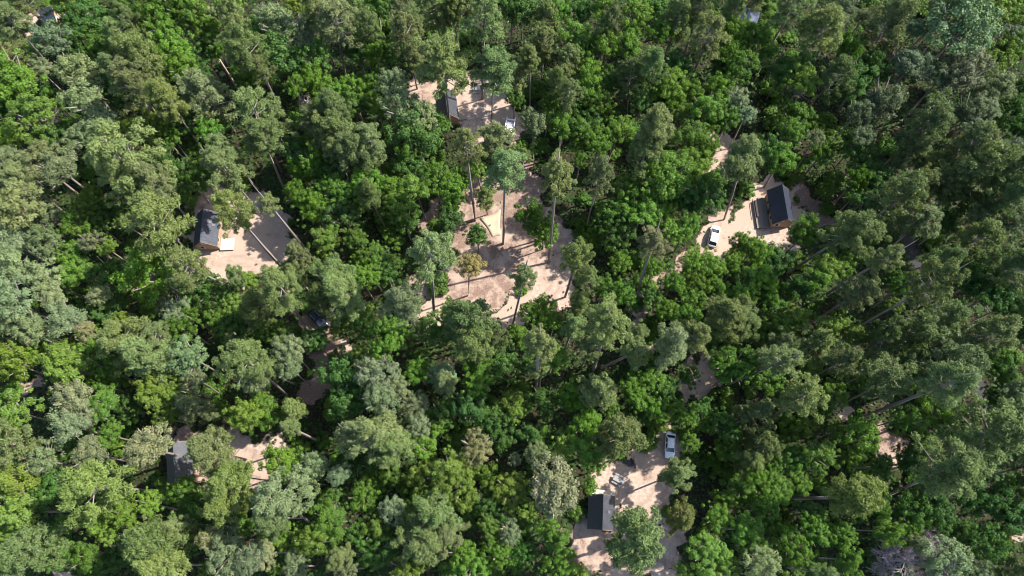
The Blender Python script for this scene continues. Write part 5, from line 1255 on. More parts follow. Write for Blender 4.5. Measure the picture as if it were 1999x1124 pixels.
S 92.7 26.3 0.0 0.0 1.5 2.8 89 2 84 147 29|low green shrub nearest right of @21
S -35.2 3.5 0.0 0.0 1.1 1.9 253 0 114 197 33|low green shrub, third nearest right of @09
S 11.4 3.5 0.0 0.0 1.0 1.8 126 1 97 177 33|low green shrub nearest left of @08
S -30.6 13.0 0.0 0.0 1.2 2.1 130 6 101 197 35|low green shrub, fourth nearest below @24
S 53.7 94.8 0.0 0.0 1.5 2.7 251 6 66 136 23|low green shrub nearest below @27
S -85.5 54.2 0.0 0.0 1.6 3.0 104 4 77 164 34|low green shrub nearest up and right of @17
S 63.2 61.1 0.0 0.0 1.1 1.9 180 3 90 169 29|low green shrub, second nearest right of @02
S 47.7 -6.4 0.0 0.0 1.3 2.4 176 3 89 161 30|low green shrub, third nearest left of @10
S -30.3 61.0 0.0 0.0 1.3 2.3 20 6 100 168 35|low green shrub, third nearest below and left of @04
S 62.2 81.4 0.0 0.0 1.6 2.9 227 6 103 175 27|low green shrub, second nearest above @02
S 5.2 89.4 0.0 0.0 1.8 3.3 163 1 86 162 30|low green shrub nearest straight down from @20
S 55.0 28.3 0.0 0.0 1.4 2.6 298 6 120 216 45|low green shrub, third nearest right of @23
S -22.1 50.1 0.0 0.0 1.2 2.2 119 2 79 148 30|low green shrub nearest above and right of @06
S -69.2 17.6 0.0 0.0 1.1 2.0 244 2 87 178 32|low green shrub, fourth nearest down and right of @17
S -14.2 102.9 0.0 0.0 1.3 2.4 193 4 93 157 30|low green shrub, third nearest down and left of @20
S -66.1 74.4 0.0 0.0 1.1 2.1 228 7 84 162 27|low green shrub nearest below and left of @12
S 11.6 26.4 0.0 0.0 1.1 2.0 166 4 88 172 33|low green shrub, second nearest above and left of @22
S 44.3 111.9 0.0 0.0 1.2 2.1 342 0 103 199 38|low green shrub, second nearest left of @27
S 57.5 12.2 0.0 0.0 1.1 2.1 263 2 79 132 25|low green shrub, third nearest above and left of @10
S 62.2 -5.6 0.0 0.0 1.0 1.6 35 1 106 185 31|low green shrub nearest below and left of @10
S -7.7 4.3 0.0 0.0 1.5 2.7 192 6 92 183 31|low green shrub, second nearest up and left of @19
S -46.8 1.4 0.0 0.0 1.4 2.6 219 6 83 160 27|low green shrub, seventh nearest below and left of @24
S -41.9 76.6 0.0 0.0 1.5 2.7 310 6 101 195 32|low green shrub, third nearest below and right of @12
S -37.5 49.5 0.0 0.0 1.4 2.5 308 4 87 156 28|low green shrub nearest above @06
S 83.6 -2.3 0.0 0.0 1.2 2.3 62 1 84 171 30|low green shrub nearest up and left of @16
S 13.5 57.6 0.0 0.0 1.3 2.4 281 6 75 138 21|low green shrub, second nearest right of @05
S -81.9 42.7 0.0 0.0 1.3 2.3 108 0 89 170 31|low green shrub, third nearest straight right of @17
S 22.4 26.8 0.0 0.0 1.3 2.4 34 5 98 178 36|low green shrub nearest above @22
S 21.5 43.1 0 0 1.5 2.7 192 5 111 192 35|low green shrub, third nearest below and right of @05
S 6.1 75.4 0.0 0.0 1.5 2.7 306 2 91 178 33|low green shrub, second nearest above and right of @05
S 36.1 11.7 0.0 0.0 1.1 1.9 45 1 99 189 29|low green shrub nearest right of @07
S 44.8 107.2 0.0 0.0 1.9 3.4 149 0 77 142 24|low green shrub nearest left of @27
S 65.5 67.7 0.0 0.0 1.6 2.9 358 2 99 177 36|low green shrub, fourth nearest above and right of @02
S -69.2 39.7 0.0 0.0 1.2 2.1 0 0 110 198 28|low green shrub, second nearest above @09
S 54.4 1.4 0.0 0.0 1.5 2.7 35 0 99 175 34|low green shrub nearest above and left of @10
S 48.6 14.8 0.0 0.0 1.5 2.8 171 4 72 132 28|low green shrub, second nearest right of @07
S 25.9 45.3 0.0 0.0 1.3 2.2 194 5 110 203 33|low green shrub nearest below and left of @01
S 26.8 36.1 0.0 0.0 1.4 2.5 170 3 100 197 29|low green shrub, fifth nearest below and left of @01
S 38.8 -1.9 0.0 0.0 1.0 1.9 136 5 88 160 32|low green shrub, fourth nearest below and right of @07
S -41.4 88.4 0 0 1.5 2.8 66 2 122 211 39|low green shrub nearest right of @12
S 41.4 42.8 0.0 0.0 1.2 2.1 236 6 126 233 47|low green shrub nearest below @01
S -89.1 108.3 0.0 0.0 1.3 2.4 319 7 123 222 39|low green shrub, second nearest right of @26
S 55.4 83.1 0.0 0.0 1.8 3.2 148 2 102 177 34|low green shrub, third nearest above @02
S 75.1 23.6 0.0 0.0 1.1 2.0 330 1 96 170 25|low green shrub nearest left of @21
S -8.5 17.1 0.0 0.0 1.2 2.2 147 3 124 223 37|low green shrub, fifth nearest below @11
S -38.6 -2.7 0.0 0.0 1.0 1.8 212 5 125 225 39|low green shrub, seventh nearest straight left of @19
S 60.7 97.5 0.0 0.0 1.3 2.4 350 2 99 190 29|low green shrub, fifth nearest below and right of @27
S 14.7 63.4 0.0 0.0 1.1 2.0 73 7 94 187 38|low green shrub, third nearest right of @05
S -86.7 72.5 0.0 0.0 1.4 2.5 278 3 79 144 29|low green shrub, second nearest below and left of @12
S 65.3 80.7 0.0 0.0 1.7 3.1 274 5 114 201 35|low green shrub, fourth nearest right of @25
S -36.9 1.8 0.0 0.0 1.0 1.8 172 0 67 138 21|low green shrub, sixth nearest straight left of @19
S 37.6 9.9 0.0 0.0 1.4 2.5 236 3 95 176 32|low green shrub, third nearest below and right of @07
S 43.4 24.5 0.0 0.0 1.0 1.8 261 6 109 196 35|low green shrub, second nearest right of @23
S -32.7 21.6 0.0 0.0 1.5 2.7 159 4 136 236 46|low green shrub nearest below @24
S -9.6 97.9 0.0 0.0 1.7 3.0 255 5 104 189 33|low green shrub, second nearest above @04
S 31.4 17.0 0.0 0.0 1.5 2.8 297 4 112 194 38|low green shrub nearest below @23
S 55.5 50.0 0.0 0.0 1.5 2.8 358 3 80 146 25|low green shrub, second nearest below and right of @02
S -80.2 40.0 0.0 0.0 1.6 3.0 254 3 101 182 37|low green shrub, fourth nearest straight right of @17
S 57.4 68.9 0.0 0.0 1.5 2.7 8 5 104 171 32|low green shrub nearest right of @25
S -72.4 -6.4 0.0 0.0 1.0 1.9 215 1 87 163 26|low green shrub nearest straight right of @15
S 73.5 56.9 0.0 0.0 1.7 3.1 53 4 73 132 23|low green shrub, second nearest above and left of @21
S -54.9 66.0 0.0 0.0 1.5 2.7 181 2 84 151 27|low green shrub nearest above and right of @00
S -64.1 72.0 0.0 0.0 1.2 1.9 95 4 106 177 37|low green shrub, second nearest above @00
S 26.5 18.4 0.0 0.0 1.4 2.6 327 1 105 178 28|low green shrub, second nearest above and left of @07
S -44.5 82.5 0.0 0.0 1.8 3.3 106 0 101 202 40|low green shrub, second nearest below and right of @12
S 47.0 1.4 0.0 0.0 1.4 2.5 122 3 83 141 22|low green shrub, fourth nearest left of @10
S -86.5 110.2 0.0 0.0 1.5 2.8 280 2 111 204 34|low green shrub, second nearest above and left of @12
S -21.8 9.5 0.0 0.0 1.4 2.6 39 3 100 179 34|low green shrub, second nearest below and right of @24
S -57.1 86.1 0 0 1.2 2.2 144 3 108 203 38|low green shrub nearest below and right of @12
S 64.0 -6.9 0 0 1.0 1.8 12 1 91 190 35|low green shrub nearest below @10
S -16.9 31.2 0.0 0.0 1.2 2.1 296 2 98 178 38|low green shrub nearest right of @06
S 41.4 33.2 0.0 0.0 1.2 2.1 22 0 131 232 46|low green shrub, second nearest below @01
S 47.8 65.6 0.0 0.0 1.2 2.2 56 6 111 197 41|low green shrub nearest above and left of @02
S -74.8 41.2 0.0 0.0 1.3 2.3 61 5 72 132 23|low green shrub, third nearest above @09
S -23.5 7.4 0.0 0.0 0.9 1.7 332 3 112 221 40|low green shrub, third nearest below and right of @24
S 60.8 -3.6 0.0 0.0 1.0 1.8 326 3 71 138 28|low green shrub nearest left of @10
S 58.0 42.2 0.0 0.0 1.2 2.2 243 0 88 167 30|low green shrub, third nearest below and right of @02
S -32.6 5.2 0.0 0.0 1.4 2.5 22 7 108 201 32|low green shrub, fourth nearest straight left of @19
S -39.1 40.7 0.0 0.0 1.3 1.6 357 2 93 180 37|low green shrub nearest above and left of @06
S 73.5 18.4 0.0 0.0 1.3 2.4 300 4 90 178 35|low green shrub, third nearest below and left of @21
S -53.1 21.2 0.0 0.0 1.3 2.4 254 7 114 220 39|low green shrub, second nearest below and left of @24
S 43.9 1.0 0.0 0.0 1.0 1.8 139 7 77 149 27|low green shrub, fifth nearest below and right of @07
S 0.3 -4.8 0.0 0.0 1.2 2.3 317 0 92 191 33|low green shrub nearest straight up from @19
S -55.1 -1.9 0.0 0.0 1.4 2.6 18 2 92 172 32|low green shrub, second nearest below @09
S -18.4 4.3 0.0 0.0 1.3 2.3 119 6 101 190 37|low green shrub, third nearest up and left of @19
S -90.7 41.8 0.0 0.0 1.0 1.8 89 3 73 132 23|low green shrub nearest straight right of @17
S -94.6 111.5 0.0 0.0 1.7 3.0 239 7 93 185 32|low green shrub nearest right of @26
S -46.8 35.6 0.0 0.0 1.4 2.5 119 2 112 215 38|low green shrub nearest left of @06
S -91.6 25.0 0.0 0.0 1.2 2.2 176 2 93 191 34|low green shrub, third nearest straight down from @17
S 20.0 93.3 0.0 0.0 1.8 3.2 162 6 74 143 24|low green shrub nearest down and right of @20
S 43.6 50.5 0.0 0.0 1.5 2.7 12 2 126 228 38|low green shrub nearest below and right of @01
S -24.9 -4.0 0.0 0.0 1.3 2.4 5 1 91 173 34|low green shrub, third nearest straight left of @19
S -86.8 -1.9 0.0 0.0 1.0 1.9 195 0 101 189 38|low green shrub nearest straight up from @15
S 57.9 111.1 0.0 0.0 1.3 2.4 295 4 110 205 37|low green shrub nearest above and right of @27
S -17.2 7.3 0.0 0.0 1.5 2.7 195 0 98 185 30|low green shrub, fourth nearest up and left of @19
S -36.6 57.6 0.0 0.0 1.5 2.7 264 7 116 218 46|low green shrub, second nearest above @06
S -65.3 63.7 0.0 0.0 1.6 2.9 220 4 113 210 40|low green shrub, second nearest above and left of @00
S 13.5 111.9 0.0 0.0 1.2 2.2 110 7 99 172 32|low green shrub nearest straight right of @20
S -38.0 14.4 0.0 0.0 1.3 2.4 135 1 107 198 35|low green shrub, second nearest right of @09
S -3.6 -6.0 0.0 0.0 1.3 2.4 192 6 75 137 27|low green shrub nearest straight left of @19
S -7.0 10.8 0.0 0.0 1.4 2.6 123 5 99 167 31|low green shrub, fifth nearest straight up from @19
S 32.9 12.2 0.0 0.0 1.2 2.1 38 0 80 141 20|low green shrub, second nearest below and right of @07
S -92.8 80.2 0.0 0.0 1.5 2.8 156 2 94 184 33|low green shrub nearest left of @12
S -60.7 6.5 0.0 0.0 0.8 1.4 55 2 103 189 42|low green shrub, seventh nearest up and right of @15
S 57.2 104.0 0.0 0.0 0.7 1.3 302 7 98 177 36|low green shrub, third nearest below and right of @27
S 54.9 103.9 0.0 0.0 0.8 1.5 35 3 125 233 37|low green shrub nearest below and right of @27
S 10.7 -6.8 0.0 0.0 0.7 1.3 313 5 109 206 36|low green shrub, second nearest straight right of @19
S 50.9 50.9 0.0 0.0 0.6 1.0 18 0 86 158 25|low green shrub nearest below @02
S -14.7 64.8 0.0 0.0 0.5 1.0 45 0 100 209 45|low green shrub, second nearest above and left of @05
S -37.6 28.0 0.0 0.0 0.6 1.1 18 2 85 141 31|low green shrub nearest below and left of @24
S -44.1 58.6 0.0 0.0 0.5 1.0 30 7 107 179 34|low green shrub nearest right of @00
S -91.5 27.4 0.0 0.0 0.8 1.4 125 4 74 132 24|low green shrub nearest straight down from @17
S -49.1 6.1 0.0 0.0 0.5 1.0 313 3 101 180 42|low green shrub, fourth nearest below and left of @24
S 27.0 3.5 0.0 0.0 0.7 1.3 359 7 110 195 36|low green shrub nearest below and right of @22
S -1.8 70.5 0.0 0.0 0.7 1.2 5 5 73 132 24|low green shrub nearest above @05
S -15.5 58.5 0.0 0.0 0.7 1.4 98 2 96 172 30|low green shrub nearest left of @05
S 24.1 14.9 0.0 0.0 0.6 1.1 61 7 85 158 32|low green shrub, second nearest left of @07
S 28.2 1.8 0.0 0.0 0.8 1.4 312 7 108 183 39|low green shrub, second nearest below and right of @22
S 57.0 56.2 0.0 0.0 0.8 1.5 311 5 109 198 42|low green shrub nearest below and right of @02
S -57.4 67.0 0.0 0.0 0.7 1.2 145 0 104 190 35|low green shrub nearest above @00
S 30.8 12.6 0.0 0.0 0.7 1.3 250 4 103 196 37|low green shrub nearest below and right of @07
S -104.2 111.4 0.0 0.0 0.9 1.7 294 0 92 189 31|low green shrub, second nearest above @26
S 63.5 61.4 0.0 0.0 0.6 1.0 309 5 120 214 36|low green shrub, third nearest right of @02
S 13.8 7.0 0.0 0.0 0.5 1.0 61 0 109 229 38|low green shrub nearest above and left of @08
S 0.9 85.7 0.0 0.0 0.8 1.4 284 5 98 167 25|low green shrub nearest above @03
S -64.2 56.8 0.0 0.0 0.7 1.3 226 0 90 181 42|low green shrub nearest left of @00
S 13.0 55.7 0.0 0.0 0.8 1.5 238 2 98 186 37|low green shrub nearest right of @05
S -43.3 6.5 0.0 0.0 0.6 1.1 144 6 86 155 31|low green shrub nearest right of @09
S -64.8 60.7 0.0 0.0 0.7 1.3 162 4 81 173 30|low green shrub nearest above and left of @00
S 19.5 13.1 0.0 0.0 0.6 1.0 119 6 125 232 46|low green shrub nearest above and left of @22
S 26.0 45.6 0.0 0.0 0.5 0.9 223 7 99 199 36|low green shrub, second nearest below and left of @01
S -18.5 83.2 0.0 0.0 0.7 1.2 293 1 95 182 39|low green shrub nearest left of @04
S -12.5 62.4 0.0 0.0 0.8 1.4 226 0 92 176 35|low green shrub nearest above and left of @05
S 37.9 29.8 0.0 0.0 0.8 1.5 162 7 101 169 35|low green shrub nearest above and right of @23
S -55.2 66.4 0.0 0.0 0.8 1.4 185 3 101 193 37|low green shrub, second nearest above and right of @00
S -62.0 48.7 0.0 0.0 0.6 1.0 268 6 119 193 33|low green shrub nearest below and left of @00
S 14.5 1.4 0.0 0.0 0.5 0.7 297 7 86 167 33|low green shrub nearest below and left of @08
S 48.0 65.8 0.0 0.0 0.7 1.3 329 1 77 136 23|low green shrub, second nearest above and left of @02
S 56.4 67.0 0.0 0.0 0.8 1.4 321 3 83 140 25|low green shrub nearest above and right of @02
S 1.9 75.7 0.0 0.0 0.9 1.7 50 5 112 208 41|low green shrub nearest below and right of @03
S 69.5 17.2 0.0 0.0 0.7 1.2 232 4 95 171 34|low green shrub, fifth nearest below and left of @21
S -32.6 29.9 0.0 0.0 0.7 1.2 43 7 66 139 22|low green shrub nearest right of @24
S -36.7 33.3 0.0 0.0 0.8 1.5 157 6 94 175 30|low green shrub nearest above @24
S -1.8 74.6 0.0 0.0 0.7 1.4 242 1 107 205 30|low green shrub nearest below @03
S -92.1 25.1 0.0 0.0 0.5 1.0 292 0 116 199 30|low green shrub, fourth nearest straight down from @17
S -61.7 46.1 0.0 0.0 0.5 1.0 17 1 94 175 28|low green shrub nearest below @00
S -89.7 27.5 0.0 0.0 0.6 1.1 18 7 74 150 28|low green shrub, second nearest straight down from @17
S -13.1 47.2 0.0 0.0 0.5 0.9 208 7 108 192 31|low green shrub nearest left of @11
S 5.7 39.8 0.0 0.0 0.8 1.5 111 3 100 186 30|low green shrub, second nearest below and right of @11
S 57.6 63.6 0.0 0.0 0.5 0.9 133 0 98 185 38|low green shrub nearest right of @02
S 27.3 42.9 0.0 0.0 0.8 1.5 279 4 75 132 24|low green shrub, third nearest below and left of @01
S -15.9 55.7 0.0 0.0 0.8 1.5 198 1 91 156 27|low green shrub nearest above and left of @11
S 30.7 22.7 0.0 0.0 0.7 1.3 45 7 113 218 40|low green shrub nearest above @07
S 1.8 43.9 0.0 0.0 0.9 1.6 182 3 105 191 39|low green shrub nearest below and right of @11
S -103.2 106.6 0.0 0.0 0.9 1.6 269 4 110 203 36|low green shrub nearest below @26
S 30.7 17.2 0.0 0.0 0.6 1.1 115 2 93 179 33|low green shrub nearest above and right of @07
S -54.9 6.5 0.0 0.0 0.8 1.4 203 6 95 169 31|low green shrub, sixth nearest below and left of @24
S 39.1 27.9 0.0 0.0 0.7 1.3 74 6 113 225 43|low green shrub nearest right of @23
S 29.9 24.6 0.0 0.0 0.5 0.9 87 4 84 175 33|low green shrub nearest below and left of @23
S 65.4 17.2 0.0 0.0 0.5 1.0 120 7 89 160 30|low green shrub, seventh nearest below and left of @21
S 25.8 34.3 0.0 0.0 0.8 1.5 259 7 82 163 30|low green shrub nearest above and left of @23
S 10.3 -3.6 0.0 0.0 0.6 1.0 250 2 130 216 43|low green shrub, second nearest below and left of @08
S 62.7 56.8 0.0 0.0 0.7 1.3 340 0 103 200 38|low green shrub, fourth nearest right of @02
S -48.2 63.6 0.0 0.0 0.7 1.2 68 0 95 170 32|low green shrub, third nearest above and right of @00
S -63.8 47.1 0.0 0.0 0.6 1.2 158 1 96 170 26|low green shrub, second nearest below and left of @00
S -52.7 6.5 0.0 0.0 0.6 1.1 49 6 106 198 43|low green shrub, fifth nearest below and left of @24
S 40.3 72.3 0.0 0.0 0.7 1.2 6 3 94 183 38|low green shrub, second nearest above @01
S 64.2 13.5 0.0 0.0 0.8 1.4 351 1 101 199 41|low green shrub, fourth nearest above @10
S -11.2 93.9 0.0 0.0 0.9 1.6 181 0 108 208 41|low green shrub nearest above @04
S 3.5 74.0 0.0 0.0 0.8 1.5 166 7 102 194 35|low green shrub nearest above and right of @05
S 22.4 33.8 0.0 0.0 0.6 1.1 17 0 106 202 36|low green shrub, third nearest above @22
S 86.9 0.1 0.0 0.0 0.5 0.8 158 3 104 192 43|low green shrub nearest straight up from @16
S 38.4 62.9 0.0 0.0 0.8 1.5 317 1 91 174 31|low green shrub nearest above @01
S 15.0 5.2 0.0 0.0 0.7 1.1 223 5 109 214 41|low green shrub nearest above @08
S 24.2 31.3 0.0 0.0 0.8 1.4 172 6 107 194 31|low green shrub nearest left of @23
S -5.5 74.0 0.0 0.0 0.9 1.6 24 4 111 203 42|low green shrub nearest below and left of @03
S -45.2 45.5 0.0 0.0 0.7 1.2 129 0 98 185 39|low green shrub nearest below and right of @00
S -19.5 93.5 0.0 0.0 0.6 1.0 122 2 99 183 32|low green shrub nearest above and left of @04'''
KIND = {'P': ('pine_tree', 'pine tree', 'tall pines over the clearings'), 'O': ('oak_tree', 'oak tree', 'pale round-crowned trees of the canopy'),
        'B': ('leafy_tree', 'broadleaf tree', 'bright leafy trees of the wood'), 'Y': ('leafy_tree', 'broadleaf tree', 'bright leafy trees of the wood'),
        'W': ('leafy_tree', 'broadleaf tree', 'bright leafy trees of the wood'), 'D': ('understory_tree', 'understory tree', 'dark trees under the canopy'),
        'S': ('shrub', 'shrub', 'low shrubs between the trees')}
up = Vector((0, 0, 1))
for ln in TREES.strip().split('\n'):
    num, lab = ln.split('|')
    q = num.split(); k = q[0]
    x, y, lx, ly, z, R = [float(v) for v in q[1:7]]; rot = R_(int(q[7])); ti = int(q[8])
    c = [int(v) / 1000 for v in q[9:12]]  # foliage colour; right-hand trees are pre-darkened to stand in for their shaded sides
    for j, nme in enumerate(LMK): lab = lab.replace('@%02d' % j, nme)
    name, cat, grp = KIND[k]
    root = empty(name, (x, y, 0)); tag(root, lab, cat, grp)
    if k == 'S':
        cr = bare('foliage', SHRUB[ti % 5], root, (0, 0, R * .25), (R, R, R * .9), rot); cr.color = (*c, 1)
        st = bare('stem', TRUNK[ti % 5], root, (0, 0, -.02), (.06, .06, R * .6))
        continue
    vec = Vector((lx, ly, z)); qd = up.rotation_difference(vec.normalized())
    h = vec.length
    if k == 'P': rad = .09 + .0048 * z; hh = h - R * .4
    else: rad = .07 + .022 * R; hh = h - R * .25
    tr = bare('trunk', TRUNK[ti % 5], root, (0, 0, -.05), (rad, rad, max(.8, hh)))
    tr.rotation_mode = 'QUATERNION'; tr.rotation_quaternion = qd @ Quaternion((0, 0, 1), rot)
    vz = (1.25 if abs(lx) + abs(ly) > .8 else 1.5) if k == 'P' else 1.05 if k == 'O' else 1.25
    if k == 'P': me, br = PINE[(ti * 7 + int(q[7])) % 11]; bn = 'branches'
    elif k == 'O': me, br = OAK[ti % 6], LIMB[ti % 4]; bn = 'limbs'
    else: me, br = LEAFY[ti], LIMB[ti % 4]; bn = 'limbs'
    e1, e2 = rnd.uniform(.86, 1.16), rnd.uniform(.86, 1.16); vz *= rnd.uniform(.85, 1.2)
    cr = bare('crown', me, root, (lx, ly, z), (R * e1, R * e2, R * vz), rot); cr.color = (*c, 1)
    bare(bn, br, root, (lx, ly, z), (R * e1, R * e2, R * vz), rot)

# woods beyond the frame: one mass
RING = [(-103.7,-12.1,19,3.3),(-63.6,-29.7,12,4.8),(14.2,158.1,12,4.7),(60.2,144.2,19,3.3),(-154.6,139.4,12,4.4),(-133.6,-45.6,12,3.5),(66.9,113.6,19,3.4),(-89.8,16.8,19,3.4),(-53.6,112.5,19,4.5),(145.9,-33.6,12,3.9),(-83.7,-37.7,12,3.6),(-18.8,162.1,12,4.1),(126.9,83.8,12,4.4),(-121.9,100.6,19,3.7),(-142.2,-18.0,19,3.9),(-145.5,139.8,12,4.2),(118.9,121.6,19,4.4),(137.0,9.6,12,4.1),(-171.6,85.6,12,4.1),(-12.0,-40.8,19,5.1),(-92.6,24.2,19,4.5),(109.0,19.6,12,4.7),(183.2,-3.0,19,5.1),(-148.1,112.7,19,4.3),(-137.6,130.6,12,4.9),(-78.1,140.2,12,3.9),(143.4,71.4,19,5.0),(-171.9,106.8,12,4.2),(183.4,5.2,19,5.0),(89.1,5.8,19,4.5),(114.8,76.6,12,4.9),(-106.8,127.2,19,4.4),(-130.6,138.6,19,3.9),(69.6,141.8,19,3.4),(178.3,88.4,19,3.5),(-43.9,152.6,12,4.0),(169.9,42.9,12,3.5),(-152.2,145.0,19,3.4),(86.1,-3.2,12,5.2),(-102.7,-36.4,19,3.6),(7.6,132.7,12,4.1),(159.8,114.5,19,3.5),(-135.4,52.4,19,5.0),(-97.5,147.6,12,3.4),(-151.7,157.8,19,4.2),(135.0,-45.4,12,4.3),(-0.0,157.2,12,3.2),(-29.3,-30.0,12,3.8),(131.6,-20.1,19,3.7),(-62.7,-38.5,19,4.7),(54.7,-26.6,19,3.9),(-141.0,38.2,12,3.6),(160.4,-17.7,12,4.3),(-145.3,73.5,19,3.5),(-101.3,50.6,12,5.1),(124.2,156.4,19,3.7),(-5.4,147.9,12,4.2),(87.4,132.3,12,3.7),(174.0,103.4,12,4.7),(-96.9,136.1,19,5.0),(95.0,-40.1,19,4.4),(166.5,-33.3,19,4.6),(-141.9,47.8,12,5.2),(91.6,26.0,19,4.1),(-171.1,126.2,19,4.2),(-116.5,105.9,12,4.3),(61.3,118.8,19,3.9),(-146.7,129.5,19,5.0),(-109.5,111.8,12,4.8),(-169.8,68.3,12,4.0),(146.5,22.7,19,3.6),(150.9,-48.0,19,4.8),(141.4,121.5,19,5.1),(-123.3,34.8,19,4.9),(144.5,80.1,19,5.1),(170.8,-28.6,19,4.7),(-120.4,-13.0,12,3.6),(100.2,-11.1,12,3.6),(-129.7,11.4,19,4.7),(27.7,120.0,12,3.5),(-36.0,-44.3,19,3.8),(96.7,5.0,19,3.3),(159.8,78.3,12,4.5),(-115.9,24.8,12,4.2),(86.7,155.1,19,5.0),(-145.6,-9.6,12,5.1),(159.3,-5.5,12,4.2),(11.4,122.8,19,4.4),(-163.5,44.7,19,3.2),(72.6,128.3,12,4.7),(-168.4,19.0,19,5.2),(-87.9,117.4,12,3.2),(26.3,-45.7,12,5.2),(-164.3,-21.7,12,4.7),(-166.5,35.3,12,5.1),(32.4,156.3,12,4.0),(115.1,113.1,12,5.0),(-152.1,17.3,19,5.0),(179.7,144.4,19,3.3),(-52.1,128.6,19,4.0),(-108.1,121.0,19,5.0),(44.3,162.1,19,4.3),(-160.4,98.1,19,4.7),(49.6,-32.3,19,4.5),(-72.6,-32.1,12,3.9),(31.6,-39.4,12,3.8),(-129.5,129.5,19,4.9),(105.2,51.7,19,5.1),(-168.9,40.8,19,3.8),(-141.2,144.9,19,4.5),(118.1,-49.8,19,4.3),(-165.3,106.7,19,3.4),(53.9,156.0,19,3.4),(-139.9,115.9,19,3.4),(-106.5,136.6,19,3.7),(-60.6,143.4,19,4.4),(158.1,72.2,12,3.5),(-1.2,113.5,12,4.1),(-72.3,119.8,12,3.2),(85.2,-48.4,19,4.1),(-121.8,110.3,19,5.0),(-47.3,121.2,12,3.2),(37.7,138.2,19,4.6),(-82.9,126.2,19,4.1),(110.4,-23.4,12,4.7),(156.6,162.1,12,3.9),(-159.4,49.6,19,3.9),(180.0,114.8,12,4.4),(151.5,9.9,12,4.0),(-130.7,-6.3,19,4.4),(-105.5,10.9,12,4.0),(-60.8,154.3,19,4.9),(97.1,59.0,19,3.6),(168.4,-40.0,12,4.2),(158.3,86.7,19,3.3),(111.1,28.0,12,4.0),(-105.6,41.1,12,4.6),(50.1,141.9,12,4.1),(117.8,-27.4,19,4.0),(2.0,-20.9,19,5.1),(43.5,-45.1,12,5.0),(116.9,58.0,12,5.2),(-166.2,2.1,19,4.9),(-148.4,-36.5,12,4.8),(31.5,131.9,12,3.7),(3.9,124.3,19,3.7),(134.1,-26.7,19,3.9),(-45.7,163.0,12,3.8),(160.4,51.3,19,5.2),(164.6,85.5,19,4.0),(145.2,105.2,12,4.2),(-125.0,119.0,19,3.6),(-131.3,37.4,19,3.8),(182.0,99.7,19,3.3),(-76.0,155.9,12,3.3),(115.8,-15.0,12,4.4),(-166.5,160.4,12,3.5),(-129.1,-49.9,19,4.1),(-110.1,-8.8,12,4.5),(17.0,-40.2,19,5.0),(121.3,19.8,19,4.1),(-127.8,17.4,19,4.0),(127.3,114.3,12,4.8),(-21.9,113.4,12,4.4),(155.6,64.6,19,4.7),(-43.0,-40.9,19,3.5),(-119.3,83.3,12,4.6),(135.6,79.6,12,3.9),(-13.1,135.0,12,4.5),(-116.4,70.4,12,3.5),(150.9,86.0,19,5.0),(108.5,40.5,12,4.3),(-82.9,-49.0,19,3.8),(171.1,162.5,19,5.1),(-126.6,41.7,12,3.2),(-49.9,-43.5,12,4.2),(137.2,117.0,12,3.5),(-134.6,71.1,19,5.0),(106.0,128.6,12,4.8),(102.4,136.2,19,3.9),(176.4,130.4,12,3.5),(157.4,107.1,19,3.2),(97.0,38.8,19,4.6),(-170.2,79.0,19,4.4),(-52.9,143.0,19,3.5),(-162.5,80.6,19,3.6),(0.0,-35.5,12,4.3),(128.9,59.0,12,4.2),(136.3,21.8,12,4.0),(-161.8,129.8,12,4.1),(126.1,14.1,19,3.9),(151.0,101.1,12,3.8),(-91.4,162.3,19,4.7),(-0.2,142.7,19,4.4),(141.8,137.2,12,3.7),(-37.5,154.0,12,3.8),(168.1,-49.0,12,3.2),(111.1,157.6,12,4.6),(-85.0,146.9,19,3.9),(9.9,-36.8,19,4.5),(47.5,114.1,19,4.9),(42.3,-36.9,19,4.1),(142.7,156.3,12,5.1),(110.6,90.0,12,5.2),(-44.5,-15.1,19,3.5),(-154.6,111.3,12,5.0),(90.7,-9.9,19,4.8),(-77.4,112.9,12,3.7),(178.2,120.7,12,3.4),(150.7,109.1,19,4.0),(80.5,124.0,12,4.6),(62.6,-13.0,12,4.7),(168.3,92.5,12,4.1),(-36.8,127.3,19,4.2),(173.8,18.9,12,4.9),(40.8,151.6,19,4.4),(-154.6,-20.7,19,4.0),(-156.9,70.1,12,4.3),(65.4,131.6,19,4.2),(-139.7,-33.3,19,3.9),(106.4,-5.3,12,3.4),(123.9,54.7,12,3.8),(131.7,155.1,12,4.0),(-96.5,-8.2,12,3.8),(-128.4,83.0,19,4.5),(157.7,-45.3,19,4.9),(149.1,136.1,19,4.7),(150.3,125.8,19,5.2),(-139.3,58.5,12,4.9),(-112.2,85.2,12,4.1)]
src = []
for me in (PINE[0][0], OAK[0], LEAFY[0]):
    v = np.empty(len(me.vertices) * 3, np.float32); me.vertices.foreach_get('co', v); t = np.empty(len(me.vertices), np.float32)
    me.attributes['tint'].data.foreach_get('value', t)
    v = v.reshape(-1, 4, 3)[::3]; cc_ = v.mean(1, keepdims=True); v = cc_ + (v - cc_) * 1.7
    src.append((v, t.reshape(-1, 4)[::3]))
V = []; T = []
for (x, y, z, r) in RING:
    v, t = src[0] if z > 15 else src[1 + rnd.randrange(2)]
    a = rnd.uniform(0, 6.28); Rm = np.array([[math.cos(a), -math.sin(a), 0], [math.sin(a), math.cos(a), 0], [0, 0, 1.1]])
    V.append((v.reshape(-1, 3) @ Rm.T * r + np.array([x, y, z])).astype(np.float32)); T.append(t.ravel())
V = np.concatenate(V); T = np.concatenate(T)
me = np_mesh('surrounding_woods', V, np.arange(len(V)).reshape(-1, 4), T, M['needles'])
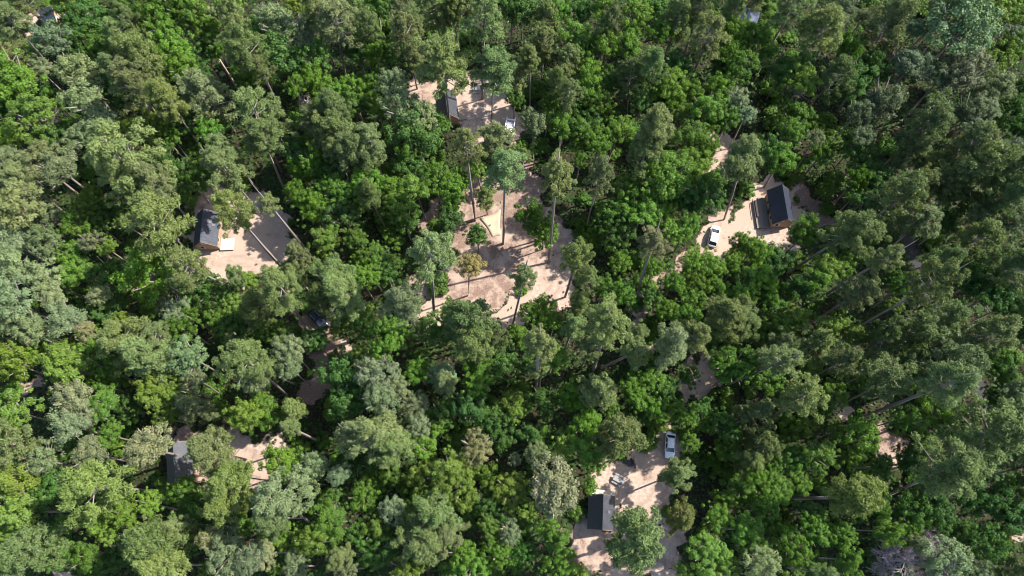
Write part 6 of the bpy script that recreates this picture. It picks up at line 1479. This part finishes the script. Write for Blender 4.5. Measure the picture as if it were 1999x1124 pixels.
o = bpy.data.objects.new('surrounding_woods', me); col.objects.link(o); o.color = (.13, .17, .07, 1); tag(o, kind='stuff')

# undergrowth: low leaves over the forest floor
n = 300000
P = np.column_stack([nrg.uniform(-125, 130, n), nrg.uniform(-26, 132, n)])
s, l, r_ = masks(P)
patch = .5 + .5 * np.sin(P[:, 0] * .5 + 2 * np.sin(P[:, 1] * .23)) * np.sin(P[:, 1] * .43 + 1.7 * np.sin(P[:, 0] * .19))
keep = (s + nrg.normal(0, .22, n) < .30) & (r_ < .2) & (nrg.random(n) < .35 + .65 * patch)
P = P[keep]; patch = patch[keep]; n = len(P)
zz = .06 + nrg.random(n) ** 1.5 * (.4 + 2.0 * patch)
nor = unit(nrg.normal(size=(n, 3)) * .5 + np.array([0, 0, 1.0])); L = nrg.uniform(.35, .8, n)
v, q = cards(np.column_stack([P, zz]), nor, nrg.normal(size=(n, 3)), L, L * nrg.uniform(.5, .8, n))
me = np_mesh('undergrowth', v, q, np.repeat(np.clip(nrg.normal(.45, .2, n), 0, 1), 4), M['leaves'])
o = bpy.data.objects.new('undergrowth', me); col.objects.link(o); o.color = (.045, .095, .022, 1); tag(o, kind='stuff')

# fallen twigs and needles on the clearings
n = 60000
P = np.column_stack([nrg.uniform(-75, 80, n), nrg.uniform(-12, 110, n)])
s, l, r_ = masks(P)
keep = (s > .3) & (nrg.random(n) < .2 + l)
P = P[keep]; n = len(P)
nor = unit(nrg.normal(size=(n, 3)) * .25 + np.array([0, 0, 1.0])); L = nrg.uniform(.12, .5, n)
v, q = cards(np.column_stack([P, np.full(n, .03)]), nor, nrg.normal(size=(n, 3)), L, L * .16)
me = np_mesh('leaf_litter', v, q, np.repeat(nrg.random(n), 4), M['log'])
o = bpy.data.objects.new('leaf_litter', me); col.objects.link(o); tag(o, kind='stuff')

# ------------------------------------------------------------------ cabins
def planks(mb, x0, x1, y0, y1, z, along='y', w=.145):
    if along == 'y':
        k = max(1, int((x1 - x0) / w)); s = (x1 - x0) / k
        for i in range(k): mb.box((x0 + s * (i + .5), (y0 + y1) / 2, z), (s - .018, y1 - y0, .04))
    else:
        k = max(1, int((y1 - y0) / w)); s = (y1 - y0) / k
        for i in range(k): mb.box(((x0 + x1) / 2, y0 + s * (i + .5), z), (x1 - x0, s - .018, .04))

def deck_on(root, x0, x1, y0, y1, z, mat, along='y', rail=None, name='deck'):
    d = MB(); planks(d, x0, x1, y0, y1, z, along)
    o = d.build(name, mat, root)
    f = MB(); zc = (z - .03) / 2 - .01
    for a, b, c_, e in ((x0 + .04, (y0 + y1) / 2, .06, y1 - y0 - .06), (x1 - .04, (y0 + y1) / 2, .06, y1 - y0 - .06)):
        f.box((a, b, z - .12), (c_, e, .17))
    for a in (y0 + .04, y1 - .04): f.box(((x0 + x1) / 2, a, z - .12), (x1 - x0 - .2, .06, .17))
    for a in (x0 + .15, x1 - .15):
        for b in (y0 + .15, y1 - .15): f.box((a, b, (z - .2) / 2 - .03), (.1, .1, z - .2 + .06))
    f.build('joists', mat, o)
    return o

def cabin(p0, p1, label, roofmat, W=4.3, ridge=5.0, eave=2.5, skylights=(), chimney=None, group='dark-roofed cabins'):
    """p0: ridge end far from the camera, p1: ridge end near it."""
    a = Vector((*p0, 0)); b = Vector((*p1, 0)); mid = (a + b) / 2; d = a - b; L = d.length
    root = empty('cabin', mid, math.atan2(d.y, d.x) - math.pi / 2); tag(root, label, 'cabin', group)
    oh = .28; hw = W / 2 - oh; hl = L / 2 - .3
    th = math.atan2(ridge - eave, W / 2); ez = eave + oh * math.tan(th)
    rz = ridge - .16
    w = MB()
    prof = [(-hw, .25), (hw, .25), (hw, ez - .16), (0, rz), (-hw, ez - .16)]
    w.loft([[(x, -hl, z) for x, z in prof], [(x, hl, z) for x, z in prof]])
    wall = w.build('wall', M['wall'], root)
    f = MB()
    for x in (-hw + .3, hw - .3):
        for y in (-hl + .3, 0, hl - .3): f.box((x, y, .11), (.3, .3, .28))
    f.build('footing', M['stone'], root)
    # roof: two thick slopes with standing seams
    r = MB(); t = .13
    for s in (-1, 1):
        ex = s * W / 2
        A = [(0, -L / 2, ridge), (ex, -L / 2, eave), (ex, L / 2, eave), (0, L / 2, ridge)]
        B = [(p[0], p[1], p[2] - t) for p in A]
        r.hexa(B + A if s < 0 else [B[i] for i in (0, 3, 2, 1)] + [A[i] for i in (0, 3, 2, 1)])
    roof = r.build('roof', roofmat, root)
    se = MB(); nse = int(L / .55)
    for s in (-1, 1):
        for i in range(1, nse):
            y = -L / 2 + L * i / nse
            se.hexa([(s * .08, y - .02, ridge - .07), (s * (W / 2 - .02), y - .02, eave + .02), (s * (W / 2 - .02), y + .02, eave + .02), (s * .08, y + .02, ridge - .07),
                     (s * .08, y - .02, ridge - .03), (s * (W / 2 - .02), y - .02, eave + .06), (s * (W / 2 - .02), y + .02, eave + .06), (s * .08, y + .02, ridge - .03)])
    se.build('seam', roofmat, roof)
    rc = MB(); rc.loft([[(-.16, y, ridge - .16), (0, y, ridge + .035), (.16, y, ridge - .16), (0, y, ridge - .03)] for y in (-L / 2 - .02, L / 2 + .02)])
    rc.build('ridge_cap', roofmat, roof)
    for y in (-L / 2 - .025, L / 2 + .025):
        tr = MB()
        prof = [(0, ridge - .02), (-W / 2, eave - .02), (-W / 2, eave - .22), (0, ridge - .22), (W / 2, eave - .22), (W / 2, eave - .02)]
        vs_ = [(x_, y + dy, z_) for dy in (-.02, .02) for x_, z_ in prof]
        tr.add(vs_, [(0, 1, 2, 3), (0, 3, 4, 5), (9, 8, 7, 6), (11, 10, 9, 6)] + [(k, (k + 1) % 6, (k + 1) % 6 + 6, k + 6) for k in range(6)])
        tr.build('fascia', M['wall'], roof)
    def window(c, axis, ww, hh, nm='window'):
        m_ = MB(); q = MB()
        if axis == 'x': m_.box(c, (.10, ww + .16, hh + .16)); q.box(c, (.12, ww, hh))
        else: m_.box(c, (ww + .16, .10, hh + .16)); q.box(c, (ww, .12, hh))
        o_ = m_.build(nm, M['trim'] if nm == 'window' else M['frame'], root); q.build('pane', M['glass'], o_); return o_
    for y in (-hl * .55, hl * .45):
        window((-hw, y, 1.65), 'x', .8, .9); window((hw, y, 1.65), 'x', .8, .9)
    window((-.9, -hl, 1.6), 'y', .7, .9); window((0, -hl, 3.4), 'y', .7, .7); window((0, hl, 3.4), 'y', .7, .7)
    dr = MB(); dr.box((-hw, -hl * .08, 1.35), (.10, .95, 2.1)); dd = dr.build('door', M['frame'], root)
    hd = MB(); hd.box((-hw - .07, -hl * .08 + .35, 1.3), (.06, .05, .16)); hd.build('handle', M['rim'], dd)
    for s, y, t_ in skylights:
        x = s * W / 2 * t_; z = ridge - (ridge - eave) * t_
        k = MB(); nx_, nz_ = math.sin(th) * s, math.cos(th); ux, uz = math.cos(th) * s, -math.sin(th)
        def pt(a_, b_, n_): return (x + ux * a_ + nx_ * n_, y + b_, z + uz * a_ + nz_ * n_)
        lo = [pt(-.3, -.25, 0), pt(.3, -.25, 0), pt(.3, .25, 0), pt(-.3, .25, 0)]; hi = [pt(-.3, -.25, .1), pt(.3, -.25, .1), pt(.3, .25, .1), pt(-.3, .25, .1)]
        if s < 0: lo = lo[::-1]; hi = hi[::-1]
        k.hexa(lo + hi); k.build('roof_vent', M['plastic'], root)
    return root, hw, hl, L

root, hw, hl, L = cabin((-59.82, 59.35), (-59.47, 52.36), 'navy-roofed cabin with bright square porch, beside the long leaning pine', M['roof'], W=4.6, skylights=((1, 1.0, .45), (1, .6, .65)))
deck_on(root, hw + .05, hw + 2.7, -hl - .3, -hl + 2.2, .45, M['deckpale'], name='porch')
root, hw, hl, L = cabin((-14.01, 86.98), (-13.08, 80.63), 'cabin half hidden under a pine, pale picnic yard on its right', M['roofgrey'], W=4.4)
deck_on(root, hw + .05, hw + 1.9, -hl + .8, -hl + 3.3, .3, M['decksand'])
root, hw, hl, L = cabin((52.98, 64.55), (53.22, 57.16), 'dark navy cabin with the long grey deck along its wall', M['roof'], W=4.4)
dk = deck_on(root, -hw - 2.55, -hw - .05, -hl - .15, hl - .9, .5, M['deckgrey'])
b = MB(); b.box((-hw - 2.35, .6, .98), (.10, 3.6, .08)); b.box((-hw - 2.05, .6, .80), (.36, 3.6, .05))
for y in (-1.1, .6, 2.3): b.box((-hw - 2.35, y, .74), (.08, .08, .45)); b.box((-hw - 1.95, y, .65), (.06, .06, .26))
b.build('bench', M['darklog'], root)
s_ = MB(); s_.box((-hw - .9, hl - .5, .18), (1.0, .7, .2)); s_.build('step', M['deckgrey'], root)
root, hw, hl, L = cabin((15.48, 6.09), (15.07, 0.42), 'cabin with one black and one grey roof slope, porch facing the fire ring', M['roofgrey'], W=4.6, skylights=((1, .1, .5),))
deck_on(root, -hw - .1, hw + .5, hl + .05, hl + 1.3, .45, M['deckpale'], 'x', name='porch')
deck_on(root, hw + .12, hw + 1.4, -hl, hl - .4, .35, M['decksand'])
b = MB(); b.box((hw + 1.3, -.8, .85), (.08, 3.6, .08))
for y in (-2.5, -1.4, -.3, .9): b.box((hw + 1.3, y, .6), (.07, .07, .5))
b.build('railing', M['darklog'], root)
root, hw, hl, L = cabin((-58.81, 14.88), (-57.41, 8.10), 'cabin buried under pines, grey roof streaked with shade, low on the left', M['roofgrey'], W=4.6)
deck_on(root, hw + .05, hw + 2.0, -hl + .5, -hl + 3.2, .35, M['decksand'])
root, hw, hl, L = cabin((-102.65, 107.19), (-99.75, 107.60), 'small dark roof peeping out of the trees, topmost at upper left', M['roof'], W=4.0, ridge=4.5)
d = deck_on(root, -1.0, 3.0, -hw - 7.2, -hw - 4.0, .3, M['decksand'], 'y')
root, hw, hl, L = cabin((52.25, 108.28), (50.80, 104.09), 'blue-grey roof showing between dark crowns near the top edge', M['roofblue'], W=4.4, ridge=4.5)

# ------------------------------------------------------------------ vehicles
def vehicle(p_front, p_rear, label, cat, name, paint, kind='sedan'):
    a = Vector((*p_front, 0)); b = Vector((*p_rear, 0)); d = a - b
    root = empty(name, (a + b) / 2, math.atan2(d.y, d.x) - math.pi / 2); tag(root, label, cat)
    S = {'sedan': dict(L=4.75, W=.91, belt=.95, top=1.45, gh=(-1.75, -1.15, .55, 1.25), rw=.62, deck=.98, hood=.88),
         'suv': dict(L=4.6, W=.93, belt=1.02, top=1.62, gh=(-2.15, -1.65, .3, 1.45), rw=.70, deck=1.0, hood=1.02),
         'pickup': dict(L=5.4, W=.97, belt=1.12, top=1.83, gh=(-.55, -.38, .75, 1.35), rw=.72, deck=.72, hood=1.08)}[kind]
    Lh = S['L'] / 2; W = S['W']; bt = S['belt']; top = S['top']; g0, g1, g2, g3 = S['gh']; rw = S['rw']
    def ring(y, w, zl, zt):
        return [(-w * .92, y, zl), (-w, y, zl + .22), (-w, y, zt - .22), (-w * .93, y, zt - .04), (-w * .6, y, zt), (w * .6, y, zt), (w * .93, y, zt - .04), (w, y, zt - .22), (w, y, zl + .22), (w * .92, y, zl)]
    body = MB()
    st = [(-Lh, W * .82, .38, S['deck'] - .12), (-Lh + .12, W * .93, .26, S['deck'] - .02), (-Lh + .6, W, .22, S['deck']), (g0, W, .22, bt if kind != 'pickup' else S['deck']),
          (g1 + .05, W, .22, bt), (g2, W, .22, bt), (g3, W, .22, bt - .03), (Lh - .75, W * .985, .22, S['hood'] - .05), (Lh - .2, W * .9, .25, S['hood'] - .17), (Lh, W * .72, .36, S['hood'] - .3)]
    body.loft([ring(*q) for q in st])
    bo = body.build('body', paint, root, True)
    # greenhouse
    bz = bt - .06; iw = W * .9
    base = [(-iw, g0, bz), (iw, g0, bz), (iw, g3, bz), (-iw, g3, bz)]
    tp = [(-rw, g1, top), (rw, g1, top), (rw, g2, top), (-rw, g2, top)]
    gh = MB(); gh.hexa(base + tp); gh.build('cab', paint, root)
    rf = MB(); cx = (g1 + g2) / 2; gl = (g2 - g1)
    rf.loft([[(-rw * .98, y, top - .02), (-rw * .8, y, top + z), (0, y, top + z + .02), (rw * .8, y, top + z), (rw * .98, y, top - .02)] for y, z in ((g1 - .03, .015), (g1 + .2, .04), (g2 - .2, .04), (g2 + .03, .015))])
    rf.build('roof', paint, root, True)
    def pane(nm, q, inset=.1):
        q = [Vector(p) for p in q]; c_ = sum(q, Vector()) / 4; nn = (q[1] - q[0]).cross(q[3] - q[0]).normalized()
        out = c_ - Vector((0, (g0 + g3) / 2, bt))
        if nn.dot(out) < 0: nn = -nn
        q2 = [c_ + (p - c_) * (1 - inset) for p in q]
        k = MB(); k.hexa([p + nn * .003 for p in q2] + [p + nn * .022 for p in q2]); return k.build(nm, M['glass'], root)
    pane('windshield', [base[3], base[2], tp[2], tp[3]], .07)
    pane('rear_window', [base[0], base[1], tp[1], tp[0]], .10)
    for s in (-1, 1):
        i, j = (0, 3) if s < 0 else (1, 2)
        ym = (g1 + g2) / 2 - .05
        def lerp(p, q, t): return Vector(p) * (1 - t) + Vector(q) * t
        for t0, t1 in ((.05, .48), (.52, .95)):
            pane('side_window', [lerp(base[i], base[j], t0), lerp(base[i], base[j], t1), lerp(tp[i], tp[j], t1), lerp(tp[i], tp[j], t0)], .12)
    for s in (-1, 1):
        for y in (-Lh + .95, Lh - .9):
            t = MB(); t.tube([(s * (W - .2), y, .33), (s * (W + .01), y, .33)], .33, 16); o_ = t.build('wheel', M['tyre'], root)
            h = MB(); h.tube([(s * (W - .02), y, .33), (s * (W + .03), y, .33)], .2, 12); h.build('rim', M['rim'], o_)
        h = MB(); h.box((s * W * .62, Lh - .1, S['hood'] - .34), (.34, .16, .13)); h.build('headlight', M['lamp'], root)
        h = MB(); h.box((s * W * .74, -Lh + .04, S['deck'] - .25), (.26, .12, .16)); h.build('taillight', M['red'], root)
        h = MB(); h.box((s * (W + .09), g3 - .25, bt + .06), (.2, .1, .14)); h.build('mirror', paint, root)
    h = MB(); h.box((0, Lh - .02, .42), (W * 1.3, .1, .12)); h.build('grille', M['frame'], root)
    if kind == 'pickup':
        h = MB(); bd = S['deck']
        for s in (-1, 1): h.box((s * (W - .09), (-Lh + g0) / 2 + .05, bd + .22), (.16, -g0 + -(-Lh) - 0.22, .46))
        h.box((0, -Lh + .12, bd + .22), (W * 2 - .36, .14, .46)); h.build('bed_side', paint, root)
        h = MB(); h.box((0, (-Lh + g0) / 2 + .06, bd + .03), (W * 2 - .4, g0 + Lh - .3, .04)); h.build('bed_floor', M['liner'], root)
    if kind == 'suv':
        for s in (-1, 1):
            h = MB(); h.tube([(s * .58, g1 + .15, top + .1), (s * .58, g2 - .15, top + .1)], .025, 6)
            for y in (g1 + .3, cx, g2 - .3): h.box((s * .58, y, top + .06), (.04, .06, .08))
            h.build('roof_rail', M['rim'], root)
    return root

vehicle((40.63, 57.72), (39.18, 53.00), 'white car parked on bright sand in front of the grey-decked cabin', 'car', 'parked_car', M['white'], 'suv')
vehicle((28.05, 12.51), (28.61, 17.10), 'white sedan in bluish shade at the top of the fire ring clearing', 'car', 'parked_car', M['white'], 'sedan')
vehicle((-1.11, 76.23), (-0.16, 82.09), 'white pickup with open grey bed, nose under a pine', 'pickup truck', 'pickup_truck', M['white'], 'pickup')
vehicle((-35.06, 36.51), (-38.38, 39.95), 'black off-road vehicle at the head of the red dirt drive', 'car', 'parked_car', M['black'], 'suv')
vehicle((-99.09, 108.82), (-102.98, 108.41), 'white vehicle mostly under leaves beside the small dark roof', 'car', 'parked_car', M['white'], 'sedan')

# ------------------------------------------------------------------ yard furniture
def picnic_table(p, rz, label):
    root = empty('picnic_table', (*p, 0), rz); tag(root, label, 'picnic table', 'grey picnic tables')
    t = MB(); planks(t, -.45, .45, -1.0, 1.0, .75, 'y', .15); t.build('tabletop', M['table'], root)
    for s in (-1, 1):
        b_ = MB(); planks(b_, s * .78 - .15, s * .78 + .15, -1.0, 1.0, .44, 'y', .15); b_.build('bench_seat', M['table'], root)
    for y in (-.65, .65):
        l_ = MB()
        for s in (-1, 1): l_.hexa([(s * .62, y - .04, 0), (s * .74, y - .04, 0), (s * .74, y + .04, 0), (s * .62, y + .04, 0), (s * .2, y - .04, .725), (s * .32, y - .04, .725), (s * .32, y + .04, .725), (s * .2, y + .04, .725)])
        l_.box((0, y + .055, .36), (1.8, .03, .1)); l_.build('leg_frame', M['table'], root)
picnic_table((-51.52, 61.56), R_(80), 'grey picnic table seen between pine crowns in the navy-roofed cabin yard')
picnic_table((-7.41, 89.56), R_(98), 'dark picnic table beside two thin trunks in the upper yard')
picnic_table((18.83, 8.77), R_(62), 'pale grey picnic table in sun between fire ring and porch')

def log(p0, p1, r, mat, label, name='log', cat='log', bend=.15):
    a = Vector((*p0, r * .9)); b_ = Vector((*p1, r * .85)); d = b_ - a; side = Vector((-d.y, d.x, 0)).normalized() * bend
    root = empty(name, ((a.x + b_.x) / 2, (a.y + b_.y) / 2, 0)); c_ = root.location
    k = MB(); n_ = 7; pts = []; rs = []
    for i in range(n_ + 1):
        t = i / n_; p = a.lerp(b_, t) + side * math.sin(t * math.pi) * (1 + .3 * math.sin(9 * t)); pts.append(p - Vector(c_)); rs.append(r * (1 - .25 * t) * (1 + .06 * math.sin(i * 2.1)))
    k.tube(pts, rs, 9); bpy.data.objects.remove(root)
    o_ = k.build(name, mat, None, True); o_.location = c_; tag(o_, label, cat, 'logs lying in the clearings'); return o_
log((-6.32, 59.64), (-2.73, 61.00), .28, M['logpale'], 'pale thick log lying along the upper edge of the cream tarp')
log((-0.72, 59.75), (-0.61, 55.30), .22, M['logpale'], 'straight pale log beside the tall trunk, right of the tarp', bend=.05)
log((-4.08, 51.37), (-1.77, 52.45), .3, M['logpale'], 'short grey-white log in shade below the cream tarp', bend=.05)
log((5.48, 50.40), (7.07, 49.64), .26, M['logpale'], 'stubby pale log at the foot of a sunlit pine')
log((4.72, 45.39), (5.60, 44.55), .17, M['log'], 'small bent log beside the little pine on bright sand', bend=.3)
log((-19.80, 44.97), (-16.45, 42.99), .22, M['log'], 'reddish log slanting into the clearing from the shrubs')
log((-13.45, 42.05), (-9.29, 40.81), .15, M['log'], 'thin grey log in the border row, its upper end')
log((-9.09, 40.71), (-5.35, 40.30), .13, M['log'], 'thin grey log in the border row, lower middle')
log((-4.46, 40.09), (-0.64, 41.23), .2, M['darklog'], 'dark log closing the border row beside the small pine')
log((-48.98, 57.29), (-47.33, 58.07), .24, M['logpale'], 'short pale log bench at the shady end of the left yard', bend=.03)
log((-46.87, 53.87), (-46.40, 57.07), .06, M['logpale'], 'thin pale pole lying on shaded sand of the left yard', bend=.4)
log((19.40, 11.07), (25.09, 7.37), .2, M['darklog'], 'long dark log crossing the yard between fire ring and pines', bend=.2)
log((22.86, 14.11), (24.74, 14.65), .16, M['log'], 'brown log up from the fire ring', bend=.05)
log((26.96, -0.65), (27.00, -3.72), .12, M['darklog'], 'dark pole on brown ground near the bottom edge', bend=.1)
log((66.69, 16.47), (69.17, 13.75), .11, M['log'], 'thin pale pole on dark ground among the right-hand trees', bend=.05)

fr = empty('fire_ring', (*(21.08, 11.87), 0)); tag(fr, 'round dark fire ring between two low benches', 'fire ring')
t = MB()
for k in range(14):
    a = 2 * math.pi * k / 14 + rnd.uniform(-.06, .06); x, y = .72 * math.cos(a), .72 * math.sin(a); s = rnd.uniform(.13, .18)
    t.tube([(x, y, -.02), (x * 1.01, y * 1.01, s), (x, y, s * 1.7)], [s, s * 1.05, s * .55], 7)
t.build('stone_ring', M['stone'], fr, True)
t = MB(); t.tube([(0, 0, -.02), (0, 0, .05)], [.6, .5], 14); t.build('ash_bed', M['ash'], fr)
def bench(p0, p1, label):
    a = Vector((*p0, 0)); b_ = Vector((*p1, 0)); d = b_ - a
    r0 = empty('log_bench', (a + b_) / 2, math.atan2(d.y, d.x)); tag(r0, label, 'bench', 'low benches round the fire ring')
    k = MB(); k.box((0, 0, .42), (d.length, .34, .09)); k.build('seat', M['darklog'], r0)
    for s in (-1, 1):
        k = MB(); k.tube([(s * d.length * .36, 0, -.02), (s * d.length * .36, 0, .38)], .15, 9); k.build('leg', M['log'], r0)
bench((21.59, 12.67), (21.93, 10.71), 'low dark bench on the right of the fire ring')
bench((19.90, 11.87), (21.14, 12.85), 'low dark bench above and left of the fire ring')

# cream tarp: three pegged corners with inward-curving edges
co = [Vector((*(-6.42, 59.53), .25)), Vector((*(-2.22, 61.45), .35)), Vector((*(-2.19, 55.85), .12)), Vector((*(-3.92, 55.52), .08))]
cen = sum(co, Vector()) / 4; pts = []
for i in range(4):
    a, b_ = co[i], co[(i + 1) % 4]
    for k in range(8):
        t = k / 8; p = a.lerp(b_, t); inn = (.14 if (b_ - a).length > 2.5 else .03) * math.sin(math.pi * t)
        pts.append(p.lerp(cen, inn))
v = []; f = []
for lev, zo in ((0, 0), (1, -.03)):
    for ringf in (1, .66, .33):
        for p in pts:
            q = cen.lerp(p, ringf); v.append((q.x - cen.x, q.y - cen.y, max(.05, q.z - .10 * (1 - ringf)) + zo))
    v.append((0, 0, max(.06, cen.z - .1) + zo))
n_ = len(pts)
for lev in (0, 1):
    o0 = lev * (3 * n_ + 1); ff = []
    for r in range(2):
        for k in range(n_): ff.append((o0 + r * n_ + k, o0 + r * n_ + (k + 1) % n_, o0 + (r + 1) * n_ + (k + 1) % n_, o0 + (r + 1) * n_ + k))
    for k in range(n_): ff.append((o0 + 2 * n_ + k, o0 + 2 * n_ + (k + 1) % n_, o0 + 3 * n_))
    f += ff if lev == 0 else [q[::-1] for q in ff]
for k in range(n_): f.append((k, 3 * n_ + 1 + k, 3 * n_ + 1 + (k + 1) % n_, (k + 1) % n_))
t = MB(); t.add(v, f); o = t.build('tarp', M['tarp'], None, True); o.location = (cen.x, cen.y, 0); tag(o, 'cream tarp with curved edges spread beside a tall trunk in the middle clearing', 'tarp')

# ------------------------------------------------------------------ dead trees
def branchy(name, p, h, spread, label, seed, levels=4, top=None, lean=(0, 0), cat='dead tree'):
    rg = random.Random(seed); root = empty(name, (*p, 0)); tag(root, label, cat)
    tip = Vector((lean[0], lean[1], h * .45)); k = MB()
    k.tube([(0, 0, -.05), tuple(tip * .5 + Vector((.1, .05, 0))), tuple(tip)], [.32, .26, .2], 8); k.build('trunk', M['deadwood'], root, True)
    b_ = MB()
    def grow(p, d, ln, r, lev):
        q = p + d * ln; mid = p.lerp(q, .5) + Vector((rg.gauss(0, .06), rg.gauss(0, .06), rg.gauss(0, .05))) * ln
        b_.tube([p, mid, q], [r, r * .8, r * .55], 5 if lev > 1 else 3)
        if lev == 0: return
        for _ in range(6 if levels == 5 else 5):
            nd = (d + Vector((rg.gauss(0, .55), rg.gauss(0, .55), rg.gauss(.08, .35)))).normalized()
            grow(mid.lerp(q, rg.uniform(.2, 1)), nd, ln * rg.uniform(.5, .78), max(r * .5, .022), lev - 1)
    for i in range(7):
        a = i * .9 + rg.uniform(-.3, .3); d = Vector((math.cos(a) * spread, math.sin(a) * spread, rg.uniform(.45, .95))).normalized()
        grow(tip * rg.uniform(.7, 1), d, h * .26, .12, levels - 1)
    b_.build('branches', M['deadwood'], root)
    return root
branchy('dead_tree', (64.65, -4.37), 13, 1.15, 'bare grey dead tree with a haze of twigs at lower right', 3, 5)
branchy('dead_tree', (-43.49, 85.86), 3.6, .9, 'small bleached dead tree among green crowns, up and left of the middle', 8, 3)
branchy('dead_tree', (-78.23, 99.92), 9, .7, 'leaning half-dead tree with bare pale limbs near the upper left', 21, 4, lean=(-3.5, 2.5))
def snag(b0, px_top, h, label):
    root = empty('broken_snag', (*b0, 0)); tag(root, label, 'dead tree')
    d = Vector((px_top[0] - b0[0], px_top[1] - b0[1], h)); k = MB()
    k.tube([(0, 0, -.05), tuple(d * .35 + Vector((.1, 0, 0))), tuple(d * .7), tuple(d)], [.3, .25, .2, .13], 9); k.build('trunk', M['log'], root, True)
    for i, t in enumerate((.78, .9, .97)):
        a = i * 2.2; k = MB(); q = d * t; k.tube([tuple(q), tuple(q + Vector((math.cos(a), math.sin(a), .3)) * (1.3 - .3 * i))], [.06, .02], 5); k.build('stub', M['deadwood'], root)
snag((-57.69, 88.02), (-56.79, 86.90), 14, 'broken reddish snag without crown, beside a leaning pine near the upper left')

# ------------------------------------------------------------------ camera, light, sky
cam = bpy.data.cameras.new('camera'); co_ = bpy.data.objects.new('camera', cam); col.objects.link(co_)
co_.location = (0, 0, 130); co_.rotation_euler = (R_(19), 0, 0)
cam.sensor_width = 36; cam.lens = 36 * 1386 / 1999; cam.clip_end = 4000; cam.clip_start = .5
sc.camera = co_

EL, AZ = R_(46), math.atan2(.325, .945)      # the sun stands to the right and a little up the picture
w = bpy.data.worlds.new('World'); sc.world = w; w.use_nodes = True
nt = w.node_tree; nt.nodes.clear()
sky = nt.nodes.new('ShaderNodeTexSky'); sky.sky_type = 'NISHITA'; sky.sun_disc = False; sky.dust_density = 1.2; sky.air_density = 1.0
sky.sun_elevation = EL; sky.sun_rotation = math.pi / 2 - AZ
bg = nt.nodes.new('ShaderNodeBackground'); bg.inputs[1].default_value = .13
out = nt.nodes.new('ShaderNodeOutputWorld'); nt.links.new(sky.outputs[0], bg.inputs[0]); nt.links.new(bg.outputs[0], out.inputs[0])
sl = bpy.data.lights.new('sun', 'SUN'); sl.energy = 4.0; sl.angle = R_(.53); sl.color = (1, .955, .88)
so = bpy.data.objects.new('sun', sl); col.objects.link(so)
dvec = Vector((math.cos(EL) * math.cos(AZ), math.cos(EL) * math.sin(AZ), math.sin(EL)))
so.rotation_mode = 'QUATERNION'; so.rotation_quaternion = dvec.to_track_quat('Z', 'Y'); so.location = dvec * 200

vs = sc.view_settings
vs.view_transform = 'Standard'; vs.look = 'None'; vs.exposure = 1.44; vs.gamma = 1
vs.use_curve_mapping = False
sc.render.engine = 'CYCLES'
sc.cycles.max_bounces = 8; sc.cycles.diffuse_bounces = 5; sc.cycles.transmission_bounces = 4
sc.cycles.filter_width = 1.05
sc.cycles.use_denoising = True
sc.cycles.denoiser = 'OPENIMAGEDENOISE'; sc.cycles.denoising_input_passes = 'RGB_ALBEDO_NORMAL'; sc.cycles.denoising_prefilter = 'ACCURATE'
